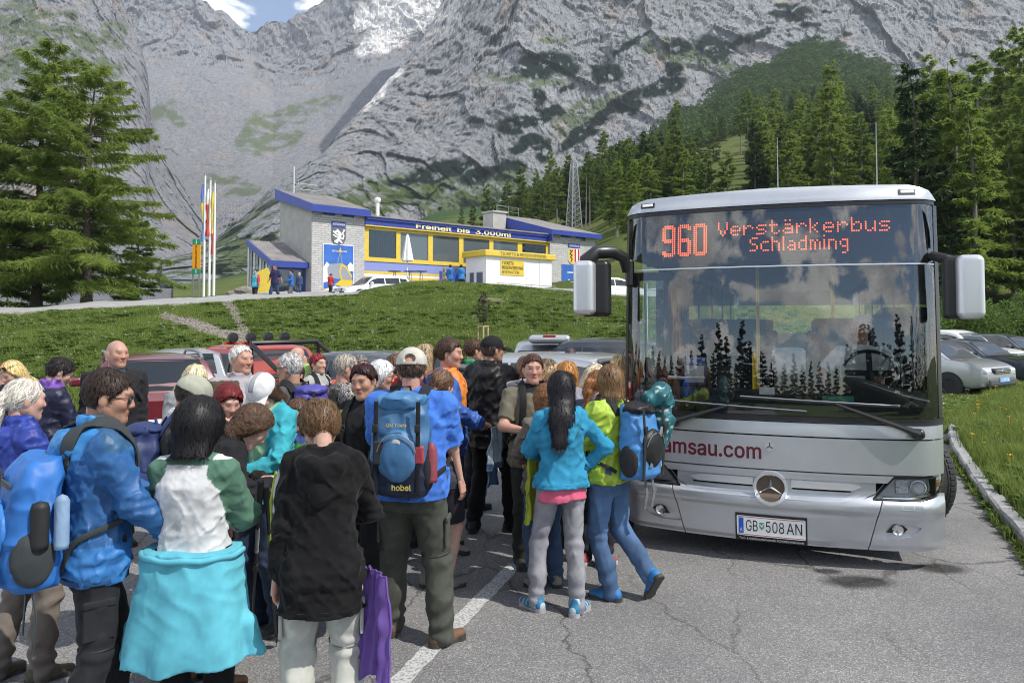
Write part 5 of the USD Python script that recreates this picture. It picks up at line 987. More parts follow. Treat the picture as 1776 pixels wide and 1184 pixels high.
# windscreen, dark surround, roof front
put('windscreen',fsheet(r2(sbox(-1.29,1.235,1.29,2.49),.03),-.004,.06),'windscreen',bus,smooth=True); put('display_glass',fsheet(r2(sbox(-1.29,2.508,1.29,3.0),.03),-.004,.06),'windscreen',bus,smooth=True)
sm('glass_seam',sbox(-1.28,2.492,1.28,2.504),-.004,.004,'silver_plain')
sm('lower_seal',sbox(-FULL,1.182,FULL,1.232),-.03,.006,'bus_black'); sm('black_band',sbox(-1.27,1.236,1.27,1.33),-.03,-.008,'bus_black')
for s_ in (-1,1): sm('corner_pillar',sbox(min(s_*1.292,s_*1.327),1.236,max(s_*1.292,s_*1.327),3.0),-.05,0,'bus_black')
sm('upper_seal',sbox(-1.30,3.0,1.30,3.035),-.03,.004,'bus_black')
sm('roof_front',Polygon([(-1.31,3.038),(1.31,3.038),(1.25,3.12),(1.1,3.165),(0,3.185),(-1.1,3.165),(-1.25,3.12)]),-.03,.012,'silver_paint',edge=.04)
for s_ in (-1,1):
    m_ = sm('marker_lamp',sbox(s_*1.08-.065,3.075,s_*1.08+.065,3.115),.0,.020,'bus_black'); sm('marker_lens',sbox(s_*1.08-.05,3.084,s_*1.08+.05,3.107),.020,.024,'paper',m_)
# display with its dots
sm('display_box',sbox(-1.12,2.54,1.20,2.985),-.10,-.06,'display_black',edge=.1)
dsp = bus; PIT = .0184; S0,Z0 =-.955,2.905
F5 = {'V': ['10001','10001','10001','10001','01010','01010','00100'],'e': ['','','01110','10001','11111','10000','01110'],'r': ['','','10110','11001','10000','10000','10000'],'s': ['','','01111','10000','01110','00001','11110'],'t': ['01000','01000','11110','01000','01000','01001','00110'],'ä': ['01010','','01110','00001','01111','10001','01111'],'k': ['10000','10000','10010','10100','11000','10100','10010'],'b': ['10000','10000','10110','11001','10001','10001','11110'],'u': ['','','10001','10001','10001','10011','01101'],
      'S': ['0111','1000','1000','0110','0001','0001','1110'],'c': ['','','0111','1000','1000','1000','0111'],'h': ['1000','1000','1110','1001','1001','1001','1001'],'l': ['1','1','1','1','1','1','1'],'a': ['','','0110','0001','0111','1001','0111'],'d': ['0001','0001','0111','1001','1001','1001','0111'],'m': ['','','11010','10101','10101','10101','10101'],'i': ['1','','1','1','1','1','1'],'n': ['','','1110','1001','1001','1001','1001'],'g': ['','','0111','1001','1001','0111','0001','0001','0110']}
def big(ch):
    g = np.zeros((16,7),bool); g[0:2,1:6] = 1; g[14:16,1:6] = 1; g[1:15,0:2] = 1; g[1:15,5:7] = 1
    if ch == '9': g[9:13,0:2] = 0; g[7:9,1:7] = 1; g[8,0] = 0
    if ch == '6': g[3:7,5:7] = 0; g[7:9,0:6] = 1; g[7,6] = 0
    return g
cells = set()
for i,ch in enumerate('960'):
    for r_,c_ in zip(*np.nonzero(big(ch))): cells.add((c_+8*i,r_))
x_ = 28
for ch in 'Verstärkerbus':
    for r_,row in enumerate(F5[ch]):
        for c_,b in enumerate(row):
            if b == '1': cells.add((x_+c_,r_))
    x_ += 6
x_ = 43
for ch in 'Schladming':
    for r_,row in enumerate(F5[ch]):
        for c_,b in enumerate(row):
            if b == '1': cells.add((x_+c_,r_+8))
    x_ += len(F5[ch][2] or '1')+1
def dots(cs,r,d):
    cs = np.array(sorted(cs),float); a = np.linspace(0,2*np.pi,6,endpoint=False); n = len(cs)
    s = S0+cs[:,0]*PIT; z = Z0-cs[:,1]*PIT; V = np.stack([s[:,None]+r*np.cos(a),z[:,None]+r*np.sin(a),np.full((n,6),d)],-1).reshape(-1,3); b = np.arange(n)[:,None]*6
    return Fm(V),np.vstack([b+[0,2,1],b+[0,3,2],b+[0,4,3],b+[0,5,4]])
put('display_dots',dots(cells,.0072,-.057),'led_red',bus,kind='stuff'); put('unlit_display_dots',dots([(c,r) for c in range(0,108) for r in range(0,17) if (c,r) not in cells],.005,-.058),'led_off',bus,kind='stuff')
# shell: roof, sides, rear
LEN = 11.8; prof = [(1.275,2.66),(1.27,2.80),(1.24,2.95),(1.15,3.07),(.95,3.14),(.5,3.17),(0,3.18)]; prof = prof+[(-x,z) for x,z in prof[-2::-1]]
m = len(prof); V = []; ys = [.10,.34,1.5,4,8,LEN]
for y in ys: k = 1 if y > .2 else .985; V += [(x*k,y+(.0 if y > .2 else .12*(1-abs(x)/1.3)*0),z-(.03 if y < .2 else 0)) for x,z in prof]
Fq = [(j*m+i,j*m+i+1,(j+1)*m+i+1,(j+1)*m+i) for j in range(len(ys)-1) for i in range(m-1)]
put('roof',MB().add(V,Fq).add(np.array(V)*[.985,1,.985]+[0,.0,.012],[q[::-1] for q in Fq]),'silver_paint',bus,smooth=40)
for s_ in (-1,1):
    sx = s_*1.27; y0_ = .30
    if s_ > 0: put('side_panel',MB().bx(sx-.03,sx,.22,1.05,.30,1.12,bev=.01).bx(sx-.03,sx,2.25,LEN,.30,1.12,bev=.01).bx(sx-.03,sx,1.06,2.24,1.02,1.12),'silver_paint',bus)
    else: put('side_panel',MB().bx(sx,sx+.03,1.75,LEN,.30,1.12,bev=.01),'silver_paint',bus)
    ws = [(.30,1.35),(1.4,3.2)] if s_ > 0 else [(1.78,3.2)]
    ws += [(3.25+1.7*k,4.9+1.7*k) for k in range(5)]
    for a,b in ws: w_ = put('side_window',MB().bx(sx-.008,sx+.008,a,b,1.16,2.62).get(),'bus_side_glass',bus)
    put('window_pillar',MB().bx(sx-.02,sx+.02,ws[0][0]-.06,ws[0][0]-.01,1.12,2.66),'bus_black',bus)
    for a,b in ws[1:]: put('window_pillar',MB().bx(sx-.018,sx+.018,a-.045,a-.004,1.12,2.66),'bus_black',bus)
    put('cant_rail',MB().bx(sx-.03,sx+.012,.25,LEN,2.622,2.70),'bus_black',bus)
put('rear_wall',MB().bx(-1.27,1.27,LEN,LEN+.05,.3,1.75).bx(-1.27,1.27,LEN,LEN+.05,2.4,3.1),'silver_paint',bus)
# open front door: two leaves folded out at the near side
for k,(y_,x_) in enumerate(((.40,-1.02),(1.62,-1.02))):
    d_ = put('door_leaf',MB().bx(x_-.28,x_-.22,y_-.02,y_+.02,.35,2.5).bx(x_+.02,x_+.08,y_-.02,y_+.02,.35,2.5).bx(x_-.22,x_+.02,y_-.02,y_+.02,2.42,2.5).bx(x_-.22,x_+.02,y_-.02,y_+.02,.35,.45),'bus_black',bus); put('door_glass',MB().bx(x_-.22,x_+.02,y_-.006,y_+.006,.45,2.42),'bus_side_glass',d_)
put('grab_rail',MB().tube([(-1.18,.42,1.2),(-1.18,.42,2.4)],.018,8),'chrome',bus); put('door_knob',MB().lathe([(.001,.03),(.025,.02),(.03,0)],12,(-1.2,.36,2.02),np.array([[1,0,0],[0,0,-1],[0,1,0]])),'paper',bus)
# interior
put('cab_floor',MB().bx(-1.24,1.24,.25,LEN-.1,.55,.62),'floor_grey',bus); put('ceiling',MB().bx(-1.2,1.2,.3,LEN-.1,2.72,2.76),'interior_grey',bus)
xs = np.linspace(-1.24,1.24,40); hump = 1.38+.14*np.exp(-((xs-.62)/.42) ** 2); V = []
for y_,k in ((.10,.0),(.22,.7),(.45,1),(.75,.98),(.78,.2)): V.append(np.stack([xs,np.full_like(xs,y_)-.2*(1-(xs/1.33) ** 2)*(1 if y_ < .3 else .6),1.26+(hump-1.26)*k-(.5 if y_ > .77 else 0)],1))
v_,f_ = grid_mesh(*np.array(V).transpose(2,0,1)); put('dashboard',(v_,f_[:,::-1]),'dash_grey',bus,smooth=40)
swx,swz = BL(1508,628,.80); A = np.array([[1,0,0],[0,math.cos(1.05),-math.sin(1.05)],[0,math.sin(1.05),math.cos(1.05)]]); a = np.linspace(0,2*np.pi,33); ring = np.stack([.23*np.cos(a),.23*np.sin(a),0*a],1) @ A.T+[swx,.80,swz-.10]
sw = put('steering_wheel',MB().tube(ring,.017,8,False),'bus_black',bus); put('spokes',MB().box((swx,.80,swz-.10),(.42,.05,.02),A).box((swx,.80,swz-.10),(.05,.42,.02),A).tube([(swx,.80,swz-.1),(swx,.62,swz-.38)],.04,8),'dash_dark',sw)
def seat(x,y,name='seat',w=.44,m_='seat_blue',zf=.62):
    s0_ = put(name,MB().bx(x-w/2,x+w/2,y-.02,y+.42,zf+.38,zf+.50,bev=.04).box((x,y+.47,zf+.85),(w,.11,.78),bev=.05).box((x,y+.49,zf+1.33),(w*.62,.09,.22),bev=.04).bx(x-w*.35,x+w*.35,y+.1,y+.35,zf,zf+.38),m_,bus)
    return s0_
seat(.62,1.35,'driver_seat',.5,'dash_dark')
for r_ in range(7):
    for x in (-.95,-.48,.48,.95): seat(x,3.0+r_*.85)
put('partition',MB().bx(.2,1.22,1.98,2.02,.62,1.75),'dash_dark',bus); put('partition',MB().bx(-1.22,-.45,2.2,2.24,.62,1.5),'dash_dark',bus)
for (u,v0,v1,y_) in ((1443,440,640,1.9),(1313,440,600,2.3)): x,z = BL(u,v0,y_); put('handrail',MB().tube([(x,y_,.62),(x,y_,2.72)],.018,8),'pole_yellow',bus)
for (u,y_) in ((1160,1.0),(1308,1.2)): x,z = BL(u,612,y_); x2,z2 = BL(u,660,y_); put('handrail',MB().tube([(x,y_,z2-.3),(x,y_,z)],.02,8),'pole_yellow',bus)
y_ = 1.05; x0,z1 = BL(1156,538,y_); x1,z0 = BL(1186,612,y_); xs = np.linspace(0,1,41); pl_ = .02*np.sin(xs*28); V = np.vstack([np.stack([x0+.05+(x1-x0-.1)*xs,y_+pl_,0*xs+z1+.25],1),np.stack([x0+(x1-x0)*xs,y_+pl_*1.4,0*xs+z0],1)]); i = np.arange(40)
put('curtain',(V,np.vstack([np.stack([i,i+1,i+42],1),np.stack([i,i+42,i+41],1)])),'curtain_orange',bus,smooth=True)
x,z = BL(1195,660,.25); put('paper_sheet',MB().box((x-.02,.22,1.50),(.34,.16,.012),rotz(.1)),'paper',bus); x,z = BL(1205,630,.5); lf = put('leaflet_box',MB().bx(x-.10,x+.10,.48,.56,1.42,1.68),'leaflet_blue',bus); put('leaflet',MB().bx(x-.09,x+.09,.465,.479,1.44,1.60),'paper',lf)
x,z = BL(1368,617,.75); put('ticket_machine',MB().box((x,.75,z-.04),(.30,.18,.24),bev=.03),'paper',bus); x,z = BL(1333,675,.1); put('sticker',fpatch(affinity.translate(rbox(.125,.062,.006),x+.0,1.435),-.009,-.0075,.2),'paper',bus); x,z = BL(1452,686,.1); put('sticker',fpatch(affinity.translate(rbox(.24,.05,.004),x,1.385),-.009,-.0075,.2),'crest_green',bus)  # white block added to stand for a paper sheet's reflection
cf = MB(); q = np.random.default_rng(4)
x,z = BL(1535,590,1.25); put('driver_jacket',MB().box((x+.10,1.55,z+.05),(.40,.22,.55),bev=.1).box((x+.2,1.5,z-.25),(.3,.25,.4),bev=.1),'dash_dark',bus)
for k in range(3):
    x,z = BL(1545+18*k,640-8*k,.6); a = np.linspace(0,2.8,14); put('cable_loop',MB().tube(np.stack([x+.10*np.cos(a),.6+0*a,z-.12+.22*np.sin(a)],1),.014,6),'interior_grey',bus)
x,z = BL(1612,590,.5); put('cab_monitor',MB().box((x,.5,z),(.14,.05,.12),bev=.015),'dash_grey',bus)
# mirrors
def rounded_slab(w,h,t,r,n=3):
    m_ = trimesh.creation.extrude_polygon(rbox(w,h,r),t,engine='earcut'); v = np.array(m_.vertices); v[:,2] -= t/2; return v,np.array(m_.faces)
def hullbox(c,s,r):
    import manifold3d as m3
    sp = m3.Manifold.sphere(r,20); q_ = [sp.translate([sx*(s[0]/2-r),sy*(s[1]/2-r),sz*(s[2]/2-r)]) for sx in (-1,1) for sy in (-1,1) for sz in (-1,1)]; h = m3.Manifold.batch_hull(q_).to_mesh(); return np.array(h.vert_properties)[:,:3]+c,np.array(h.tri_verts)
ym =-.28; x0,z1 = BL(1000,453,ym); x1,z0 = BL(1030,546,ym); xb,_ = BL(1048,500,ym)
mr = put('mirror',MB().add(*hullbox(((x0+xb)/2+.03,ym+.10,(z0+z1)/2-.005),(xb-x0,.17,z1-z0+.02),.045)),'bus_black',bus,smooth=40); put('mirror_cover',MB().add(*hullbox(((x0+x1)/2+.0,ym,(z0+z1)/2),(x1-x0+.03,.20,z1-z0),.05)),'silver_plain',mr,smooth=40)
pa = [BL(1088,470,.05),BL(1082,447,0),BL(1062,437,-.1),BL(1035,437,-.2),BL(1018,452,-.24),BL(1016,470,-.24)]; yy = [.05,0,-.1,-.2,-.24,-.24]; put('mirror_arm',MB().tube([(p_[0],y_,p_[1]) for p_,y_ in zip(pa,yy)],[.05,.055,.06,.065,.075,.06],12),'bus_black',mr,smooth=40)
put('mirror_bracket',MB().box((pa[0][0]+.02,.06,pa[0][1]-.02),(.07,.1,.26),bev=.02),'bus_black',mr)
ym =-.12; x0,z1 = BL(1657,443,ym); x1,z0 = BL(1707,553,ym); mr = put('mirror',MB().add(*hullbox(((x0+x1)/2-.05,ym+.09,(z0+z1)/2),(x1-x0+.06,.16,z1-z0+.005),.04)),'bus_black',bus,smooth=40); put('mirror_cover',MB().add(*hullbox(((x0+x1)/2,ym,(z0+z1)/2),(x1-x0,.20,z1-z0),.05)),'silver_plain',mr,smooth=40)
put('mirror_arm',MB().tube([(1.27,.12,z1+.02),(1.36,.0,z1-.02),(x0+.02,ym+.05,z1-.06)],.04,10),'bus_black',mr)
# wipers
def wiper(p_,elbow,b0,b1,piv=True):
    g = lambda s,z,d: Fm(np.array([[s,z,d]]))[0]
    w = put('wiper',MB().tube([g(*p_,.05),g(p_[0]*.8+elbow[0]*.2,p_[1]*.8+elbow[1]*.2,.055),g(*elbow,.03)],[.034,.022,.010],8),'bus_black',bus,smooth=40); put('pivot_cap',MB().add(*hullbox(g(*p_,.03),(.10,.09,.085),.035)),'bus_black',w,smooth=40)
    t = np.linspace(0,1,16); put('blade',MB().tube(np.array([g(b0[0]+(b1[0]-b0[0])*k,b0[1]+(b1[1]-b0[1])*k,.016) for k in t]),.009,6),'rubber',w); put('blade_spine',MB().tube(np.array([g(b0[0]+(b1[0]-b0[0])*k,b0[1]+(b1[1]-b0[1])*k+.012,.022) for k in t]),.0045,5),'grey_metal',w)
wiper((1.105,1.118),(.50,1.345),(-.25,1.375),(.98,1.33)); wiper((-.82,1.135),(-.35,1.30),(-1.02,1.318),(.28,1.268))
# antennas and wheels
for u,v0,v1 in ((1521,212,318),(1349,238,322)): x,z = BL(u,v1,.8); put('antenna',MB().tube([(x,.8,3.15),(x,.8,BL(u,v0,.8)[1])],[.008,.003],5).lathe([(.03,0),(.02,.05),(.008,.06)],10,(x,.8,3.16)),'grey_metal',bus)
def wheel_mesh(R,w):
    t = MB().lathe([(R*.58,-w/2),(R*.9,-w/2),(R*.97,-w*.46),(R,-w*.36),(R,-.02),(R*.985,-.018),(R*.985,.018),(R,.02),(R,w*.36),(R*.97,w*.46),(R*.9,w/2),(R*.58,w/2)],40); b = MB()
    for k in range(60): a = k*2*math.pi/60; Ra = np.array([[math.cos(a),-math.sin(a),0],[math.sin(a),math.cos(a),0],[0,0,1]]); b.box((Ra @ [R+.002,0,w*.25]),(.012,R*.06,w*.2),Ra).box((Ra @ [R+.002,0,-w*.25]),(.012,R*.06,w*.2),Ra)
    r_ = MB().lathe([(.02,w*.30),(R*.2,w*.34),(R*.25,w*.2),(R*.52,w*.12),(R*.56,w*.42),(R*.6,w*.44),(R*.6,-w*.4)],32); return t,b,r_
for x,y_,st_ in ((1.20,1.60,-.64),(-1.08,1.66,-.62),(1.10,8.2,0),(-1.10,8.2,0)):
    c,s_ = math.cos(-st_),math.sin(-st_); ax = np.array([c,s_,0])*(1 if x > 0 else -1); R_ = np.column_stack([np.array([-s_,c,0]),[0,0,1.0],ax]); 
    if np.linalg.det(R_) < 0: R_[:,0] *=-1
    T_ = np.eye(4); T_[:3,:3] = R_; T_[:3,3] = (x,y_,.50); t,b,r_ = wheel_mesh(.50,.28); ap = lambda mb_: (lambda v,f: (v @ R_.T+T_[:3,3],f))(*mb_.get())
    w = put('wheel',MB().add(*ap(t)).add(*ap(b)),'rubber',bus,smooth=30); put('rim',ap(r_),'lamp_back',w,smooth=30)
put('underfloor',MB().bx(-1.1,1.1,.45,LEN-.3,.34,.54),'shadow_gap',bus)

# ------------------------------------------------------------------ parked cars
for nm,c in (('car_dark_red',(0.11,0.008,0.015)),('car_orange_red',(0.32,0.035,0.015)),('car_charcoal',(0.035,0.04,0.042)),('car_navy',(0.012,0.016,0.03)),('car_black',(0.012,0.013,0.015))): mat(nm,c,0.3,coat=1.0,spec=.6)
mat('car_silver',(0.48,0.49,0.50),0.3,metal=.7,coat=.8); mat('car_white',(0.70,0.70,0.70),0.3,coat=.8); mat('tail_red',(0.42,0.01,0.01),0.15,coat=1.0); mat('head_clear',(0.55,0.57,0.6),0.1,coat=1.0); mat('plastic_grey',(0.07,0.075,0.08),0.6); mat('plate_light_blue',(0.12,0.36,0.68),0.4); mat('cabin_dark',(0.02,0.02,0.022),0.9)
# style: length, half width, belt profile, roof profile along x (0 front .. 1 rear)
STY = {'wagon': dict(L=4.6,w=.89,belt=[(0,.62),(.04,.76),(.26,.93),(.6,.97),(.97,1.00),(1,.92)],roof=[(0,.62),(.04,.76),(.26,.93),(.42,1.42),(.50,1.50),(.75,1.52),(.90,1.47),(.965,1.02),(1,.92)],ws=(.27,.415),rw=(.905,.962),side=(.32,.90)),
       'suv': dict(L=4.6,w=.93,belt=[(0,.72),(.03,.92),(.25,1.06),(.6,1.10),(.97,1.12),(1,1.0)],roof=[(0,.72),(.03,.92),(.25,1.06),(.39,1.60),(.48,1.70),(.80,1.71),(.90,1.66),(.968,1.16),(1,1.0)],ws=(.26,.385),rw=(.905,.963),side=(.30,.90)),
       'mpv': dict(L=4.4,w=.90,belt=[(0,.66),(.03,.82),(.20,1.0),(.6,1.03),(.97,1.05),(1,.95)],roof=[(0,.66),(.03,.82),(.20,1.0),(.40,1.55),(.5,1.63),(.85,1.63),(.94,1.55),(.98,1.1),(1,.95)],ws=(.21,.395),rw=(.945,.977),side=(.27,.93)),
       'sedan': dict(L=4.75,w=.90,belt=[(0,.60),(.03,.74),(.28,.92),(.6,.95),(.97,.96),(1,.85)],roof=[(0,.60),(.03,.74),(.28,.92),(.44,1.38),(.52,1.44),(.66,1.43),(.82,1.02),(.97,.97),(1,.85)],ws=(.29,.43),rw=(.67,.81),side=(.34,.76)),
       'pickup': dict(L=5.1,w=.92,belt=[(0,.78),(.03,.98),(.24,1.08),(.6,1.10),(.99,1.10),(1,1.0)],roof=[(0,.78),(.03,.98),(.24,1.08),(.34,1.50),(.40,1.60),(.56,1.60),(.60,1.54),(.62,1.11),(.99,1.11),(1,1.0)],ws=(.25,.335),rw=(.603,.618),side=(.27,.60))}
def car(name,style,paint,loc,heading,label,group='cars parked at the foot of the bank',plate='white',rails=False,hatch=False,grille=True,far=False,z=0.0,badge=None):
    S = STY[style]; L,w = S['L'],S['w']; bx_,bz_ = np.array(S['belt']).T; rx_,rz_ = np.array(S['roof']).T
    belt,roof = PchipInterpolator(bx_,bz_),PchipInterpolator(rx_,rz_)
    def wid(t): return w*(1-.16*np.clip((.10-t)/.10,0,1) ** 2-.10*np.clip((t-.93)/.07,0,1) ** 2)
    def ring(t):
        b,r,W = float(belt(t)),float(roof(t)),float(wid(t)); r = max(r,b+.004); g = np.clip((r-b)/.5,0,1); wr = W*(.97-.22*g); zb = .26+.10*np.clip((.08-t)/.08,0,1)
        return [(0,zb),(W*.85,zb),(W*.97,zb+.08),(W,(zb+b)*.5),(W*.985,b-.05),(W*.965,b),(wr+.02,r-.075*g),(wr-.03,r-.02*g),(wr*.55,r+.012*g),(0,r+.02*g)]
    g = xform(name,(loc[0],loc[1],z),heading,label,'car' if style != 'pickup' else 'pickup',group)
    ts = np.unique(np.concatenate([np.linspace(0,1,34),rx_])); R = [ring(t) for t in ts]; m_ = len(R[0]); V = []
    for t,r in zip(ts,R): X = (0.5-t)*L; V += [(X,y,zz) for y,zz in r]+[(X,-y,zz) for y,zz in r[-2:0:-1]]
    n_ = 2*m_-2; F = [(i*n_+k,i*n_+(k+1) % n_,(i+1)*n_+(k+1) % n_,(i+1)*n_+k) for i in range(len(ts)-1) for k in range(n_)]
    mb = MB().add(V,F); e = (len(ts)-1)*n_; mb.add([V[k] for k in range(n_)],[(0,k,k+1) for k in range(1,n_-1)]).add([V[e+k] for k in range(n_)],[(0,k+1,k) for k in range(1,n_-1)])
    body = put('body',mb,paint,g,smooth=32)
    def facet(t,k,s,off=.006):
        r = ring(t); a,b = np.array(r[5]),np.array(r[6]); p = a+(b-a)*k; return ((0.5-t)*L,s*(p[0]+off),p[1])
    def sheet_(fn,us,vs):
        G = np.array([[fn(u,v) for v in vs] for u in us]); i = np.arange(G.shape[0]*G.shape[1]).reshape(G.shape[:2]); return G.reshape(-1,3),np.stack([i[:-1,:-1],i[1:,:-1],i[1:,1:],i[:-1,1:]],-1).reshape(-1,4)
    a,b = S['side']; cuts = [a+(b-a)*q for q in ((0,.42,.80,1) if style in ('wagon','suv','mpv') else (0,.52,1))]
    for s in (-1,1):
        for c0,c1 in zip(cuts[:-1],cuts[1:]): put('side_window',sheet_(lambda t,k: facet(t,k,s),np.linspace(c0+.007,c1-.007,7),np.linspace(.10,.86,3)),'car_gloss_glass',g)
        r = ring(cuts[0]+.02); put('door_mirror',MB().add(*hullbox(((0.5-cuts[0]-.03)*L,s*(w+.10),r[5][1]+.08),(.14,.20,.15),.05)),paint,g,smooth=40)
        for c0 in cuts[1:-1]: put('door_gap',MB().add(*sheet_(lambda t,zz: ((.5-t)*L,s*(wid(t)*np.interp(zz,[.35,.62,.97],[.98,1.0,.972])+.004),zz),np.linspace(c0-.0012,c0+.0012,2),np.linspace(.38,float(belt(c0))-.02,4))),'shadow_gap',g); put('door_handle',MB().box(((.5-c0+.035)*L,s*(w+.005),.84*float(belt(c0))+.02),(.16,.03,.03),bev=.012),paint,g)
    top = lambda t,y,off=.008: ((0.5-t)*L,y,float(roof(t))+off+.012*(1-abs(y)))
    def cross(t0,t1,nm,k=.90): put(nm,sheet_(lambda t,q: top(t,q*(wid(t)*(.97-.22*np.clip((roof(t)-belt(t))/.5,0,1))-.05)*k),np.linspace(t0,t1,6),np.linspace(-1,1,9)),'car_gloss_glass',g,smooth=True)
    cross(*S['ws'],'windscreen')
    if not hatch: cross(*S['rw'],'rear_window')
    for s in (-1,1):
        W = float(wid(.985)); zt_ = float(belt(.98)); put('tail_light',MB().add(*hullbox((-.5*L+.09,s*(W-.085),zt_-.12),(.20,.20,.30 if style != 'sedan' else .16),.06)),'tail_red',g,smooth=40); W = float(wid(.03)); put('headlight',MB().add(*hullbox((.5*L-.16,s*(W-.19),float(belt(.03))-.10),(.30,.34,.17),.07)),'head_clear',g,smooth=40)
        if rails: put('roof_rail',MB().tube([((.5-t)*L,s*w*.70,float(roof(t))+.05-(.04 if t in (.44,.9) else 0)) for t in (.44,.5,.7,.85,.9)],.022,6),'grey_metal',g)
    put('bumper',MB().add(*hullbox((.5*L-.06,0,.44),(.24,2*w*.80,.24),.08)),'plastic_grey',g,smooth=40); put('bumper',MB().add(*hullbox((-.5*L+.06,0,.46),(.26,2*w*.86,.26),.08)),'plastic_grey' if style in ('pickup','suv') else paint,g,smooth=40)
    gr = put('grille',MB().add(*hullbox((.5*L-.03,0,float(belt(.02))-.06),(.12,w*1.0,.15),.045)),'bus_black',g,smooth=40)
    for k in range(3): put('grille_bar',MB().box((.5*L+.034,0,float(belt(.02))-.10+.04*k),(.012,w*.86,.010)),'chrome',gr)
    put('grille_badge',MB().lathe([(.035,0),(.055,.006),(.055,.018),(.035,.02)],16,(.5*L+.035,0,float(belt(.02))-.06),np.array([[0,0,1],[0,1,0],[-1,0,0]]).T),'chrome',gr)
    for X,sg_ in ((.5*L+.068,1),(-.5*L-.076,-1)):
        p_ = put('number_plate',MB().box((X,0,.50 if sg_ > 0 else .62),(.012,.52,.12),bev=.004),'plate_light_blue' if plate == 'blue' else 'plate_white',g); v,f = text_poly_mesh('LI 79 CA' if plate == 'blue' else 'W 415 HK',.07,.003,True) if plate != 'none' and not far else (None,None)
        if v is not None and sg_ > 0: v = v-[(v[:,0].max())/2,.035,0]; put('plate_letters',(np.stack([X+.007+v[:,2],v[:,0],.50+v[:,1]],1),f),'plate_white' if plate == 'blue' else 'ink',p_)
    if grille: put('cowl_vent',MB().box(((.5-S['ws'][0]+.03)*L,-.32,float(roof(S['ws'][0]-.03))+.02),(.10,.30,.012)),'shadow_gap',g)
    for X in (.5*L-.92,-.5*L+.86):
        for s in (-1,1):
            t,b,r_ = wheel_mesh(.32 if style in ('wagon','sedan','mpv') else .37,.21); zc = .32 if style in ('wagon','sedan','mpv') else .37; R_ = np.array([[1,0,0],[0,0,s],[0,-s,0]]).astype(float); q_ = lambda mb_: (lambda v,f: (v @ R_.T+[X,s*(w-.085),zc],f))(*mb_.get())
            put('wheel_arch',(lambda v,f: (v @ R_.T+[X,s*(w-.030),zc],f))(*MB().lathe([(.001,.036),(zc+.045,.036),(zc+.05,.02),(zc+.05,-.1)],28).get()),'cabin_dark',g); wh = put('wheel',q_(t),'rubber',g,smooth=30); put('rim',q_(r_),'lamp_back',wh,smooth=30)
    if hatch:
        put('open_tailgate',MB().add(*hullbox((-.5*L-.05,0,1.69),(.70,.80,.16),.075)),paint,g,smooth=40); put('tailgate_lining',MB().box((-.5*L-.07,0,1.606),(.56,.64,.012)),'cabin_dark',g); put('boot_opening',MB().bx(-.5*L-.01,-.5*L+.25,-.62,.62,.75,1.45),'cabin_dark',g); put('brake_light',MB().box((-.5*L-.36,0,1.75),(.08,.24,.03)),'tail_red',g)
    if style == 'pickup':
        put('sport_bar',MB().tube([(-.16*L,-.72,1.1),(-.15*L,-.68,1.66),(-.15*L,.68,1.66),(-.16*L,.72,1.1)],.045,8).tube([(-.15*L,-.68,1.64),(-.36*L,-.74,1.1)],.04,8).tube([(-.15*L,.68,1.64),(-.36*L,.74,1.1)],.04,8),'bus_black',g,smooth=40); put('bed',MB().bx(-.49*L,-.13*L,-.74,.74,1.105,1.118),'cabin_dark',g)
        for k in range(4): lp = put('roof_lamp',MB().lathe([(.001,.0),(.075,.02),(.095,.07),(.09,.12),(.001,.13)],14,(.02*L,-.54+.36*k,1.74),np.array([[0,0,1],[0,1,0],[-1,0,0]]).T),'bus_black',g,smooth=40)
        put('lamp_bar',MB().tube([(.015*L,-.7,1.64),(.015*L,.7,1.64)],.025,6),paint,g)
    return g
M['car_gloss_glass'] = usdkit.material(stage,'/World/Looks/car_gloss_glass',{'p': ('principled_bsdf',{'base_color': (0.010,0.013,0.014),'roughness': 0.03,'specular_ior_level': 0.9})},[],surface='p.BSDF')
def at_px(u,d): return ((u-CU)/FPX*d,d)
def hd(deg_left): return math.radians(90+deg_left)        # heading: degrees to the left of straight away from the camera
car('estate_car','wagon','car_dark_red',(-6.05,12.7),hd(30),'dark red estate car with roof rails behind the man in the blue jacket',rails=True)
car('estate_car','wagon','car_silver',at_px(352,15.0),hd(10),'pale silver estate car between the dark red car and the orange-red pickup')
car('pickup_truck','pickup','car_orange_red',at_px(452,14.0),hd(52),'orange-red pickup with four round lamps on its roof bar',grille=False)
car('estate_car','wagon','car_charcoal',at_px(612,13.6),hd(50),'charcoal estate car at the foot of the bank behind the grey-haired man')
car('hatchback','wagon','car_silver',at_px(908,13.0),hd(50),'silver car seen side on behind the man in the olive polo shirt')
car('hatchback','mpv','car_silver',at_px(957,17.2),hd(-4),'silver hatchback with its tailgate open at the foot of the bank',hatch=True)
car('off_roader','suv','car_black',at_px(1042,14.6),hd(40),'black off-roader beside the open tailgate, behind the bus door')
G2 = 'cars parked beyond the bus on the right'
fr = lambda deg: math.radians(-90+deg)
car('people_carrier','mpv','car_silver',(11.75,22.2),fr(33),'silver people carrier with a light blue number plate, nearest beyond the bus',G2,plate='blue')
car('saloon_car','sedan','car_navy',(15.2,25.6),fr(30),'navy blue saloon with a chrome grille beside the silver people carrier',G2)
car('off_roader','suv','car_white',(17.0,29.6),fr(30),'white car parked behind the navy saloon at the right edge',G2,far=True)
car('estate_car','wagon','car_charcoal',(20.6,32.2),fr(30),'dark grey car mostly cut off by the right picture edge',G2,far=True)
vp = BF(648,490,-7.0); q_ = B_O+B_X*vp[0]+B_Y*-7.0
car('estate_car','wagon','car_white',(q_[0],q_[1]),B_A+math.pi,'white car parked before the station poster, half hidden by the grass crest','vehicles by the station',z=3.2,far=True)
q_ = (1062-CU)/FPX*50
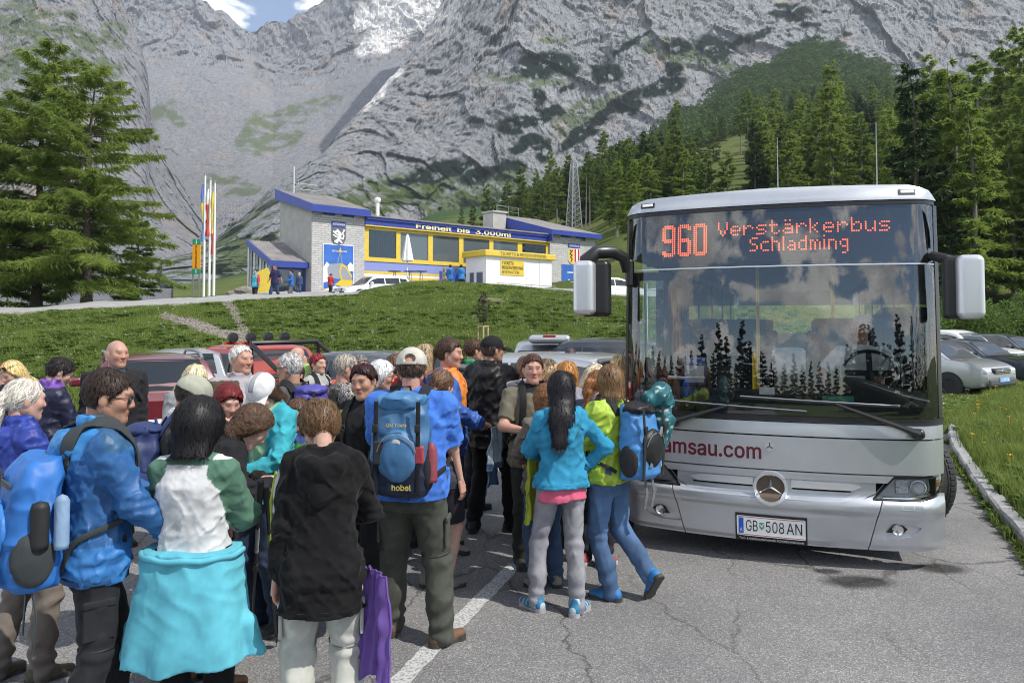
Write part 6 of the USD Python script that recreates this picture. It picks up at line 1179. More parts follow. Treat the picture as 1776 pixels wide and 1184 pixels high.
car('camper_van','mpv','car_white',(q_,50.0),math.radians(20),'white van right of the station beside the bus mirror','vehicles by the station',z=3.25,far=True)

# ------------------------------------------------------------------ people: distance fields meshed by surface nets
def surface_nets(D,lo,h):
    S = D < 0; n = np.array(D.shape); c = [S[i:n[0]-1+i,j:n[1]-1+j,k:n[2]-1+k] for i in (0,1) for j in (0,1) for k in (0,1)]
    cnt = sum(x.astype(np.int8) for x in c); act = (cnt > 0) & (cnt < 8); idx =-np.ones(act.shape,np.int64); I = np.argwhere(act); idx[act] = np.arange(len(I))
    off = np.array([(i,j,k) for i in (0,1) for j in (0,1) for k in (0,1)]); vals = D[I[:,0,None]+off[:,0],I[:,1,None]+off[:,1],I[:,2,None]+off[:,2]]
    acc = np.zeros((len(I),3)); num = np.zeros(len(I))
    for a in range(8):
        for b in range(a+1,8):
            if abs(off[a]-off[b]).sum() != 1: continue
            da,db = vals[:,a],vals[:,b]; m = (da < 0) != (db < 0); t = np.where(m,da/np.where(m,da-db,1),0)
            acc += np.where(m[:,None],off[a]+(off[b]-off[a])*t[:,None],0); num += m
    V = (I+acc/num[:,None])*h+lo; F = []
    for ax in range(3):
        s0 = [slice(None)]*3; s1 = [slice(None)]*3; s0[ax] = slice(0,-1); s1[ax] = slice(1,None); A,B = S[tuple(s0)],S[tuple(s1)]; o = [k for k in range(3) if k != ax]
        for flip,m in ((False,A & ~B),(True,~A & B)):
            E = np.argwhere(m); E = E[(E[:,o[0]] > 0) & (E[:,o[1]] > 0) & (E[:,o[0]] < n[o[0]]-1) & (E[:,o[1]] < n[o[1]]-1)]
            if not len(E): continue
            q = []
            for d0,d1 in ((-1,-1),(0,-1),(0,0),(-1,0)): e = E.copy(); e[:,o[0]] += d0; e[:,o[1]] += d1; q.append(idx[e[:,0],e[:,1],e[:,2]])
            q = np.stack(q,1); fl = flip != (ax == 1); q = q[:,::-1] if fl else q; F.append(q)
    F = np.vstack(F); F = F[(F >= 0).all(1)]
    return V,np.vstack([F[:,[0,1,2]],F[:,[0,2,3]]])
class Fld:
    """union of shapes with soft joints; shapes carry their own bounds"""
    def __init__(self,k=.02): self.s,self.cut,self.k,self.disp = [],[],k,None
    def cone(self,a,b,ra,rb=None,k=None,sq=None):
        a,b = np.array(a,float),np.array(b,float); rb = ra if rb is None else rb; m = max(ra,rb)
        if sq is not None:
            ax,f = sq; ax = np.asarray(ax,float); ax = ax/np.linalg.norm(ax)
        def fn(P):
            d = b-a; L2 = max(d @ d,1e-9); q = P-a; t = np.clip((q @ d)/L2,0,1); w = q-t[:,None]*d
            if sq is not None: w = w+ax*((w @ ax)*(1/f-1))[:,None]
            r = ra+(rb-ra)*t; l = np.linalg.norm(w,axis=1)-r
            return l*(f if sq is not None else 1)
        self.s.append((fn,np.minimum(a,b)-m,np.maximum(a,b)+m,k)); return self
    def chain(self,pts,rs,k=None,sq=None):
        for i in range(len(pts)-1): self.cone(pts[i],pts[i+1],rs[i],rs[i+1],k,sq)
        return self
    def ell(self,c,r,k=None,R=None):
        c,r = np.array(c,float),np.array(r,float)
        def fn(P):
            q = P-c
            if R is not None: q = q @ R
            return (np.linalg.norm(q/r,axis=1)-1)*r.min()*(1.0 if r.max()/r.min() < 3 else 1.4)
        m = r.max() if R is not None else r; self.s.append((fn,c-m,c+m,k)); return self
    def loft(self,z,a,b,yc=None,xc=None,p=2.4,k=None,z0=None,z1=None):
        z,a,b = map(np.array,(z,a,b)); yc = np.zeros(len(z)) if yc is None else np.array(yc); xc = np.zeros(len(z)) if xc is None else np.array(xc); z0 = z[0] if z0 is None else z0; z1 = z[-1] if z1 is None else z1
        fa,fb,fy,fx = (PchipInterpolator(z,w) for w in (a,b,yc,xc)); lo = np.array([(xc-a).min(),(yc-b).min(),z0]); hi = np.array([(xc+a).max(),(yc+b).max(),z1])
        def fn(P):
            zz = np.clip(P[:,2],z[0],z[-1]); A,B = fa(zz),fb(zz); x,y = np.abs(P[:,0]-fx(zz))/A,np.abs(P[:,1]-fy(zz))/B
            d = ((x ** p+y ** p) ** (1/p)-1)*np.minimum(A,B); return np.maximum(d,np.maximum(z0-P[:,2],P[:,2]-z1))
        self.s.append((fn,lo,hi,k)); return self
    def raw(self,fn,lo,hi,k=None): self.s.append((fn,np.array(lo,float),np.array(hi,float),k)); return self
    def minus(self,fn): self.cut.append(fn); return self
    def bounds(self): return np.min([s[1] for s in self.s],0),np.max([s[2] for s in self.s],0)
    @staticmethod
    def smin(a,b,k):
        h = np.clip(.5+.5*(b-a)/k,0,1); return b+(a-b)*h-k*h*(1-h)
    def at(self,P):
        D = np.full(len(P),9.0)
        for fn,lo,hi,k in self.s: D = self.smin(D,fn(P),k or self.k)
        for c in self.cut: D = np.maximum(D,c(P))
        return D
    def mesh(self,h,lo=None,hi=None):
        l0,h0 = self.bounds(); lo = l0-3*h-.012 if lo is None else np.array(lo,float); hi = h0+3*h+.012 if hi is None else np.array(hi,float)
        n = np.ceil((hi-lo)/h).astype(int)+1; D = np.full(n,.5); gx = [lo[i]+h*np.arange(n[i]) for i in range(3)]
        for fn,a,b,k in self.s:
            kk = k or self.k; i0 = np.clip(np.floor((a-kk-.02-lo)/h).astype(int),0,n); i1 = np.clip(np.ceil((b+kk+.02-lo)/h).astype(int)+1,0,n)
            if (i1 <= i0).any(): continue
            sl = tuple(slice(i0[j],i1[j]) for j in range(3)); G = np.stack(np.meshgrid(*[gx[j][sl[j]] for j in range(3)],indexing='ij'),-1); d = fn(G.reshape(-1,3)).reshape(G.shape[:3]); D[sl] = self.smin(D[sl],d,kk)
        near = np.argwhere(np.abs(D) < .05+h)
        if len(near):
            P = near*h+lo; d = D[near[:,0],near[:,1],near[:,2]]
            if self.disp is not None: d = d-self.disp(P)
            D[near[:,0],near[:,1],near[:,2]] = d
        if self.cut:
            m = np.argwhere(D < .06); P = m*h+lo; d = D[m[:,0],m[:,1],m[:,2]]
            for c in self.cut: d = np.maximum(d,c(P))
            D[m[:,0],m[:,1],m[:,2]] = d
        D[[0,-1]] = .5; D[:,[0,-1]] = .5; D[:,:,[0,-1]] = .5
        V,F = surface_nets(D,lo,h); return relax(V,F)
def relax(V,F,it=2):
    """light smoothing without shrinking"""
    E = np.vstack([F[:,[0,1]],F[:,[1,2]],F[:,[2,0]]]); n = len(V); cn = np.bincount(E.ravel(),minlength=n).astype(float)
    for lam in (.45,-.47)*it:
        s = np.stack([np.bincount(E[:,0],V[E[:,1],k],n)+np.bincount(E[:,1],V[E[:,0],k],n) for k in range(3)],1); V = V+lam*(s/np.maximum(cn,1)[:,None]-V)
    return V,F
def cloth_mat(name,rough=.85,sheen=.03,bump=.35,scale=15.0,spec=.25,dist=.022,tone=.74):
    M[name] = usdkit.material(stage,'/World/Looks/' +name,{'c': ('attribute',{'attribute': 'col'}),'tc': ('texture_coordinate',{}),'mp': ('mapping',{'scale': (1.0,1.0,.55),'rotation': (.5,.35,0)}),'n': ('noise_texture',{'type': 'ridged_multifractal','scale': scale,'detail': 3.0,'roughness': .5,'lacunarity': 2.1,'distortion': .4}),'w': ('noise_texture',{'scale': 160.0,'detail': 2.0}),'n2': ('noise_texture',{'scale': 11.0,'detail': 4.0}),'mr': ('map_range',{'from_min': .3,'from_max': .7,'to_min': .84*tone,'to_max': 1.14*tone}),'mu': ('vector_math',{'math_type': 'scale'}),
        'ad': ('math',{'math_type': 'multiply_add','value2': .03}),'bu': ('bump',{'strength': bump,'distance': dist}),'p': ('principled_bsdf',{'roughness': rough,'specular_ior_level': spec,'sheen_weight': sheen,'sheen_roughness': .4})},
        [('tc.object','mp.vector'),('mp.vector','n.vector'),('tc.object','w.vector'),('tc.object','n2.vector'),('n2.fac','mr.value'),('c.color','mu.vector1'),('mr.result','mu.scale'),('mu.vector','p.base_color'),('w.fac','ad.value1'),('n.fac','ad.value3'),('ad.value','bu.height'),('bu.normal','p.normal')],surface='p.BSDF')
cloth_mat('cloth'); cloth_mat('shell_cloth',.50,.0,.45,9.0,.35,.035); cloth_mat('fleece_cloth',.95,.06,.35,12.0,.15,.018); cloth_mat('leather',.6,.0,.4,30.0,.4,.008)
M['skin'] = usdkit.material(stage,'/World/Looks/skin',{'c': ('attribute',{'attribute': 'col'}),'tc': ('texture_coordinate',{}),'n': ('noise_texture',{'scale': 45.0,'detail': 4.0}),'r': ('rgb_ramp',{'ramp': [(.3,(.82,.76,.76)),(.7,(1.1,1.06,1.05))]}),'mu': ('mix',{'mix_type': 'multiply','fac': .6}),'bu': ('bump',{'strength': .12,'distance': .003}),'p': ('principled_bsdf',{'roughness': .52,'specular_ior_level': .3,'subsurface_weight': .08,'subsurface_radius': (1.0,.35,.2),'subsurface_scale': .006})},
    [('tc.object','n.vector'),('n.fac','r.fac'),('c.color','mu.color1'),('r.color','mu.color2'),('mu.color','p.base_color'),('n.fac','bu.height'),('bu.normal','p.normal')],surface='p.BSDF')
M['hair'] = usdkit.material(stage,'/World/Looks/hair',{'c': ('attribute',{'attribute': 'col'}),'tc': ('texture_coordinate',{}),'mp': ('mapping',{'scale': (1.0,1.0,.10)}),'n': ('noise_texture',{'scale': 240.0,'detail': 3.0,'roughness': .6}),'r': ('rgb_ramp',{'ramp': [(.3,(.45,.45,.45)),(.7,(1.5,1.45,1.4))]}),'mu': ('mix',{'mix_type': 'multiply','fac': 1.0}),'bu': ('bump',{'strength': .8,'distance': .003}),'p': ('principled_bsdf',{'roughness': .62,'specular_ior_level': .25})},
    [('tc.object','mp.vector'),('mp.vector','n.vector'),('n.fac','r.fac'),('c.color','mu.color1'),('r.color','mu.color2'),('mu.color','p.base_color'),('n.fac','bu.height'),('bu.normal','p.normal')],surface='p.BSDF')
mat('lens_dark',(.01,.01,.012),.08,spec=.8); mat('eye_white',(.36,.33,.31),.3); mat('iris',(.05,.04,.03),.2)
SK_FAIR,SK_TAN,SK_RED = (.47,.30,.235),(.36,.21,.15),(.43,.245,.185)
def put_col(name,VF,m_,parent,col,smooth=True,**k):
    V,F = VF; c = np.asarray(col(V) if callable(col) else np.broadcast_to(np.asarray(col,float),V.shape)); c = c+.10*(c.mean(1,keepdims=True)-c); return put(name,(V,F),m_,parent,smooth=smooth,attrs={'col': c},**k)
def Rx(a): c,s = math.cos(a),math.sin(a); return np.array([[1,0,0],[0,c,-s],[0,s,c]])
def Ry(a): c,s = math.cos(a),math.sin(a); return np.array([[c,0,s],[0,1,0],[-s,0,c]])
HEAD = Fld(.018)
HEAD.ell((0,-.010,.030),(.074,.092,.085)).ell((0,.026,-.022),(.060,.068,.090),.03).cone((0,.03,-.06),(0,.070,-.094),.042,.020,.03)
for s in (-1,1):
    HEAD.cone((s*.050,-.004,-.045),(s*.014,.064,-.092),.022,.018,.03).ell((s*.040,.058,-.016),(.024,.026,.024),.03).ell((s*.011,.098,-.025),(.010,.010,.008),.008).ell((s*.077,-.010,-.004),(.011,.020,.032),.006,rotz(s*.35))
HEAD.cone((0,.086,.022),(0,.1045,-.020),.0085,.0118,.012).cone((-.034,.080,.034),(.034,.080,.034),.013,.013,.02).cone((-.017,.088,-.051),(.017,.088,-.051),.007,None,.006).cone((-.014,.088,-.061),(.014,.088,-.061),.008,None,.006)
HEAD.minus(lambda P: .0145-np.linalg.norm((P*[1,1,1.25]-[-.031,.104,.014]),axis=1)).minus(lambda P: .0145-np.linalg.norm((P*[1,1,1.25]-[.031,.104,.014]),axis=1)).minus(lambda P: np.maximum(.0028-np.abs(P[:,2]+.0562)-.004*(P[:,1] > .1),-(P[:,1]-.089))-np.clip(.024-np.abs(P[:,0]),0,1)*0-10*(np.abs(P[:,0]) > .02) if False else np.full(len(P),-1.0))
_HD = {}
def head_mesh(h):
    if h not in _HD: _HD[h] = HEAD.mesh(h)
    return _HD[h]
def head_colors(V,skin,o):
    c = np.tile(np.array(skin,float),(len(V),1)); x,y,z = V.T
    def tint(m,col): m = np.clip(m,0,1)[:,None]; c[:] = c*(1-m)+np.array(col)*m
    red = np.array(skin)*[1.12,.78,.74]; tint(.55*(np.exp(-((np.abs(x)-.042) ** 2+(z+.02) ** 2)/.0005)*(y > .03)+np.exp(-(x ** 2+(z+.02) ** 2)/.0003)*(y > .09)),red)
    if o.get('stubble'): tint(.45*o['stubble']*(z <-.03)*(y >-.01)*np.clip((-.028-z)/.02,0,1),np.array(skin)*[.45,.42,.42])
    tint(.75*np.clip(1.3-np.hypot(x/.021,(z+.0562)/.0105),0,1)*1.6*(y > .075),np.array(skin)*[.80,.42,.42]); tint(.6*(np.abs(z+.0562) < .0022)*(np.abs(x) < .02)*(y > .075),np.array(skin)*.25)
    eb = np.exp(-((z-.034+.25*(np.abs(x)-.03) ** 2/.03)/.006) ** 2)*(np.abs(np.abs(x)-.032) < .019)*(y > .06); tint(.6*eb,np.array(o.get('brow',o.get('hair_col',(.05,.03,.02))))*.8)
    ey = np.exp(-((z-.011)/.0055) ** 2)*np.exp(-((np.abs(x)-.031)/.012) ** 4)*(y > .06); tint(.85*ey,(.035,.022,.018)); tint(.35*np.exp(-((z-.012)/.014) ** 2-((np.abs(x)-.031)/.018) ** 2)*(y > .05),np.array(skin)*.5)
    if o.get('bald'): tint(.35*(z > .0)*(y < .05),np.array(o.get('hair_col',(.3,.28,.27))))
    return c
def hair_field(style,o):
    f = Fld(.02); t = o.get('hair_t',.016); f.ell((0,-.012,.034),(.075+t,.093+t,.087+t)); c0 = o.get('hairline',.012)
    par = o.get('fringe',False)
    def cut(P):
        x,y,z = P.T; a = y*.75-z*.66-c0+(0 if not par else -.03*np.clip((.05-np.abs(x))/.05,0,1)); low = np.interp(y,[-.050,-.036,-.028,.010,.018,.036,.050],[-.088 if style != 'short_crop' else -.062,-.075,.026,.030,-.020,-.012,.03]); w_ = .026*(noise(P*[62,62,22]+o.get('seed',1),3)-.5); return np.maximum(a+w_,low-z+w_)
    if style in ('short','short_crop','curly'): f.minus(cut)
    if style == 'ring': f.minus(lambda P: np.maximum(cut(P),P[:,2]-.045-.1*(-P[:,1]-.05)))
    if style in ('bob','long','pony','braid','bun','wavy'):
        L_ = {'bob':-.15,'long':-.36,'pony':-.06,'braid':-.06,'bun':-.06,'wavy':-.20}[style] if 'len' not in o else o['len']
        zz = np.linspace(L_,.02,6); w = np.linspace(.082 if style != 'bob' else .090,.088+t*.3,6)
        if style in ('bob','long','wavy'): f.loft(zz,w,np.linspace(.055,.092,6),np.linspace(-.06,-.02,6),p=2.2,k=.03)
        if style == 'long': f.chain([(.0,-.09,-.08),(o.get('sweep',0)*.5,-.155,-.20),(o.get('sweep',0),-.185,L_-.06)],[.080,.080,.050],.04,((0,1,0),.55))
        f.minus(lambda P: np.where((P[:,2] < .03) | (P[:,1] > .02),np.maximum(P[:,1]*.80-(P[:,2])*.45-c0-(0.012 if not par else .022),-(.5)),-1.0)).minus(lambda P: np.where((P[:,2] < .06) & (P[:,1] > .030),.055-np.abs(P[:,0])+.0*P[:,1],-1.0))
        if style == 'pony': f.chain([(0,-.095,.02),(0,-.135,.0),(o.get('sweep',0),-.14,-.08),(o.get('sweep',0),-.125,-.17)],[.03,.035,.038,.018],.02)
        if style == 'bun': f.ell((0,-.115,-.01),(.055,.045,.045)).ell((.02,-.12,-.05),(.045,.03,.04))
        if style == 'braid': f.chain([(0,-.09,-.05),(0,-.10,-.13),(0,-.09,-.24),(0,-.08,-.34)],[.03,.034,.028,.014],.012)
    amp = o.get('hair_amp',.006); sd = o.get('seed',1)
    if style in ('curly','wavy'): f.disp = lambda P: amp*2.4*(ridged(P*[26,26,22]+sd,2,sd)-.5)
    else:
        def locks(P):
            q = P-[.012,-.045,.115]; l = np.linalg.norm(q,axis=1); az = np.arctan2(q[:,0],q[:,1]); rad = np.stack([np.cos(az)*5+l*9,np.sin(az)*5,l*14+sd],1); dn = np.stack([P[:,0]*48,P[:,1]*48,P[:,2]*7+sd],1); lo_ = style in ('long','bob') ; w = np.clip((.05-P[:,2])/.05,0,1) if lo_ else np.clip((.0-P[:,2])/.05,0,1); n_ = np.abs(2*noise(rad,sd)-1)*(1-w)+np.abs(2*noise(dn,sd+2)-1)*w
            return amp*2.6*(n_-.45)+amp*.9*(noise(P*55+sd,sd+4)-.5)
        f.disp = locks
    return f
def strands(parent,HP,fld,v,hb,style,px,sd):
    """locks of hair lying on and leaving the hair's surface, as thin ribbons"""
    r = np.random.default_rng(sd+5); n = int(np.clip(6.0/px*(1.5 if style in ('long','bob','wavy') else 1),200,1700)); p = v[r.integers(0,len(v),n)]; w = np.clip(px*.30,.0014,.004); ln = {'short': .045,'short_crop': .02,'ring': .02,'curly': .05,'long': .13,'bob': .09,'pony': .08,'wavy': .09,'braid': .07,'bun': .07}[style]
    L = ln*r.uniform(.6,1.25,n); e = .002; pts = [p]; nn = []
    def grad(q): f0 = fld.at(q); return np.stack([(fld.at(q+np.eye(3)[k]*e)-f0)/e for k in range(3)],1),f0
    jit = r.normal(0,.30 if style not in ('curly','wavy') else .7,(n,3)); g0,_ = grad(p)
    for k in range(5):
        q = pts[-1]; g,f0 = grad(q); g /= np.maximum(np.linalg.norm(g,axis=1,keepdims=True),1e-6); q = q-g*(np.clip(f0-.0025,-.01,.02))[:,None]; pts[-1] = q if k else q
        up = q[:,2:3] > .07; d = np.where(up,np.stack([q[:,0],q[:,1]+.03,0*q[:,0]],1)*9,0)+[0,0,-.75]+(np.array([[0,-.6,0]]) if style in ('pony','bun','braid') else 0)+jit
        if style in ('curly','wavy'): d = d+.9*np.stack([np.sin(k*1.7+p[:,0]*90),np.cos(k*1.7+p[:,1]*90),0*p[:,0]],1)
        d = d-g*(d*g).sum(1)[:,None]*(.86 if k < 2 else .55); d /= np.maximum(np.linalg.norm(d,axis=1,keepdims=True),1e-6); nn.append(np.cross(d,g)); pts.append(q+d*(L/5)[:,None])
    nn.append(nn[-1]); A = np.stack(pts,1); S = np.stack(nn,1); S /= np.maximum(np.linalg.norm(S,axis=2,keepdims=True),1e-6); wd = w*np.array([.7,1,1,.9,.6,.15])[None,:,None]; V = np.stack([A-S*wd,A+S*wd],2).reshape(-1,3); b = np.arange(n)[:,None]*12; F = np.vstack([b+q for k in range(5) for q in ([2*k,2*k+1,2*k+3],[2*k,2*k+3,2*k+2])])
    c = np.repeat(np.clip(hb*r.uniform(.45,2.1,n)[:,None]*r.normal(1,.06,(n,3)),0,.9),12,0); put('hair_strands',(HP(V),F),'hair_lock',parent,smooth=True,attrs={'col': c},kind='stuff')
M['hair_lock'] = usdkit.material(stage,'/World/Looks/hair_lock',{'c': ('attribute',{'attribute': 'col'}),'p': ('principled_bsdf',{'roughness': .5,'specular_ior_level': .35})},[('c.color','p.base_color')],surface='p.BSDF')
def ik(S,W,l1,l2,hint):
    S,W = np.array(S,float),np.array(W,float); d = W-S; L = np.linalg.norm(d); Lc = min(max(L,abs(l1-l2)+.01),(l1+l2)*.995); u = d/L; W = S+u*Lc; a = (l1*l1-l2*l2+Lc*Lc)/(2*Lc); hh = math.sqrt(max(l1*l1-a*a,0)); n = np.array(hint,float); n = n-(n @ u)*u; n /= max(np.linalg.norm(n),1e-6)
    return S+u*a+n*hh,W
ARM = {'down': ((.225,.03,.83),(.15,-1,0)),'front': ((.07,.30,1.06),(1,-.4,-.6)),'bent': ((.20,.30,1.10),(.7,-.6,-.8)),'hip': ((.175,.02,1.02),(1,-.5,.1)),'chest': ((.04,.26,1.24),(1,-.2,-.8)),'chin': ((.05,.20,1.42),(.8,.2,-1)),'pocket': ((.23,.12,.93),(1,-1,0)),'phone': ((.09,.30,1.20),(1,-.3,-.8)),'swing': ((.27,.22,.88),(.3,-1,0)),'swingback': ((.27,-.2,.88),(.3,-1,0)),'strap': ((.13,.17,1.30),(1,0,-.8)),'reach': ((.15,.50,1.25),(1,0,-.6))}
def hand_field(W,fw,up,s,curl,grip=False):
    """palm, four unequal fingers and a thumb; fw along the forearm, up = back of the hand"""
    f = Fld(.006); fw = fw/np.linalg.norm(fw); up = up-(up @ fw)*fw; up /= max(np.linalg.norm(up),1e-6); sd = np.cross(fw,up)   # sd: across the knuckles
    th = s*sd; at = lambda a,b,c: W+fw*a+th*b+up*c
    for b in (-.024,-.008,.008,.024): f.cone(at(.005,b*.7,0),at(.085,b,0),.0165,.0145,.012)
    for b,L_,r in ((-.030,.060,.0075),(-.0105,.073,.0085),(.0105,.078,.0088),(.030,.070,.0085)):
        p = at(.085,b,0); a = 0; pts = [p]
        for q,fr in enumerate((.45,.32,.23)): a += curl*(.55 if q == 0 else .75); p = p+(fw*math.cos(a)-up*math.sin(a))*L_*fr*1.15; pts.append(p)
        f.chain(pts,[r*1.08,r,r*.95,r*.8],.003)
    f.chain([at(.020,.026,-.004),at(.050,.048,-.012),at(.078,.052-.012*curl,-.020-.012*curl),at(.098,.044-.02*curl,-.026-.02*curl)],[.015,.0115,.010,.0085],.008)
    return f
LOFT_M = dict(z=[.80,.88,.96,1.04,1.13,1.22,1.32,1.40,1.445,1.485],a=[.150,.172,.172,.163,.158,.168,.186,.178,.125,.066],b=[.095,.115,.118,.112,.112,.118,.122,.105,.082,.060])
LOFT_F = dict(z=[.80,.88,.96,1.04,1.13,1.22,1.32,1.40,1.445,1.485],a=[.155,.178,.172,.145,.135,.145,.158,.155,.110,.056],b=[.100,.122,.115,.100,.098,.108,.118,.098,.072,.052])
PEOPLE = {}
def person(key,label,u,d,top_v,face=0.0,h=None,fem=False,fat=1.0,lean=0.0,head=(0,0,0),arms=('down','down'),feet=None,vox=None,legvox=None,skin=SK_FAIR,hair='short',hair_col=(.05,.03,.02),top='jacket',top_col=(.1,.1,.1),top_mat='cloth',sleeve=1.0,hem=.80,hood=False,legs_col=(.05,.05,.06),legs_mat='cloth',shorts=False,shoe_col=(.03,.03,.03),sole_col=(.05,.05,.05),collar=0.0,group=None,hands=True,zground=0.0,loose=1.0,curl=.55,fine_head=False,legs_loose=1.0,fold=1.0,**o):
    """u, d: where the head stands in the picture and how far away; top_v: picture height of the crown"""
    pt = P(u,top_v,1.0); k = d/pt[1]; top_pt = np.array([0,0,CAMH])+(pt-[0,0,CAMH])*k; H = h or (top_pt[2]-zground); x0,y0 = top_pt[0],top_pt[1]
    sc = H/1.75 if h is None else h/1.75; hf = math.radians(face); px = d/768.0; vox = vox or max(.0068,px*1.25); legvox = legvox or vox*1.25; sd = sum(map(ord,key)); r = np.random.default_rng(sd)
    # lean moves the head away from the feet: shift the base so that the head stays where the picture has it
    Rw = rotz(hf); bend = lambda z: lean*np.clip(np.asarray(z)-.92,0,2) ** 1.25
    hp = np.array([0,.012+float(bend(1.6)),0])*sc; base = np.array([x0,y0,zground])-Rw @ hp
    g = xform('person',base,hf,label,'person',group); PEOPLE[key] = dict(base=base,hf=hf,sc=sc,lean=lean)
    T = LOFT_F if fem else LOFT_M; tz,ta,tb = (np.array(T[q]) for q in 'zab'); wst = np.exp(-((tz-1.08)/.2) ** 2); ta = ta*(1+(fat-1)*(.6+.6*wst)); tb = tb*(1+(fat-1)*(.8+1.2*wst)); ty = bend(tz)
    shx = (.150 if fem else .178)*(1+(fat-1)*.5); SH = {s: np.array([s*shx,float(bend(1.41))-.01,1.405]) for s in (-1,1)}
    J = {}
    for s,a in ((-1,arms[0]),(1,arms[1])):
        w_,hint = ARM[a] if isinstance(a,str) else a; W = np.array([s*w_[0],w_[1]+float(bend(w_[2]))*.9,w_[2]]); E,W = ik(SH[s],W,.285,.255,np.array([s*hint[0],hint[1],hint[2]])); J[s] = (SH[s],E,W)
    feet = feet or ((-.10,-.02+.03*r.normal(),0),(.10,.02+.03*r.normal(),0)); LG = {}
    for s,ft in ((-1,feet[0]),(1,feet[1])):
        hipj = np.array([s*.088,0,.90]); A = np.array([ft[0],ft[1],.085+ft[2]]); Kn,A = ik(hipj,A,.43,.405,(s*.15,1,0)); LG[s] = (hipj,Kn,A,ft[3] if len(ft) > 3 else s*-.18,ft[4] if len(ft) > 4 else 0.0)
    th = {'jacket': .015,'fleece': .015,'shirt': .009,'tee': .010}[top]*loose; fo = {'jacket': .011,'fleece': .008,'shirt': .006,'tee': .007}[top]*fold
    # upper garment
    G = Fld(.035); zt = np.array([hem]+[z for z in tz if z > hem+.02]); iv = lambda q: np.interp(zt,tz,q); flare = np.clip((1.0-zt)/.3,0,1)*.022*loose
    G.loft(zt,iv(ta)+th+flare,iv(tb)+th+flare,bend(zt)+.0,z0=hem,z1=1.50+collar)
    rS = {'jacket': (.071,.059,.049),'fleece': (.069,.058,.047),'shirt': (.068,.058,.048),'tee': (.072,.068,.05)}[top]; rS = tuple(q*(1+(fat-1)*.6)*(.88 if fem else 1) for q in rS)
    for s in (-1,1):
        S_,E,W = J[s]
        if sleeve >= .98: G.cone(S_,E,rS[0],rS[1]).cone(E,W+(E-W)*.06,rS[1],rS[2])
        elif sleeve > .5: q = (sleeve-.5)*2; G.cone(S_,E,rS[0],rS[1]).cone(E,E+(W-E)*q,rS[1],rS[2]*1.05)
        elif sleeve > .05: G.cone(S_,S_+(E-S_)*(sleeve*2),rS[0],rS[1]*1.08)
        G.cone((s*.06,float(bend(1.45))-.015,1.452),S_+[0,0,.012],.05,rS[0]*.8)
        if sleeve < .98 and sleeve > .05: e_ = S_+(E-S_)*min(sleeve*2,1) if sleeve <= .5 else E+(W-E)*(sleeve-.5)*2; dr = (E-S_) if sleeve <= .5 else (W-E); dr = dr/np.linalg.norm(dr); G.minus((lambda e_,dr,s: lambda P: np.where(np.linalg.norm(P-e_,axis=1) < .16,(P-e_) @ dr,-1.0))(e_,dr,s))
    if collar: G.chain([(-.045,.055+float(bend(1.5)),1.47),(-.062,-.005+float(bend(1.5)),1.50),(0,-.062+float(bend(1.5)),1.51),(.062,-.005+float(bend(1.5)),1.50),(.045,.055+float(bend(1.5)),1.47)],[.018,.022,.024,.022,.018],.02)
    if hood: b_ = float(bend(1.45)); G.chain([(-.085,.045+b_,1.455),(-.105,-.05+b_,1.455),(-.055,-.125+b_,1.425),(0,-.150+b_,1.40),(.055,-.125+b_,1.425),(.105,-.05+b_,1.455),(.085,.045+b_,1.455)],[.026,.036,.043,.047,.043,.036,.026],.02).chain([(-.075,-.125+b_,1.40),(0,-.160+b_,1.285),(.075,-.125+b_,1.40)],[.036,.030,.036],.05)
    def wr(P):
        q1 = P @ np.array([[.75,0,.66],[0,1,0],[-.66,0,.75]]); q2 = P @ np.array([[.75,.2,-.63],[-.2,.98,0],[.63,0,.77]])
        cr = lambda q,f,e: np.clip(1-np.abs(2*noise(q*f+sd,e)-1),0,1) ** 4.5
        d = fo*(1.25*cr(q1,[13,9,4.5],sd % 31)+1.15*cr(q2,[14,9,5],sd % 23)-.55+.45*(noise(P*[8,8,4.5]+sd,sd % 11)-.5)+.65*cr(q1 @ rotz(.7).T,[24,18,10],7)+.55*cr(q2 @ rotz(-.6).T,[26,18,11],9)-.2)
        el = np.minimum.reduce([np.linalg.norm(P-J[s][1],axis=1) for s in (-1,1)]); ap = np.minimum.reduce([np.linalg.norm(P-J[s][0]-[0,0,-.11],axis=1) for s in (-1,1)])
        return d+.8*fo*np.sin(P[:,2]*95+11*noise(P*9,2))*np.clip(1-el/.14,0,1)+.5*fo*np.sin((P[:,2]+P[:,0]*np.sign(P[:,0])*.7)*80+8*noise(P*8,6))*np.clip(1-ap/.16,0,1)+.45*fo*np.sin(P[:,2]*60+12*noise(P*[6,6,4],8))*np.exp(-((P[:,2]-hem-.14)/.09) ** 2)
    GT = Fld(.035); GT.s = [q_ for q_ in G.s[:1]]+[q_ for q_ in G.s if q_[1][2] > 1.34]; G.disp = wr; hemw = lambda P: hem+.012*(noise(P*[9,9,0]+sd,5)-.5)-P[:,2]; G.minus(hemw)
    gv,gf = G.mesh(vox*1.0/sc if False else vox); tc = top_col; put_col(o.get('top_name',top if top != 'tee' else 'shirt'),(gv*sc,gf),top_mat,g,(lambda V: tc(V/sc,J)) if callable(tc) else tc)
    PEOPLE[key].update(G=G,J=J,g=g,GT=GT)
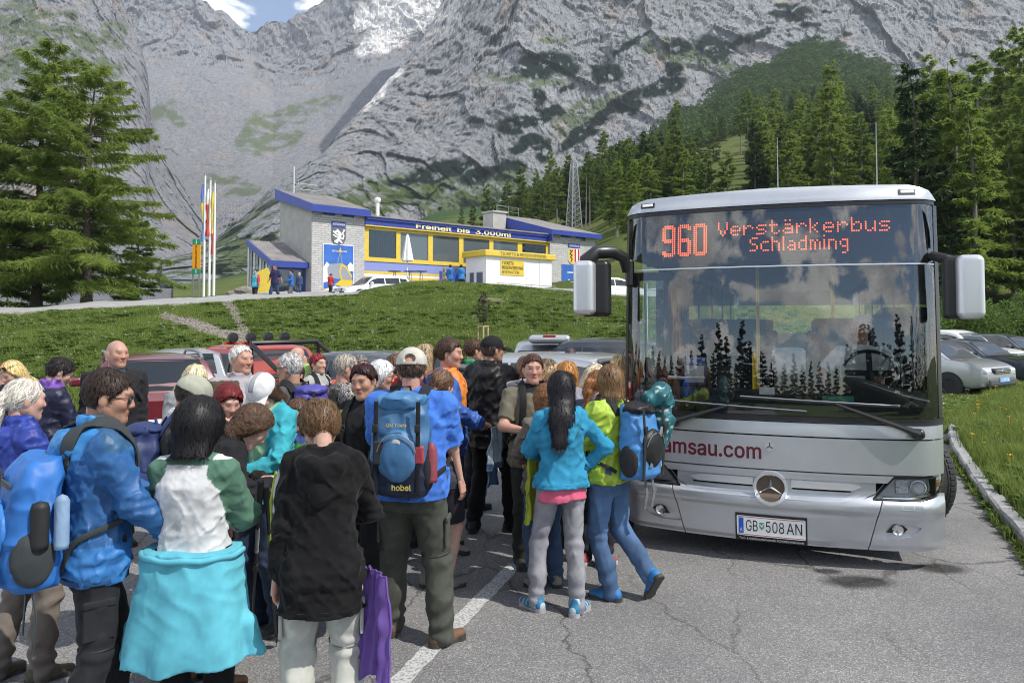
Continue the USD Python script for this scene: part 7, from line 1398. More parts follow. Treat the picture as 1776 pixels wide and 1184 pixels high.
    def ring(fl,c,r0,axis,w,name,col,mt='cloth',off=.003,parent=g):
        axis = np.asarray(axis,float)/np.linalg.norm(axis); e1 = np.cross(axis,[0,1.0,0.13]); e1 /= np.linalg.norm(e1); e2 = np.cross(axis,e1); a = np.linspace(0,2*np.pi,41); q = np.asarray(c)+r0[0]*np.cos(a)[:,None]*e1+r0[1]*np.sin(a)[:,None]*e2
        for _ in range(12): dd = fl.at(q); e = .004; gr = np.stack([(fl.at(q+np.eye(3)[k_]*e)-dd)/e for k_ in range(3)],1); gr -= (gr @ axis)[:,None]*axis; gr /= np.maximum(np.linalg.norm(gr,axis=1,keepdims=True),1e-6); q = q+gr*np.clip(off+.0-dd,-.03,.03)[:,None]*.8
        q = q+.5*.008*(noise(q*24,3)[:,None]-.5); v,f = MB().ribbon(q,w,.007,axis).get(); put_col(name,(v*sc,f),mt,parent,col)
    band = np.clip(np.array(o.get('band',top_col if not callable(top_col) else gv[:1]*0+np.median(np.atleast_2d(tc(gv,J)),0)),float).reshape(-1)[:3]*.72,0,1)
    if d < 6.6 and top in ('jacket','fleece','tee'): ring(GT,(0,float(bend(hem)),hem+.022),(.19,.14),(0,0,1),.022 if top != 'tee' else .008,'hem_band',band,top_mat)
    if d < 6.6 and sleeve >= .98:
        for s in (-1,1): S_,E,W = J[s]; ring(G,W+(E-W)*.13,(.055,.055),W-E,.024,'cuff',band,top_mat)
    # trousers
    B = Fld(.03); zt = np.array([.78,.84,.90,.96,1.02]); ll = legs_loose
    B.loft(zt,np.interp(zt,tz,ta)*1.0+.008,np.interp(zt,tz,tb)+.008,bend(zt),z0=.79,z1=1.02)
    for s in (-1,1):
        hj,Kn,A,toe,pit = LG[s]; f_ = (1+(fat-1)*.5)
        if shorts: B.cone(hj,Kn+(hj-Kn)*.12,.098*f_*ll,.088*ll); nn_ = (Kn-hj)/np.linalg.norm(Kn-hj); e_ = Kn+(hj-Kn)*.12; B.minus((lambda e_,nn_: lambda P: np.where(np.linalg.norm(P-e_,axis=1) < .2,(P-e_) @ nn_,-1.0))(e_,nn_))
        else: B.cone(hj,Kn,.098*f_*(.6+.4*ll),.074*(.35+.65*ll)).cone(Kn,A*.55+Kn*.45+[0,-.012,0],.074*(.35+.65*ll),.071*(.4+.6*ll)).cone(A*.55+Kn*.45+[0,-.012,0],A+[0,-.004,-.03],.071*(.4+.6*ll),.064*(.4+.6*ll))
    B.disp = lambda P: .009*fold*(1.2*np.clip(1-np.abs(2*noise(P @ np.array([[.8,0,.6],[0,1,0],[-.6,0,.8]])*[16,12,7]+sd,3)-1),0,1) ** 2+.8*noise(P*[11,11,5]+sd,9)-.8)+.008*ll*np.sin(P[:,2]*62+9*noise(P*[7,7,5]+sd,4))*(np.exp(-((P[:,2]-.12)/.10) ** 2)+.6*np.exp(-((P[:,2]-.50)/.09) ** 2)+.4*np.exp(-((P[:,2]-.86)/.07) ** 2))
    bv,bf = B.mesh(legvox); lc = legs_col; tr_ = put_col('shorts' if shorts else 'trousers',(bv*sc,bf),legs_mat,g,(lambda V: lc(V/sc)) if callable(lc) else lc)
    if o.get('zips'):
        for s in (-1,1):
            hj,Kn,A,toe,pit = LG[s]; BL_ = Fld(.01); BL_.s = [q_ for q_ in B.s[1:] if (q_[1][0]+q_[2][0])*s > 0]; c_ = Kn+(hj-Kn)*.10; ring(BL_,c_,(.085,.085),hj-Kn,.009,'knee_zip',np.array(lc if not callable(lc) else (.1,.1,.1))*.62,'leather',.001,tr_)
            c2 = hj*.42+Kn*.58+np.array([s*.076*ll,-.01,0]); v,f = MB().add(*hullbox(c2,(.018,.13,.17),.008)).box(c2+[s*.006,0,.075],(.02,.135,.035),bev=.006).get(); put_col('cargo_pocket',(v*sc,f),legs_mat,tr_,np.array(lc if not callable(lc) else (.1,.1,.1))*.95)
    # skin body: neck, trunk, arms, hands, legs and head in one mesh
    K = Fld(.02); K.loft(tz,np.maximum(ta-.012,.03),np.maximum(tb-.012,.03),ty,z0=.82,z1=1.47); b5 = float(bend(1.5)); hc = np.array([0,.010+float(bend(1.6))+.0,1.622]); hR = rotz(head[1]) @ Rx(-head[0]) @ Ry(head[2]); piv = np.array([0,-.02+b5,1.50])
    hpos = piv+hR @ (hc-piv); K.cone((0,-.012+b5,1.42),piv+hR @ np.array([0,-.0,.07]),.058 if not fem else .050,.052 if not fem else .045); amp_ = (1+(fat-1)*.7)*(.82 if fem else 1.0)
    for s in (-1,1):
        S_,E,W = J[s]; K.cone(S_,E,.050*amp_,.041*amp_).cone(E,W,.041*amp_,.027*(.9 if fem else 1)); hj,Kn,A,toe,pit = LG[s]; lk = 1.0 if shorts else .72; K.cone(hj,Kn,.080*lk,.052*lk).cone(Kn,Kn*.6+A*.4+[0,-.012,0],.052*lk,.054*lk).cone(Kn*.6+A*.4+[0,-.012,0],A,.054*lk,.036*lk)
    kv,kf = K.mesh(max(vox*1.15,.012) if sleeve > .6 else max(vox*1.1,.0095)); parts = [(kv,kf)]; cols = [np.tile(skin,(len(kv),1))]
    hh = .0052 if fine_head else (.0065 if px < .0085 else .009); hv,hfc = head_mesh(hh); hs = 1.0*o.get('head_s',1.0)/min(1,max(sc,.8) ** .5); cols.append(head_colors(hv,skin,dict(o,hair_col=hair_col))); parts.append((hv*hs @ hR.T+hpos,hfc))
    if hands:
        for i,s in enumerate((-1,1)):
            S_,E,W = J[s]; fw = W-E; fw = fw/np.linalg.norm(fw); upv = np.array([s*.9,.1,.35]) if abs(fw[2]) > .7 else np.array([s*.25,0,1.0]); q = hand_field(W,fw,upv,-s,curl); v_,f_ = q.mesh(.0042 if px < .0065 else .0062); parts.append((v_,f_)); cols.append(np.tile(np.array(skin)*[1.02,.93,.90],(len(v_),1)))
    mb = MB(); [mb.add(*p_) for p_ in parts]; V_,F_ = mb.get(); put('body',(V_*sc,F_),'skin',g,smooth=True,attrs={'col': np.vstack(cols)})
    HP = lambda v: (np.asarray(v)*hs @ hR.T+hpos)*sc
    PEOPLE[key].update(HP=HP,hR=hR,hpos=hpos,hs=hs)
    if hair:
        hfld = hair_field(hair,dict(o,seed=sd % 17))
        if o.get('cap'): hfld.minus(lambda P: P[:,2]-.030+.10*P[:,1])
        v_,f_ = hfld.mesh(.0062 if px < .0085 else .009); hcol = hair_col
        hb = np.array(hcol,float); streak = (lambda V: hb*(1+.5*(noise(V*[60,60,7],3)-.5))[:,None]) if not o.get('hair_tip') else (lambda V: hb+(np.array(o['hair_tip'])-hb)*np.clip((V[:,2:3]*6+.3+(noise(V*[50,50,6],3)[:,None]-.5)),0,1))
        hp_ = put('hair',(HP(v_),f_),'hair',g,smooth=True,attrs={'col': np.clip(streak(v_)*.8,0,1)}); strands(hp_,HP,hfld,v_,hb,hair,px,sd)
    if o.get('cap'): make_cap(g,HP,o['cap'],px)
    if o.get('glasses'): make_glasses(g,HP,*o['glasses'])
    if fine_head and not o.get('closed'):
        for s in (-1,1): e = trimesh.creation.icosphere(2,.0100); put('eye',(HP(np.array(e.vertices)*[1,1,.62]+[s*.031,.0815,.0115]),e.faces),'eye_white',g,smooth=True); e = trimesh.creation.icosphere(2,.0055); put('iris',(HP(np.array(e.vertices)*[1,.5,1]+[s*.031+o.get('gaze',0)*.003,.0895,.0115]),e.faces),'iris',g,smooth=True)
    # shoes
    for s in (-1,1):
        hj,Kn,A,toe,pit = LG[s]; R_ = rotz(toe) @ Rx(-pit); org = A-R_ @ np.array([0,0,.085]); S = Fld(.025); S.cone((0,-.045,.042),(0,.05,.040),.040,.040).cone((0,.05,.036),(0,.145,.030),.040,.030).cone((0,-.03,.05),(0,-.012,.095+.02*o.get('boots',0)),.042,.046+.004*o.get('boots',0)); S.minus(lambda P: .014-P[:,2])
        if not shorts and vox > .03: pass
        v_,f_ = S.mesh(max(.0085,px*1.1)); sc_ = shoe_col; sh_ = put_col('shoe',((v_ @ R_.T+org)*sc,f_),'leather',g,(lambda V,R_=R_,org=org: sc_((V/sc-org) @ R_)) if callable(sc_) else sc_); out = shapely.union_all([shapely.Point(0,-.048).buffer(.042),shapely.Point(.0,.125).buffer(.046),sbox(-.036,-.05,.036,.13)]).buffer(.012).buffer(-.012); m_ = MB().poly(out,.0,.030); v_,f_ = m_.get(); put_col('sole',((v_ @ R_.T+org)*sc,f_),'leather',sh_,sole_col,smooth=False)
    return g
def make_cap(g,HP,c,px):
    """c: colour, visor colour, optional strap opening and direction of the peak"""
    f = Fld(.012); f.ell((0,-.012,.040),(.094,.113,.098)); f.minus(lambda P: .022-.10*P[:,1]-P[:,2]).minus(lambda P:-(np.linalg.norm((P-[0,-.012,.036])/[.081,.100,.084],axis=1)-1)*.08 if False else np.full(len(P),-1.0))
    if c.get('opening'): f.minus(lambda P: .034-np.linalg.norm((P-[0,-.112,.066])*[1,.6,1.15],axis=1))
    f.disp = lambda P: .003*(noise(P*30,4)-.5)+.0022*np.exp(-(np.abs(np.sin(np.arctan2(P[:,0],P[:,1]+.012)*3))/.05) ** 2)
    v_,f_ = f.mesh(.006 if px < .009 else .009); cap = put_col('cap',(HP(v_),f_),'cloth',g,c['col'])
    if c.get('opening'): put_col('cap_strap',(lambda vf: (HP(vf[0]),vf[1]))(MB().ribbon([(.045*math.sin(a)*1.7,-.012-.113*math.cos(a*.75),.042) for a in np.linspace(-.55,.55,9)],.016,.005,(0,0,1)).get()),'cloth',cap,c['col'])
    n = 15; a = np.linspace(-1.15,1.15,n); inn = np.stack([.092*np.sin(a),-.012+.110*np.cos(a),.034-.10*(.106*np.cos(a))*.3+.004*np.cos(a)],1); out = np.stack([.082*np.sin(a*.95),.045+.155*np.maximum(np.cos(a),0) ** .8,.024-.030*np.sin(a) ** 2-.010*np.cos(a)],1)
    mid = (inn+out)/2+[0,0,.006]; V = np.vstack([inn,mid,out]); V = np.vstack([V,V-[0,0,.006]]); F = []
    for r_ in range(2): F += [(r_*n+i,r_*n+i+1,r_*n+n+i+1,r_*n+n+i) for i in range(n-1)]
    F += [tuple(np.array(q[::-1])+3*n) for q in F]; F += [(2*n+i,2*n+i+1,5*n+i+1,5*n+i) for i in range(n-1)]
    put_col('visor',(HP(V),MB().add(V,F).get()[1]),'cloth',cap,c.get('visor',c['col']))
    if c.get('stripe'): put_col('cap_stripe',(lambda vf: (HP(vf[0]),vf[1]))(MB().ribbon([(.0,-.012-.113*math.cos(t),.040+.098*math.sin(t)) for t in np.linspace(.1,2.5,14)],.035,.005,(1,0,0)).get()),'cloth',cap,c['stripe'])
def make_glasses(g,HP,on_head=False,dark=True,frame=(.02,.02,.02)):
    m = MB(); l = MB(); T_ = (lambda v: v) if not on_head else (lambda v: v @ Rx(-.0).T+[0,-.012,.085])
    for s in (-1,1):
        a = np.linspace(0,2*np.pi,21); rim = np.stack([s*.033+.026*np.cos(a),.100-.22*(np.abs(s*.033+.026*np.cos(a)) ** 1.5),.010+.019*np.sin(a)],1); m.tube(T_(rim),.0022,5,False); m.tube(T_(np.array([(s*.058,.085,.016),(s*.076,.03,.012),(s*.079,-.02,.004)])),.0022,5); c_ = rim.mean(0); l.add(T_(np.vstack([c_+[0,.003,0],rim[:-1]])),[(0,i+1,(i+1) % 20+1) for i in range(20)])
    m.tube(T_(np.array([(-.010,.103,.016),(.010,.103,.016)])),.0022,5); v_,f_ = m.get(); gl = put_col('sunglasses' if dark else 'glasses',(HP(v_),f_),'leather',g,frame); v_,f_ = l.get(); put('lens',(HP(v_),f_),'lens_dark' if dark else 'lamp_glass',gl,smooth=True)

# ------------------------------------------------------------------ the crowd
GB = None
BLK,WHT,NAVY = (.012,.012,.013),(.72,.72,.72),(.016,.02,.05)
def zone(base,*zs):
    """colour by body zone: (test(V, J), colour) pairs"""
    def fn(V,J):
        c = np.tile(np.array(base,float),(len(V),1))
        for t,col in zs: c[t(V,J)] = col
        return c
    return fn
def arm_d(V,J): return np.minimum.reduce([seg_d(V,J[s][0],J[s][1]) for s in (-1,1)]+[seg_d(V,J[s][1],J[s][2]) for s in (-1,1)])
def seg_d(V,a,b): d = b-a; t = np.clip(((V-a) @ d)/(d @ d),0,1); return np.linalg.norm(V-a-t[:,None]*d,axis=1)
raglan = lambda V,J: (np.abs(V[:,0]) > .105+.16*np.clip(1.42-V[:,2],0,1) ** 1.1) & (arm_d(V,J) < .105) & (V[:,2] < 1.47)
sleeves = lambda V,J: arm_d(V,J) < .095
# --- near row
person('ponytail','grey-blonde woman with a ponytail in a violet-blue jacket at the left edge',40,4.40,656,face=-35,fem=True,fat=1.12,head=(.1,-.1,0),hair='pony',hair_col=(.50,.46,.40),hair_t=.012,top='jacket',top_col=(.016,.045,.33),top_mat='shell_cloth',hem=.86,hood=True,legs_col=(.20,.165,.14),shoe_col=(.10,.085,.045),arms=('front','front'),feet=((-.11,-.05,0),(.12,.10,0)),boots=1,collar=.01)
person('blue_jacket','dark-haired man in sunglasses and two-tone blue jacket with the large blue backpack',183,3.70,640,face=-50,fat=1.05,lean=.04,head=(.16,-.40,0),hair='short',hair_col=(.022,.012,.008),hair_t=.017,hair_amp=.009,skin=SK_TAN,top='jacket',top_mat='shell_cloth',top_col=zone((.015,.115,.34),(lambda V,J: (V[:,2] > 1.36) & (np.abs(V[:,0]) < .17),(.02,.24,.62)),(lambda V,J: V[:,2] < .98,(.018,.19,.54)),(lambda V,J: (V[:,2] > 1.40) & (V[:,1] >-.02),(.028,.12,.26))),hem=.80,collar=.03,zips=1,fold=.7,legs_col=(.022,.024,.028),arms=('bent',((.20,.30,.98),(.8,-.7,-.5))),feet=((-.11,.12,0),(.10,-.12,0)),glasses=(False,True,(.03,.03,.035)),stubble=.5,boots=1,fine_head=True,hood=True,closed=True)
person('raglan','black-haired woman in a white shirt with green sleeves, turquoise jacket round her waist',342,3.70,697,face=-3,fem=True,fat=1.10,head=(.22,0,0),hair='bob',hair_col=(.006,.005,.006),hair_t=.046,hair_amp=.004,top='tee',top_col=zone((.66,.67,.68),(raglan,(.085,.20,.135)),(lambda V,J: (V[:,2] > 1.447) & (np.abs(V[:,0]) < .12),(.085,.20,.135))),sleeve=.86,hem=.90,legs_col=(.010,.010,.012),arms=('front','front'),loose=.9)
person('black_fleece','brown-haired woman, head bowed, in a black hooded fleece and pale cargo trousers',563,3.78,722,h=1.66,face=10,fem=True,fat=1.0,lean=.16,head=(.62,.25,0),hair='short',hair_col=(.10,.055,.025),hair_t=.034,hairline=.03,skin=SK_FAIR,top='fleece',top_mat='fleece_cloth',top_col=BLK,hem=.70,hood=True,loose=1.25,legs_col=(.52,.53,.48),legs_loose=1.18,zips=1,arms=('down','front'),feet=((-.12,0,0),(.13,.02,0)),shoe_col=(.12,.08,.05))
person('blue_tee','broad man in a bright blue t-shirt and cream cap wearing the blue and navy backpack',715,4.97,604,face=-4,fat=1.22,head=(.05,.06,0),hair='short_crop',hair_col=(.07,.045,.03),skin=SK_RED,top='tee',top_col=(.035,.185,.72),sleeve=.44,hem=.86,loose=1.3,zips=1,legs_col=(.072,.078,.062),legs_loose=1.2,arms=('front','front'),feet=((-.14,.10,0),(.20,-.05,0,-.75)),shoe_col=(.16,.085,.04),sole_col=(.06,.05,.04),cap=dict(col=(.55,.53,.46),opening=True),boots=1)
person('turquoise','woman with long black hair, turquoise hoodie and grey jeans, hand on hip',972,5.53,646,face=14,fem=True,head=(.06,-.12,0),hair='long',hair_col=(.007,.006,.009),hair_tip=(.012,.03,.05) if False else None,hair_t=.022,sweep=-.05,top='fleece',top_mat='fleece_cloth',top_col=(.015,.30,.52),hem=.90,hood=True,loose=1.5,len=-.30,legs_col=lambda V: np.array((.30,.30,.335))*(1-.25*np.clip(1-np.abs(V[:,0:1])*9,0,1)),legs_loose=.78,arms=('front','hip'),feet=((-.20,.0,0,.45),(.07,-.16,0,-.8)),shoe_col=lambda V: np.where((np.sin(V[:,1:2]*130) > .55) & (V[:,2:3] > .03),(.45,.6,.65),(.01,.18,.36)),sole_col=(.45,.40,.42))
person('lime','brown-haired person in a lime jacket and jeans at the bus corner, right heel raised',1054,5.70,634,face=46,head=(.0,-.75,0),hair='bob',len=-.10,hair_col=(.13,.075,.035),hair_t=.022,top='jacket',top_mat='shell_cloth',top_col=(.40,.58,.025),hem=.88,collar=.02,legs_col=lambda V: np.array((.06,.125,.25))*(1+.9*np.clip(1-((V[:,2:3]-.62)/.22) ** 2,0,1)*(V[:,1:2] < 0)*.8),legs_loose=.92,arms=('front','reach'),feet=((-.02,-.02,0,.3),(.19,-.24,.10,-.25,.95)),shoe_col=(.01,.20,.55),sole_col=(.06,.055,.05))
# --- second row
person('bowed_brown','woman with wavy brown hair in black bending over her phone and trekking poles',418,4.45,686,face=-62,fem=True,lean=.30,head=(.75,-.1,0),hair='wavy',len=-.10,hair_col=(.075,.042,.025),hair_t=.024,hair_amp=.008,top='jacket',top_col=(.013,.013,.015),hem=.84,collar=.02,legs_col=BLK,arms=('phone','phone'),shoe_col=(.22,.10,.03),boots=1)
person('sage_cap','man in a sage cap with a red peak and a charcoal fleece',322,4.70,648,face=-62,head=(.42,0,0),hair='short_crop',hair_col=(.03,.022,.018),skin=SK_RED,top='fleece',top_mat='fleece_cloth',top_col=zone((.042,.045,.05),(lambda V,J: V[:,2] > 1.455,(.62,.62,.62))),hem=.82,collar=.01,legs_col=(.18,.16,.14),arms=('front','front'),cap=dict(col=(.42,.43,.34),visor=(.20,.03,.045)),closed=True)
person('white_cap','person in a white cap with a grey stripe, turquoise and pale green top',466,5.15,634,face=150,fem=True,head=(.75,.2,0),hair='bob',len=-.12,hair_col=(.06,.03,.02),top='jacket',top_col=zone((.02,.42,.52),(lambda V,J: np.abs(V[:,0]) < .09,(.32,.60,.38))),hem=.86,legs_col=(.03,.05,.10),arms=('front','front'),cap=dict(col=(.72,.73,.75),stripe=(.34,.35,.37)))
person('red_hair','woman with dark red hair hidden behind the man in the sage cap',392,5.6,668,face=-150,fem=True,head=(.3,.2,0),hair='curly',hair_col=(.13,.012,.014),hair_t=.03,top='jacket',top_col=(.05,.04,.05),arms=('chin','front'),legs_col=(.03,.03,.04))
person('boy','boy in sporty green sunglasses and a green jacket between the taller people',519,5.55,694,face=172,head=(.1,-.2,0),hair='short',hair_col=(.07,.035,.02),top='jacket',top_col=zone((.045,.26,.055),(lambda V,J: V[:,2] > 1.40,(.035,.07,.28))),hem=.86,collar=.02,legs_col=(.04,.06,.12),arms=('down','down'),glasses=(False,True,(.05,.06,.02)),fine_head=True,closed=True,head_s=1.04,skin=(.44,.25,.18))
person('dark_crop','woman with cropped dark red-brown hair in a black t-shirt with yellow piping, eyes closed',634,5.45,631,face=157,fem=True,fat=1.1,head=(.10,.12,.1),hair='short',hair_col=(.028,.008,.008),hair_t=.019,hairline=.004,hair_amp=.009,skin=SK_TAN,top='tee',top_col=zone((.014,.014,.016),(lambda V,J: sleeves(V,J) & (np.abs(V[:,1]-J[1][1][1]*.4-.03) < .010),(.62,.60,.08))),sleeve=.42,hem=.84,legs_col=(.02,.02,.025),arms=('down','front'),fine_head=True,closed=True)
person('olive_polo','man in an olive polo shirt with a grey backpack looking towards the camera',925,6.45,614,face=-168,fat=1.08,head=(.02,-.12,0),hair='short',hair_col=(.065,.028,.018),hair_t=.014,hairline=.0,skin=SK_RED,top='shirt',top_col=zone((.165,.15,.105),(lambda V,J: (V[:,2] > 1.435) & (np.abs(V[:,0]) < .11),(.018,.018,.02))),sleeve=.40,hem=.82,loose=1.5,legs_col=(.028,.030,.028),arms=(((-.02,.30,1.22),(1,-.3,-.7)),((.10,.30,1.14),(1,-.3,-.6))),stubble=.25,fine_head=True,brow=(.05,.03,.02),gaze=.3,boots=1)
person('orange','tall curly-haired man in an orange hoodie under an open blue jacket',779,6.95,587,face=-98,fat=1.08,head=(.08,.02,0),hair='curly',hair_col=(.05,.028,.018),hair_t=.020,hairline=.0,skin=SK_RED,top='jacket',top_mat='shell_cloth',top_col=zone((.02,.10,.42),(lambda V,J: (V[:,1] > .035) & (np.abs(V[:,0]) < .125) & (V[:,2] > 1.02) & ~sleeves(V,J),(.80,.24,.01)),(lambda V,J: (V[:,2] > 1.425) & (np.abs(V[:,0]) < .12),(.80,.24,.01))),hem=.76,hood=True,loose=1.1,legs_col=(.028,.050,.11),arms=('down','front'),stubble=.6,fine_head=True,feet=((-.10,-.05,0),(.12,.06,0,-.3)),shoe_col=lambda V: np.where(V[:,2:3] > .035,(.32,.29,.25),(.03,.03,.03)),boots=1)
person('black_cap','man in a black cap and black jacket between the orange hoodie and olive polo',853,7.5,583,face=-28,fat=1.12,head=(.0,-.5,0),hair='short',hair_col=(.05,.035,.03),skin=SK_TAN,top='jacket',top_mat='shell_cloth',top_col=BLK,hem=.76,collar=.02,hood=True,legs_col=BLK,arms=('down','down'),feet=((-.14,-.08,0,.4),(.16,.10,0,-.9)),cap=dict(col=(.012,.012,.013)),boots=1)
person('ponytail_red','woman with a coppery ponytail beside the lime jacket',1034,6.5,642,face=-30,fem=True,head=(.2,-.3,0),hair='pony',hair_col=(.20,.085,.03),top='tee',top_col=(.12,.13,.20),sleeve=.3,legs_col=(.02,.02,.03),arms=('front','front'),shoe_col=(.5,.05,.03),sole_col=(.6,.6,.6))
person('auburn_child','auburn-haired girl half hidden between the olive polo and the turquoise hoodie',944,5.95,668,face=25,fem=True,head=(.1,-.2,0),hair='wavy',hair_col=(.16,.075,.03),top='jacket',top_col=(.18,.16,.13),legs_col=(.05,.10,.20),arms=('front','front'),shoe_col=(.30,.28,.20))
# --- further back, left to right
person('sunglasses_blonde','blonde woman with sunglasses pushed up on her hair at the left edge, looking down',28,7.3,622,face=165,fem=True,head=(.4,0,0),hair='long',len=-.26,hair_col=(.50,.36,.16),top='jacket',top_col=(.05,.05,.06),arms=('front','front'),glasses=(True,True))
person('edge_redhead','person with dark red hair in a pale scarf cut off by the left edge',-8,7.6,630,face=-60,fem=True,hair='short',hair_col=(.14,.015,.015),top='jacket',top_col=zone((.02,.02,.022),(lambda V,J: V[:,2] > 1.42,(.45,.50,.55))),arms=('front','front'))
person('purple_collar','dark-haired person in a navy jacket with a purple collar looking down at the left',92,6.8,617,face=-40,head=(.5,-.2,0),hair='short',hair_col=(.012,.009,.01),hair_t=.024,hair_amp=.011,top='jacket',top_mat='shell_cloth',top_col=zone((.016,.018,.055),(lambda V,J: V[:,2] > 1.475,(.16,.06,.38))),collar=.03,arms=('front','front'),legs_col=BLK)
person('bald_tall','lean bald man in a dark jacket standing apart before the bank',202,7.0,588,face=-138,head=(.02,.25,0),hair=None,hair_col=(.26,.22,.20),bald=1,skin=SK_RED,top='jacket',top_col=zone((.02,.02,.023),(lambda V,J: (np.abs(V[:,0]) < .05) & (V[:,1] > 0),(.04,.07,.10))),hem=.78,hood=True,arms=('down','down'),stubble=.5,fine_head=True)
person('pale_blonde','woman with long pale blonde hair behind the sage cap',333,6.5,627,face=-155,fem=True,head=(.5,.3,0),hair='long',len=-.30,hair_col=(.62,.50,.32),top='jacket',top_col=(.28,.30,.31),arms=('front','front'))
person('brown_blouson','white-haired man in a brown blouson over a striped shirt',417,6.7,598,face=-142,fat=1.12,head=(.0,.35,0),hair='short',hair_t=.011,hair_col=(.50,.48,.45),hairline=.0,skin=SK_RED,top='jacket',top_col=zone((.095,.070,.045),(lambda V,J: (V[:,1] > .07) & (np.abs(V[:,0]) < .035) & (V[:,2] > 1.2),(.45,.42,.44)),(lambda V,J: (V[:,2] > 1.46),(.42,.38,.42))),collar=.01,arms=('down','bent'),legs_col=(.10,.09,.08),fine_head=True)
person('grey_tee','grey-haired man in glasses and a grey t-shirt wearing the purple backpack',505,6.3,611,face=62,head=(.1,.2,0),hair='short',hair_t=.012,hair_col=(.34,.33,.32),hairline=-.01,skin=SK_TAN,top='tee',top_col=(.085,.095,.095),sleeve=.45,arms=('front','front'),glasses=(False,False),legs_col=(.05,.05,.06),fine_head=True)
person('behind_grey','dark-haired woman holding a camera to her face behind the grey t-shirt',508,6.9,628,face=165,fem=True,hair='curly',hair_col=(.06,.03,.02),top='jacket',top_col=(.04,.05,.05),arms=('chin','chin'))
person('green_tee_far','bald man in a pale green t-shirt bending beside the pickup',520,9.4,596,face=125,lean=.25,head=(.4,.2,0),hair=None,hair_col=(.4,.3,.25),bald=1,skin=SK_RED,top='tee',top_col=(.32,.52,.14),sleeve=.45,arms=('front','front'),legs_col=(.10,.09,.08))
person('red_hair_far','woman with short red hair and a patterned scarf far back by the charcoal car',552,9.2,614,face=-120,fem=True,hair='short',hair_col=(.17,.015,.02),top='jacket',top_col=zone((.12,.012,.03),(lambda V,J: V[:,2] > 1.36,(.42,.42,.40))),arms=('front','front'))
person('plaid_vest','grey-haired man in a brown vest over a black and white plaid shirt',600,6.6,613,face=-62,fat=1.1,head=(.05,-.05,0),hair='short',hair_t=.012,hair_col=(.27,.24,.20),skin=SK_RED,top='shirt',top_col=lambda V,J: np.where((sleeves(V,J) | (V[:,2] > 1.45))[:,None],np.where(((np.sin(V[:,2:3]*190) > .2) ^ (np.sin((V[:,0:1]+V[:,1:2])*190) > .2)),(.48,.46,.42),(.04,.035,.035)),(.075,.055,.038)),loose=1.6,arms=('front','front'),legs_col=(.06,.06,.05),fine_head=True,closed=True)
person('grey_glasses_man','dark grey-haired man in glasses just behind the brown vest',622,7.3,615,face=-150,head=(0,.3,0),hair='short',hair_col=(.13,.12,.12),skin=SK_RED,top='jacket',top_col=(.05,.06,.075),arms=('down','down'),glasses=(False,False))
person('silver_woman','silver-haired woman in glasses behind the cropped dark hair',657,6.5,625,face=-75,fem=True,head=(.2,-.05,0),hair='bob',len=-.07,hair_col=(.48,.48,.49),hair_t=.022,skin=SK_RED,top='jacket',top_col=(.045,.05,.06),hood=True,arms=('front','front'),glasses=(False,False),fine_head=True)
person('red_top','brown-haired man in a bright red top beside the cream cap',688,7.2,614,face=-30,head=(0,-.5,0),hair='short',hair_col=(.10,.06,.04),skin=SK_RED,top='jacket',top_col=(.62,.035,.015),collar=.03,arms=('down','down'))
person('tall_behind_cap','tall person with light brown hair hidden behind the cream cap',738,7.0,597,face=-15,hair='bob',len=-.10,hair_col=(.24,.17,.10),top='jacket',top_col=(.12,.03,.06),arms=('down','down'))
person('braided','girl with brown braided hair behind the blue t-shirt',764,5.95,641,face=-40,fem=True,head=(.25,.2,0),hair='braid',hair_col=(.11,.06,.035),hair_amp=.008,top='tee',top_col=(.05,.06,.09),sleeve=.4,arms=('down','down'),legs_col=(.02,.02,.03),shorts=True,shoe_col=(.20,.19,.17),boots=1)
person('green_collar','short-haired man with a green jacket collar and a grey pack behind the black cap',822,8.4,588,face=-40,head=(0,-.4,0),hair='short_crop',hair_col=(.06,.03,.02),skin=SK_RED,top='jacket',top_col=zone((.05,.055,.06),(lambda V,J: V[:,2] > 1.38,(.03,.40,.16))),collar=.03,hood=True,arms=('down','down'))
person('pink_hood','light brown-haired girl in a pink hooded jacket behind the olive polo',911,7.6,618,face=20,fem=True,hair='bob',len=-.14,hair_col=(.24,.15,.09),top='jacket',top_col=(.75,.05,.26),hood=True,arms=('down','down'))
person('profile_woman','fair woman in profile between the olive polo and the copper fringe',946,7.2,622,face=-95,fem=True,head=(.2,0,0),hair='bob',len=-.12,hair_col=(.36,.25,.14),top='jacket',top_col=(.55,.06,.22),arms=('down','down'))
person('copper_fringe','woman with a copper-blonde fringe behind the turquoise hoodie',984,6.9,626,face=170,fem=True,head=(.3,0,0),hair='bob',hair_col=(.33,.15,.04),fringe=True,hair_t=.022,top='jacket',top_col=(.30,.30,.36),arms=('front','front'))
person('sunglasses_band','tanned woman with grey-blonde hair held by sunglasses next to the lime jacket',1022,7.2,627,face=-70,fem=True,head=(.5,0,.2),hair='bob',hair_col=(.44,.38,.27),skin=SK_TAN,top='tee',top_col=(.25,.26,.36),sleeve=.3,arms=('front','front'),glasses=(True,True))
person('pink_plaid','person in a pink checked shirt bending by the open tailgate',990,12.2,604,face=-20,hair='short',lean=.1,hair_col=(.06,.05,.05),top='shirt',top_col=lambda V,J: np.where((np.sin(V[:,2:3]*150) > 0) ^ (np.sin(V[:,0:1]*150) > 0),(.62,.14,.20),(.62,.42,.45)),sleeve=.45,loose=1.6,arms=('front','front'))
person('door_blonde','blonde woman waiting at the bus door',1074,7.7,616,face=10,fem=True,hair='long',len=-.25,hair_col=(.48,.34,.17),top='tee',top_col=(.40,.06,.12),arms=('front','reach'))
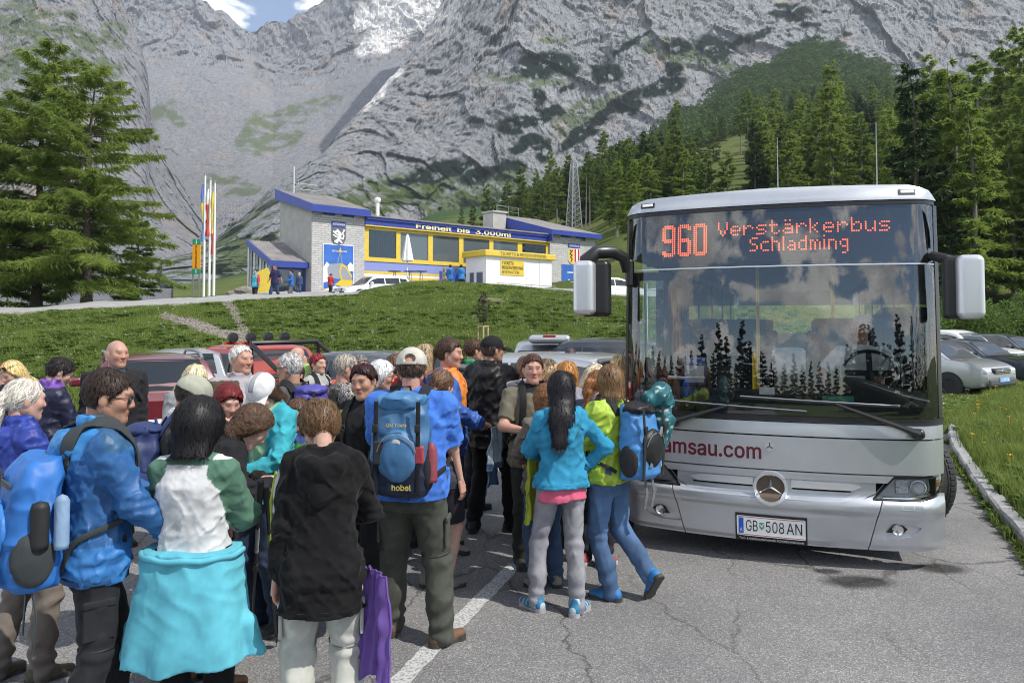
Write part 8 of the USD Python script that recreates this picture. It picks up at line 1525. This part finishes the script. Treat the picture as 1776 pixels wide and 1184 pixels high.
# --- far people by the station
def far_person(key,label,u,vfeet,vtop,d,**k):
    zf = float(PY(u,vfeet,d)[2]); person(key,label,u,d,vtop,zground=zf,group=None,hands=False,vox=.022,**k)
far_person('walker_red','woman in a turquoise vest with red sleeves walking down from the station',443,525,467,38.0,face=175,fem=True,hair='short',hair_col=(.02,.015,.015),top='jacket',top_col=zone((.05,.50,.62),(sleeves,(.55,.05,.08))),legs_col=(.03,.03,.035),arms=('swing','swingback'),feet=((-.1,.25,0),(.1,-.22,0)))
far_person('walker_navy','man in a navy t-shirt and jeans walking before the station porch',477,523,459,37.5,face=150,fat=1.15,hair='short_crop',hair_col=(.08,.05,.04),skin=SK_TAN,top='tee',top_col=(.035,.03,.11),sleeve=.45,legs_col=(.035,.07,.17),arms=('swingback','swing'),feet=((-.1,-.2,0),(.1,.25,0)))
far_person('walker_blue','man in a bright blue jacket and grey trousers standing by the porch door',505,521,468,39.0,face=115,hair='short',hair_col=(.02,.018,.018),top='jacket',top_col=(.03,.15,.52),legs_col=(.18,.18,.19),arms=('bent','bent'),feet=((-.1,.1,0),(.1,-.15,0)))
far_person('walker_grey','grey-haired person in a dark blue top just inside the porch',519,514,473,45.0,face=170,hair='short',hair_col=(.4,.4,.4),top='jacket',top_col=(.05,.09,.20),legs_col=(.05,.10,.25),arms=('down','down'))
far_person('poster_red','person in a red jacket reading the gondola poster',573,513,474,45.5,face=-25,head=(.6,0,0),hair='short',hair_col=(.05,.03,.02),top='jacket',top_col=(.62,.04,.03),hood=True,legs_col=(.06,.06,.065),arms=('front','front'))
for key,u,lab,kw in (('kiosk_a',781,'person in a blue jacket and jeans at the kiosk, left of the two',dict(top_col=(.02,.19,.55),legs_col=(.08,.22,.42))),('kiosk_b',800,'person in a bright blue jacket nearest the white kiosk',dict(top_col=(.02,.24,.66),legs_col=(.02,.03,.05)))):
    far_person(key,lab,u,506,459,48.0,face=15,hair='short',hair_col=(.03,.02,.02),top='jacket',hood=True,arms=('front','front'),**kw)
far_person('kiosk_c','fair-haired person in a beige coat beside the ramp railing',771,506,464,48.5,face=-30,fem=True,hair='bob',hair_col=(.3,.2,.1),top='jacket',top_col=(.42,.36,.26),legs_col=(.4,.38,.34),arms=('front','front'))
# --- the driver, seated in the cab
dx,dz = BL(1497,548,1.10)
def driver():
    g = xform('person',UO+UX*dx+UY*1.42,UA+math.pi,'driver with a red face and white shirt seated at the wheel of the bus','person'); z0 = 1.26; m = Fld(.03); bz = dz-.80
    m.loft([z0,z0+.15,z0+.32,z0+.45,z0+.53],[.20,.20,.20,.19,.07],[.14,.15,.14,.11,.06],[0,.01,.03,.04,.05]); S_ = {s: np.array([s*.19,.05,z0+.45]) for s in (-1,1)}; A_ = {}
    for s,w in ((-1,(-.16,.50,z0+.26)),(1,(.36,.42,z0+.20))): E,W = ik(S_[s],np.array(w),.285,.255,(s*1.0,-.2,-.7)); A_[s] = (S_[s],E,W); m.cone(S_[s],S_[s]+(E-S_[s])*.8,.075,.066)
    m.disp = lambda Pq: .012*(ridged(Pq*[8,8,12],2,3)-.5); v_,f_ = m.mesh(.012); put_col('shirt',(v_,f_),'cloth',g,(.95,.96,.97))
    b = Fld(.02); hp = np.array([0,.075,z0+.70]); b.cone((0,.045,z0+.48),hp+[0,-.015,-.06],.06,.055); b.loft([z0-.1,z0+.2,z0+.45],[.14,.15,.15],[.1,.1,.09],[0,.01,.03])
    for s in (-1,1): b.cone(A_[s][0],A_[s][1],.05,.043).cone(A_[s][1],A_[s][2],.043,.03); b.cone((s*.09,.0,z0-.06),(s*.15,.42,z0-.03),.08,.065).cone((s*.15,.42,z0-.03),(s*.15,.45,.68),.06,.045)
    v_,f_ = b.mesh(.012); mb = MB().add(v_,f_); hR = rotz(-.95) @ Rx(-.22); hv,hf_ = head_mesh(.0065); mb.add(hv @ hR.T+hp,hf_); cols = [np.tile(SK_RED,(len(v_),1)),head_colors(hv,SK_RED,dict(hair_col=(.4,.4,.4)))]
    for s in (-1,1): q = hand_field(A_[s][2],A_[s][2]-A_[s][1],np.array([0,0,1.0]),-s,.9); v2,f2 = q.mesh(.006); mb.add(v2,f2); cols.append(np.tile(SK_RED,(len(v2),1)))
    V,F = mb.get(); put('body',(V,F),'skin',g,smooth=True,attrs={'col': np.vstack(cols)}); hfld = hair_field('short',dict(hair_t=.010,hairline=-.01,seed=4)); v_,f_ = hfld.mesh(.007); put('hair',(v_ @ hR.T+hp,f_),'hair',g,smooth=True,attrs={'col': np.tile((.42,.42,.42),(len(v_),1))})
    t = Fld(.03)
    for s in (-1,1): t.cone((s*.09,.0,z0-.06),(s*.15,.42,z0-.03),.095,.078).cone((s*.15,.42,z0-.03),(s*.15,.45,.72),.074,.06)
    v_,f_ = t.mesh(.014); put_col('trousers',(v_,f_),'cloth',g,(.03,.03,.04))
driver()

# ------------------------------------------------------------------ backpacks and things held or tied on
def pack(key,label,w,hgt,dep,z0,col,lid_col=None,pocket_col=None,strap_col=(.02,.02,.022),tilt=0.0,side=0.0,lower_col=None,lid=True,extra=None):
    """a backpack on the back of the person KEY; measures in that person's own frame"""
    p = PEOPLE[key]; sc,G = p['sc'],p['G']; zc = z0+hgt/2; zz = np.linspace(z0,z0+hgt,5); q = np.stack([0*zz+side,0*zz-.9,zz],1); back = []
    for a in q:
        ys = np.linspace(-.5,.2,90); d = G.at(np.stack([0*ys+a[0],ys,0*ys+a[2]],1)); back.append(ys[np.argmax(d < .0)] if (d < 0).any() else -.12)
    yb = float(np.median(back))-.004; org = p['base']+rotz(p['hf']) @ (np.array([side,yb-dep/2,z0])*sc)
    g = xform('backpack',org,p['hf'],label,'backpack'); T = lambda v: (np.asarray(v)-[side,yb-dep/2,z0])*sc; B = Fld(.03); y0 = yb-dep/2
    prof = np.array([.0,.08,.3,.6,.85,1.0]); B.loft(z0+prof*hgt,w/2*np.array([.80,.95,1.0,.98,.90,.74]),dep/2*np.array([.75,.98,1.0,.90,.78,.55]),yc=y0+(1-np.array([.75,.98,1.0,.90,.78,.55]))*dep/2,xc=side+0*prof,p=2.9)
    B.disp = lambda P_: .012*(np.clip(1-np.abs(2*noise(P_*[14,14,9],5)-1),0,1) ** 2+noise(P_*[9,9,16],4)-.9); h_ = max(.009,np.linalg.norm(org[:2])/768*1.1); v,f = B.mesh(h_)
    lc = lower_col; colf = (lambda V: np.where((V[:,2:3]/sc < hgt*.36),lc,col)) if lc is not None else col
    put_col('bag',(T(v),f),'shell_cloth',g,colf)
    yf = yb-dep
    if lid: L_ = Fld(.02).ell((side,y0+.02,z0+hgt*.945),(w*.455,dep*.50,hgt*.10)); L_.disp = lambda P_: .012*(np.clip(1-np.abs(2*noise(P_*[13,13,20],3)-1),0,1) ** 2-.4); v,f = L_.mesh(h_); put_col('lid',(T(v),f),'shell_cloth',g,lid_col or col)
    if pocket_col is not None:
        K_ = Fld(.02).ell((side,yf+.02,z0+hgt*.42),(w*.36,.050,hgt*.26)); K_.disp = lambda P_: .004*(ridged(P_*18,2,3)-.5); v,f = K_.mesh(h_); pk = put_col('front_pocket',(T(v),f),'shell_cloth',g,pocket_col)
        a = np.linspace(.15,math.pi-.15,17); put_col('zip',(lambda vf: (T(vf[0]),vf[1]))(MB().tube(np.stack([side+w*.33*np.cos(a),yf-.010-.016*np.sin(a),z0+hgt*.44+hgt*.20*np.sin(a)],1),.0035,5).get()),'leather',pk,(.25,.26,.27))
    for s in (-1,1):
        K_ = Fld(.02).ell((side+s*w*.46,y0,z0+hgt*.26),(.042,dep*.34,hgt*.22)); v,f = K_.mesh(h_); put_col('side_pocket',(T(v),f),'cloth',g,strap_col)
        path = np.array([(s*.085,yb-.02,z0+hgt*.86),(s*.088,yb+.03,1.47),(s*.095,.0,1.51),(s*.105,.09,1.46),(s*.115,.16,1.36),(s*.13,.18,1.24),(s*.165,.11,1.10),(s*.155,yb*.6,1.02),(s*.12,yb-.01,z0+.05)]); t_ = np.linspace(0,1,len(path)); tt = np.linspace(0,1,33); path = np.stack([PchipInterpolator(t_,path[:,k])(tt) for k in range(3)],1); path[:,0] += side*.3; path[:,1] += p['lean']*np.clip(path[:,2]-.92,0,2) ** 1.25*.9
        for _ in range(14):
            d = p['GT'].at(path); e = .004; gr = np.stack([(p['GT'].at(path+np.eye(3)[k]*e)-d)/e for k in range(3)],1); gr /= np.maximum(np.linalg.norm(gr,axis=1,keepdims=True),1e-6); path = path+gr*np.clip(.016-d,-.02,.03)[:,None]*.7
        path[1:-1] = (path[:-2]+2*path[1:-1]+path[2:])/4; tg = np.gradient(path,axis=0); sd_ = np.cross(tg,gr); v,f = MB().ribbon(path,np.interp(tt,[0,.1,.6,.72,1],[.05,.060,.055,.026,.024]),.012,sd_).get(); put_col('shoulder_strap',(T(v),f),'cloth',g,strap_col)
        st = MB().ribbon([(side+s*w*.36,yf+.012-.012*math.sin(math.pi*k),z0+hgt*(.04+.92*k)) for k in np.linspace(0,1,11)],.024,.006,(1,0,0)).get(); stp = put_col('compression_strap',(T(st[0]),st[1]),'cloth',g,strap_col); put_col('buckle',(lambda vf: (T(vf[0]),vf[1]))(MB().box((side+s*w*.36,yf-.012,z0+hgt*.70),(.032,.014,.045),bev=.004).get()),'leather',stp,(.02,.02,.02))
    put_col('grab_loop',(lambda vf: (T(vf[0]),vf[1]))(MB().tube([(side-.04,yb-.01,z0+hgt*.98),(side-.03,yb-.02,z0+hgt*1.08),(side+.03,yb-.02,z0+hgt*1.08),(side+.04,yb-.01,z0+hgt*.98)],.008,6).get()),'cloth',g,strap_col)
    def txt(t,x,z,h,col_,off=.0,bold=True):
        v,f = text_poly_mesh(t,h,.002,bold); v = v-[v[:,0].max()/2,0,0]; X = np.stack([side+x+v[:,0],np.zeros(len(v)),z+v[:,1]],1); D = np.full(len(X),yf-off)-v[:,2]-.012; X[:,1] = D; put_col('lettering',(T(X),f[:,::-1]),'leather',g,col_)
    if extra: extra(g,T,dict(side=side,yb=yb,yf=yf,y0=y0,z0=z0,w=w,h=hgt,dep=dep,txt=txt,sc=sc))
    return g
def blue_extra(g,T,e):
    t = lambda vf: (T(vf[0]),vf[1]); a = np.linspace(0,1,15)
    for s in (-1,1): put_col('piping',t(MB().tube(np.stack([e['side']+s*e['w']*(.20+.17*np.sin(a*3.1)),e['yf']-.014+.03*(a-.5) ** 2*4*.8,e['z0']+e['h']*(.06+.74*a)],1),.004,5).get()),'leather',g,(.55,.6,.65))
    bt = put_col('bottle',t(MB().lathe([(.001,0),(.034,0),(.036,.02),(.036,.17),(.03,.19),(.001,.2)],16,(e['side']+e['w']*.52,e['y0']+.02,e['z0']+e['h']*.34)).get()),'leather',g,(.02,.02,.022),smooth=True); put_col('bottle',t(MB().lathe([(.001,0),(.028,0),(.03,.02),(.03,.2),(.02,.22),(.001,.23)],16,(e['side']+e['w']*.54,e['y0']+.10,e['z0']+e['h']*.32)).get()),'leather',g,(.25,.40,.62),smooth=True)
    e['txt']('STM',-.06,e['z0']+e['h']*.66,.032,(.6,.65,.7),.006)
    for x in (-.10,.14): put_col('hanging_strap',t(MB().ribbon([(e['side']+x,e['y0'],e['z0']+.03),(e['side']+x*1.15,e['y0']+.02,e['z0']-.10),(e['side']+x*1.05,e['y0']+.01,e['z0']-.26)],.03,.005,(1,0,0)).get()),'cloth',g,(.06,.08,.08))
    put_col('yoke',t(MB().ribbon([(e['side']-.12,e['yf']+.05,e['z0']+e['h']*.80),(e['side'],e['yf']+.005,e['z0']+e['h']*.86),(e['side']+.12,e['yf']+.05,e['z0']+e['h']*.80)],.025,.006,(0,0,1)).get()),'cloth',g,(.10,.12,.13))
pack('blue_jacket','large bright blue backpack on the man in sunglasses at the left',0.40,.55,.25,.83,(.008,.16,.56),pocket_col=(.012,.20,.64),strap_col=(.045,.055,.06),lid=False,extra=blue_extra)
def tee_extra(g,T,e):
    t = lambda vf: (T(vf[0]),vf[1]); e['txt']('QM Tours',.0,e['z0']+e['h']*.72,.018,(.6,.46,.14),.004); e['txt']('hobel',.03,e['z0']+e['h']*.10,.030,(.6,.5,.08),.006)
    put_col('round_patch',t(MB().lathe([(.001,.004),(.024,.004),(.026,0)],18,(e['side']+.0,e['yf']-.018,e['z0']+e['h']*.555),np.array([[1,0,0],[0,0,-1],[0,1,0]])).get()),'leather',g,(.62,.63,.58))
    put_col('whistle_pouch',t(MB().add(*hullbox((e['side']+.125,e['yf']+.01,e['z0']+e['h']*.44),(.055,.03,.10),.012)).get()),'leather',g,(.42,.04,.06),smooth=True); put_col('red_bottle',t(MB().lathe([(.001,0),(.036,0),(.038,.02),(.036,.18),(.015,.22),(.001,.22)],14,(e['side']+.175,e['y0']-.02,e['z0']+.08)).get()),'leather',g,(.30,.05,.07),smooth=True)
    a = np.linspace(-1.25,1.25,15); put_col('bottom_panel',t(MB().ribbon(np.stack([e['side']+e['w']*.5*np.sin(a),e['y0']-e['dep']*.55*np.cos(a),0*a+e['z0']+e['h']*.36],1),.02,.006,(0,0,1)).get()),'cloth',g,(.015,.016,.02))
    put_col('mesh_panel',t(MB().add(*hullbox((e['side']-.10,e['yf']-.005,e['z0']+e['h']*.46),(.06,.02,.13),.01)).get()),'cloth',g,(.03,.035,.04),smooth=True)
pack('blue_tee','blue and navy backpack with yellow lettering on the man in the blue t-shirt',.33,.56,.24,.93,(.045,.16,.34),lid_col=(.05,.20,.42),pocket_col=(.05,.19,.40),lower_col=np.array((.014,.022,.055)),strap_col=(.018,.02,.028),extra=tee_extra)
def lime_extra(g,T,e):
    t = lambda vf: (T(vf[0]),vf[1]); C = np.array([e['side']+.17,e['yf']+.06,e['z0']+e['h']*.78]); S_ = Fld(.02).chain([C+[-.10,.02,.16],C+[.0,.0,.20],C+[.10,.02,.12],C+[.05,-.01,-.02],C+[.03,0,-.18]],[.055,.07,.055,.065,.035]).chain([C+[.10,.02,.12],C+[.14,.04,-.02]],[.05,.03]); S_.disp = lambda P_: .026*(np.clip(1-np.abs(2*noise(P_*[15,15,10],5)-1),0,1) ** 2-.4); v,f = S_.mesh(.009); put_col('rolled_jacket',(T(v),f),'shell_cloth',g,lambda V: np.where(noise(V*34,3)[:,None] > .74,(.50,.58,.56),(.012,.15,.18)))
    put_col('yellow_tag',t(MB().add(*hullbox((e['side']+.19,e['y0']-.04,e['z0']+.10),(.06,.03,.08),.012)).get()),'leather',g,(.75,.52,.03),smooth=True); put_col('grey_band',t(MB().ribbon([(e['side']-.06,e['yf']-.006,e['z0']+.10),(e['side']+.03,e['yf']-.012,e['z0']+.25),(e['side']+.10,e['yf']-.0,e['z0']+.38)],.035,.006,(1,0,0)).get()),'cloth',g,(.20,.21,.22))
    for x in (.04,.12): put_col('hanging_strap',t(MB().ribbon([(e['side']+x,e['y0'],e['z0']+.03),(e['side']+x*1.2,e['y0']-.02,e['z0']-.12),(e['side']+x*1.1,e['y0'],e['z0']-.24)],.03,.005,(1,0,0)).get()),'cloth',g,(.16,.17,.19))
pack('lime','blue and black backpack with a teal rolled jacket beside the bus headlight',.34,.54,.24,.93,(.05,.26,.62),lid_col=(.012,.012,.014),pocket_col=(.014,.014,.016),strap_col=(.03,.03,.033),side=.06,extra=lime_extra)
def olive_extra(g,T,e):
    t = lambda vf: (T(vf[0]),vf[1]); a = np.linspace(-1.3,1.3,17); put_col('red_band',t(MB().ribbon(np.stack([e['side']+e['w']*.52*np.sin(a),e['y0']-e['dep']*.54*np.cos(a),0*a+e['z0']+e['h']*.22],1),.075,.008,(0,0,1)).get()),'cloth',g,(.50,.02,.02))
    for x in (-.09,.02): put_col('silver_panel',t(MB().ribbon([(e['side']+x,e['yf']+.005+.02*abs(k-.5),e['z0']+e['h']*(.36+.5*k)) for k in np.linspace(0,1,8)],.06,.007,(1,0,0)).get()),'shell_cloth',g,(.42,.42,.43))
pack('olive_polo','grey and black backpack with a red band on the man in the olive polo shirt',.34,.54,.22,.96,(.055,.057,.062),lid_col=(.34,.34,.35),lower_col=np.array((.02,.02,.022)),side=.02,extra=olive_extra)
pack('grey_tee','purple backpack on the grey-haired man in the grey t-shirt',.32,.48,.22,1.0,(.07,.06,.36),pocket_col=(.08,.07,.40))
pack('sage_cap','navy backpack hanging behind the man in the sage cap',.32,.46,.20,.98,(.022,.04,.15),pocket_col=(.025,.045,.17),strap_col=(.03,.05,.18))
pack('dark_crop','dark teal and black backpack on the woman with cropped dark hair',.32,.46,.20,1.0,(.02,.022,.024),lid_col=(.03,.06,.065))
pack('red_hair_far','crimson backpack on the red-haired woman by the charcoal car',.32,.45,.2,1.0,(.26,.012,.03))
pack('green_collar','grey and black backpack behind the green collar',.32,.48,.2,1.0,(.07,.075,.08),lid_col=(.13,.14,.15))
pack('black_fleece','small white and grey rucksack with a lime edge at the side of the black fleece',.20,.34,.16,.98,(.50,.51,.54),strap_col=(.38,.50,.02),side=-.20,lid=False) if False else None
# lime-edged white rucksack carried in front of the woman in the black fleece
p = PEOPLE['black_fleece']; rr = rotz(p['hf']); c = p['base']+rr @ (np.array([-.17,.19,.98])*p['sc']); g = xform('shoulder_bag',c,p['hf'],'white and grey shoulder bag with a lime edge beside the black fleece','bag'); S_ = Fld(.02).loft([0,.05,.20,.34,.40],[.07,.085,.085,.07,.04],[.06,.09,.10,.09,.05],p=3); S_.disp = lambda P_: .006*(ridged(P_*14,2,2)-.5); v,f = S_.mesh(.009); put_col('bag',(v,f),'shell_cloth',g,lambda V: np.where(V[:,2:3] > .17,(.52,.53,.56),(.05,.05,.055))); put_col('trim',MB().tube([(-.088,-.02,.08),(-.092,-.03,.22),(-.07,-.03,.36)],.008,6).get(),'leather',g,(.45,.58,.03)); put_col('strap',MB().ribbon([(0,.02,.40),(.08,-.06,.52),(.16,-.12,.46)],.03,.006,(0,1,0)).get(),'cloth',g,(.5,.5,.52))
# jackets tied round the waist: clothing of their wearers
p = PEOPLE['raglan']; S_ = Fld(.03); S_.loft([.44,.52,.70,.86,.98,1.03],[.335,.320,.288,.258,.243,.240],[.20,.20,.20,.195,.19,.188],yc=[-.05,-.05,-.035,-.02,-.01,-.01],p=2.3)
S_.disp = lambda P_: .010*np.sin(np.arctan2(P_[:,0],-P_[:,1])*7+3*noise(P_*4,2))*np.clip((1.0-P_[:,2])*2.2,0,1)+.012*(np.clip(1-np.abs(2*noise(P_ @ np.array([[.9,0,.43],[0,1,0],[-.43,0,.9]])*[7,5,13],7)-1),0,1) ** 2.2*np.clip((P_[:,2]-.62)*3,.15,1)-.4)
S_.minus(lambda P_: P_[:,1]-.085).minus(lambda P_: .475+.030*(P_[:,0] > 0)*P_[:,0]*4-.09*np.clip(np.abs(P_[:,0])-.26,0,1)*4-P_[:,2]+.012*np.sin(P_[:,0]*22)).minus(lambda P_: .014-np.abs(np.hypot((P_[:,0])/np.interp(P_[:,2],[.44,.70,.86,.94],[.300,.245,.205,.10]),(P_[:,1]+.035)/np.interp(P_[:,2],[.44,.70,.86,.94],[.150,.140,.130,.05])) < 1)*1.0 if False else np.full(len(P_),-1.0))
S_.chain([(-.30,-.02,.62),(-.33,.02,.46),(-.31,.01,.30)],[.055,.045,.012],.03).chain([(.29,-.02,.66),(.33,.0,.50),(.30,.02,.34)],[.055,.04,.012],.03)
v,f = S_.mesh(.009); put_col('tied_jacket',(v*p['sc'],f),'fleece_cloth',p['g'],(.10,.52,.66)); a = np.linspace(-1.9,1.9,31); put_col('tied_sleeves',(lambda vf: (vf[0]*p['sc'],vf[1]))(MB().tube(np.stack([.246*np.sin(a),-.012-.192*np.cos(a),1.005+.004*np.sin(a*9)],1),.015,10).get()),'fleece_cloth',p['g'],(.10,.52,.66),smooth=True)
def drape(A,B,drop,folds,amp,flare=.25,seed=1,th=.010,m=46,k=34,wob=.05):
    """cloth hanging from the line A-B in deepening folds, with some thickness"""
    A,B = np.array(A,float),np.array(B,float); s = np.linspace(0,1,m)[:,None]; t = np.linspace(0,1,k)[None,:]; d = B-A; hz = np.cross(d,[0,0,1.0]); hz /= max(np.linalg.norm(hz),1e-6); ph = 2*np.pi*folds*s+2.0*noise(np.stack([s*4+0*t,t*1.5+0*s,0*s*t+seed],-1),seed)
    L_ = drop*(1+wob*3*(noise(np.stack([s*3.1,0*s,0*s+seed],-1),seed+1)-.5)); x = A+d*(.5+(s-.5)*(1+flare*t))[...,None]; off = amp*(.25+.75*t)*np.sin(ph)+.35*amp*np.sin(2.3*ph+5*t); P_ = x+hz*off[...,None]; P_[...,2] -= L_*t; P_ += hz*(.03*noise(np.stack([s*5+0*t,t*7+0*s,0*s*t+seed+9],-1),seed+5))[...,None]
    g1 = P_+hz*th/2; g2 = P_-hz*th/2; v1,f1 = grid_mesh(*g1.transpose(2,0,1)); v2,f2 = grid_mesh(*g2.transpose(2,0,1)); n = len(v1); I = np.arange(n).reshape(m,k); rim = np.concatenate([I[:,0],I[-1,1:],I[::-1,-1][1:],I[0,::-1][1:]]); q = np.stack([rim[:-1],rim[1:],rim[1:]+n,rim[:-1]+n],1)
    return np.vstack([v1,v2]),np.vstack([f1,f2[:,::-1]+n,q[:,[0,1,2]],q[:,[0,2,3]]])
p = PEOPLE['black_fleece']; mb = MB().add(*drape((.13,.12,.90),(.30,-.02,.88),.44,2.2,.026,.5,3)).add(*drape((.24,.03,.90),(.33,-.10,.88),.55,1.4,.022,.4,8)); v,f = mb.get(); put_col('tied_jacket',(v*p['sc'],f),'cloth',p['g'],(.155,.075,.36))
p = PEOPLE['turquoise']; S_ = Fld(.02).loft([.80,.84,.90,.98],[.192,.188,.182,.17],[.135,.135,.132,.12],p=2.4); S_.disp = lambda P_: .006*(np.clip(1-np.abs(2*noise(P_*[9,9,22],4)-1),0,1) ** 2-.4); S_.minus(lambda P_: .805+.012*np.sin(P_[:,0]*16)-P_[:,2]); v,f = S_.mesh(.010); put_col('pink_top',(v*p['sc'],f),'cloth',p['g'],(.80,.12,.24))
# a yellow-green jacket over the arm, a pale denim jacket, trekking poles
def held_cloth(name,label,key,cat,sheets,col,mt='cloth'):
    p = PEOPLE[key]; mb = MB(); [mb.add(*drape(*a)) for a in sheets]; v,f = mb.get(); o = v.mean(0); g = xform(name,p['base']+rotz(p['hf']) @ (o*p['sc']),p['hf'],label,cat); put_col('fabric',((v-o)*p['sc'],f),mt,g,col)
held_cloth('folded_jacket','bright yellow-green jacket hanging over the arm in front of the turquoise hoodie','turquoise','jacket',[((-.12,.24,1.10),(-.22,.10,1.08),.46,1.7,.028,.8,3),((-.02,.22,1.08),(-.16,.20,1.08),.50,1.6,.028,.5,5)],(.42,.48,.02))
held_cloth('denim_jacket','pale blue and denim jacket tied to the grey backpack with the red band','olive_polo','jacket',[((.22,-.16,1.16),(.34,-.05,1.13),.34,1.8,.026,.5,3),((.26,-.12,1.02),(.35,-.06,1.00),.36,1.3,.022,.3,6)],lambda V: np.where(V[:,2:3] >-.06,(.36,.46,.54),(.05,.10,.19)))
q = np.random.default_rng(8)
for i,(u0,v0,u1,v1,d) in enumerate(((452,835,436,1105,4.05),(461,845,480,1120,4.10),(468,850,492,1085,4.25))):
    a,b = PY(u0,v0,d),PG(u1,v1); L_ = np.linalg.norm(a-b); w_ = (a-b)/L_; g = xform('trekking_pole',b,0,('black trekking pole leaning left, leftmost of the three by the bowed woman','black trekking pole standing in the middle of three by the bowed woman','black trekking pole with green rings, rightmost of the three by the bowed woman')[i],'trekking pole'); V = lambda t: w_*(L_*t)
    put('shaft',MB().tube([V(.03),V(.5),V(.88)],[.007,.0085,.010],8),'bus_black',g); put('grip',MB().tube([V(.88),V(.93),V(1.0)],[.014,.017,.018],10),'rubber',g,smooth=True); put('basket',MB().lathe([(.008,.0),(.03,.006),(.03,.012),(.008,.012)],14,V(.06)),'rubber',g); put('tip',MB().tube([V(0),V(.03)],[.003,.006],6),'grey_metal',g); put('clamp',MB().tube([V(.48),V(.52)],.015,8),'bus_black',g); put_col('lettering_band',MB().tube([V(.60),V(.74)],.0112,8).get(),'leather',g,(.35,.50,.03) if i else (.5,.5,.5))
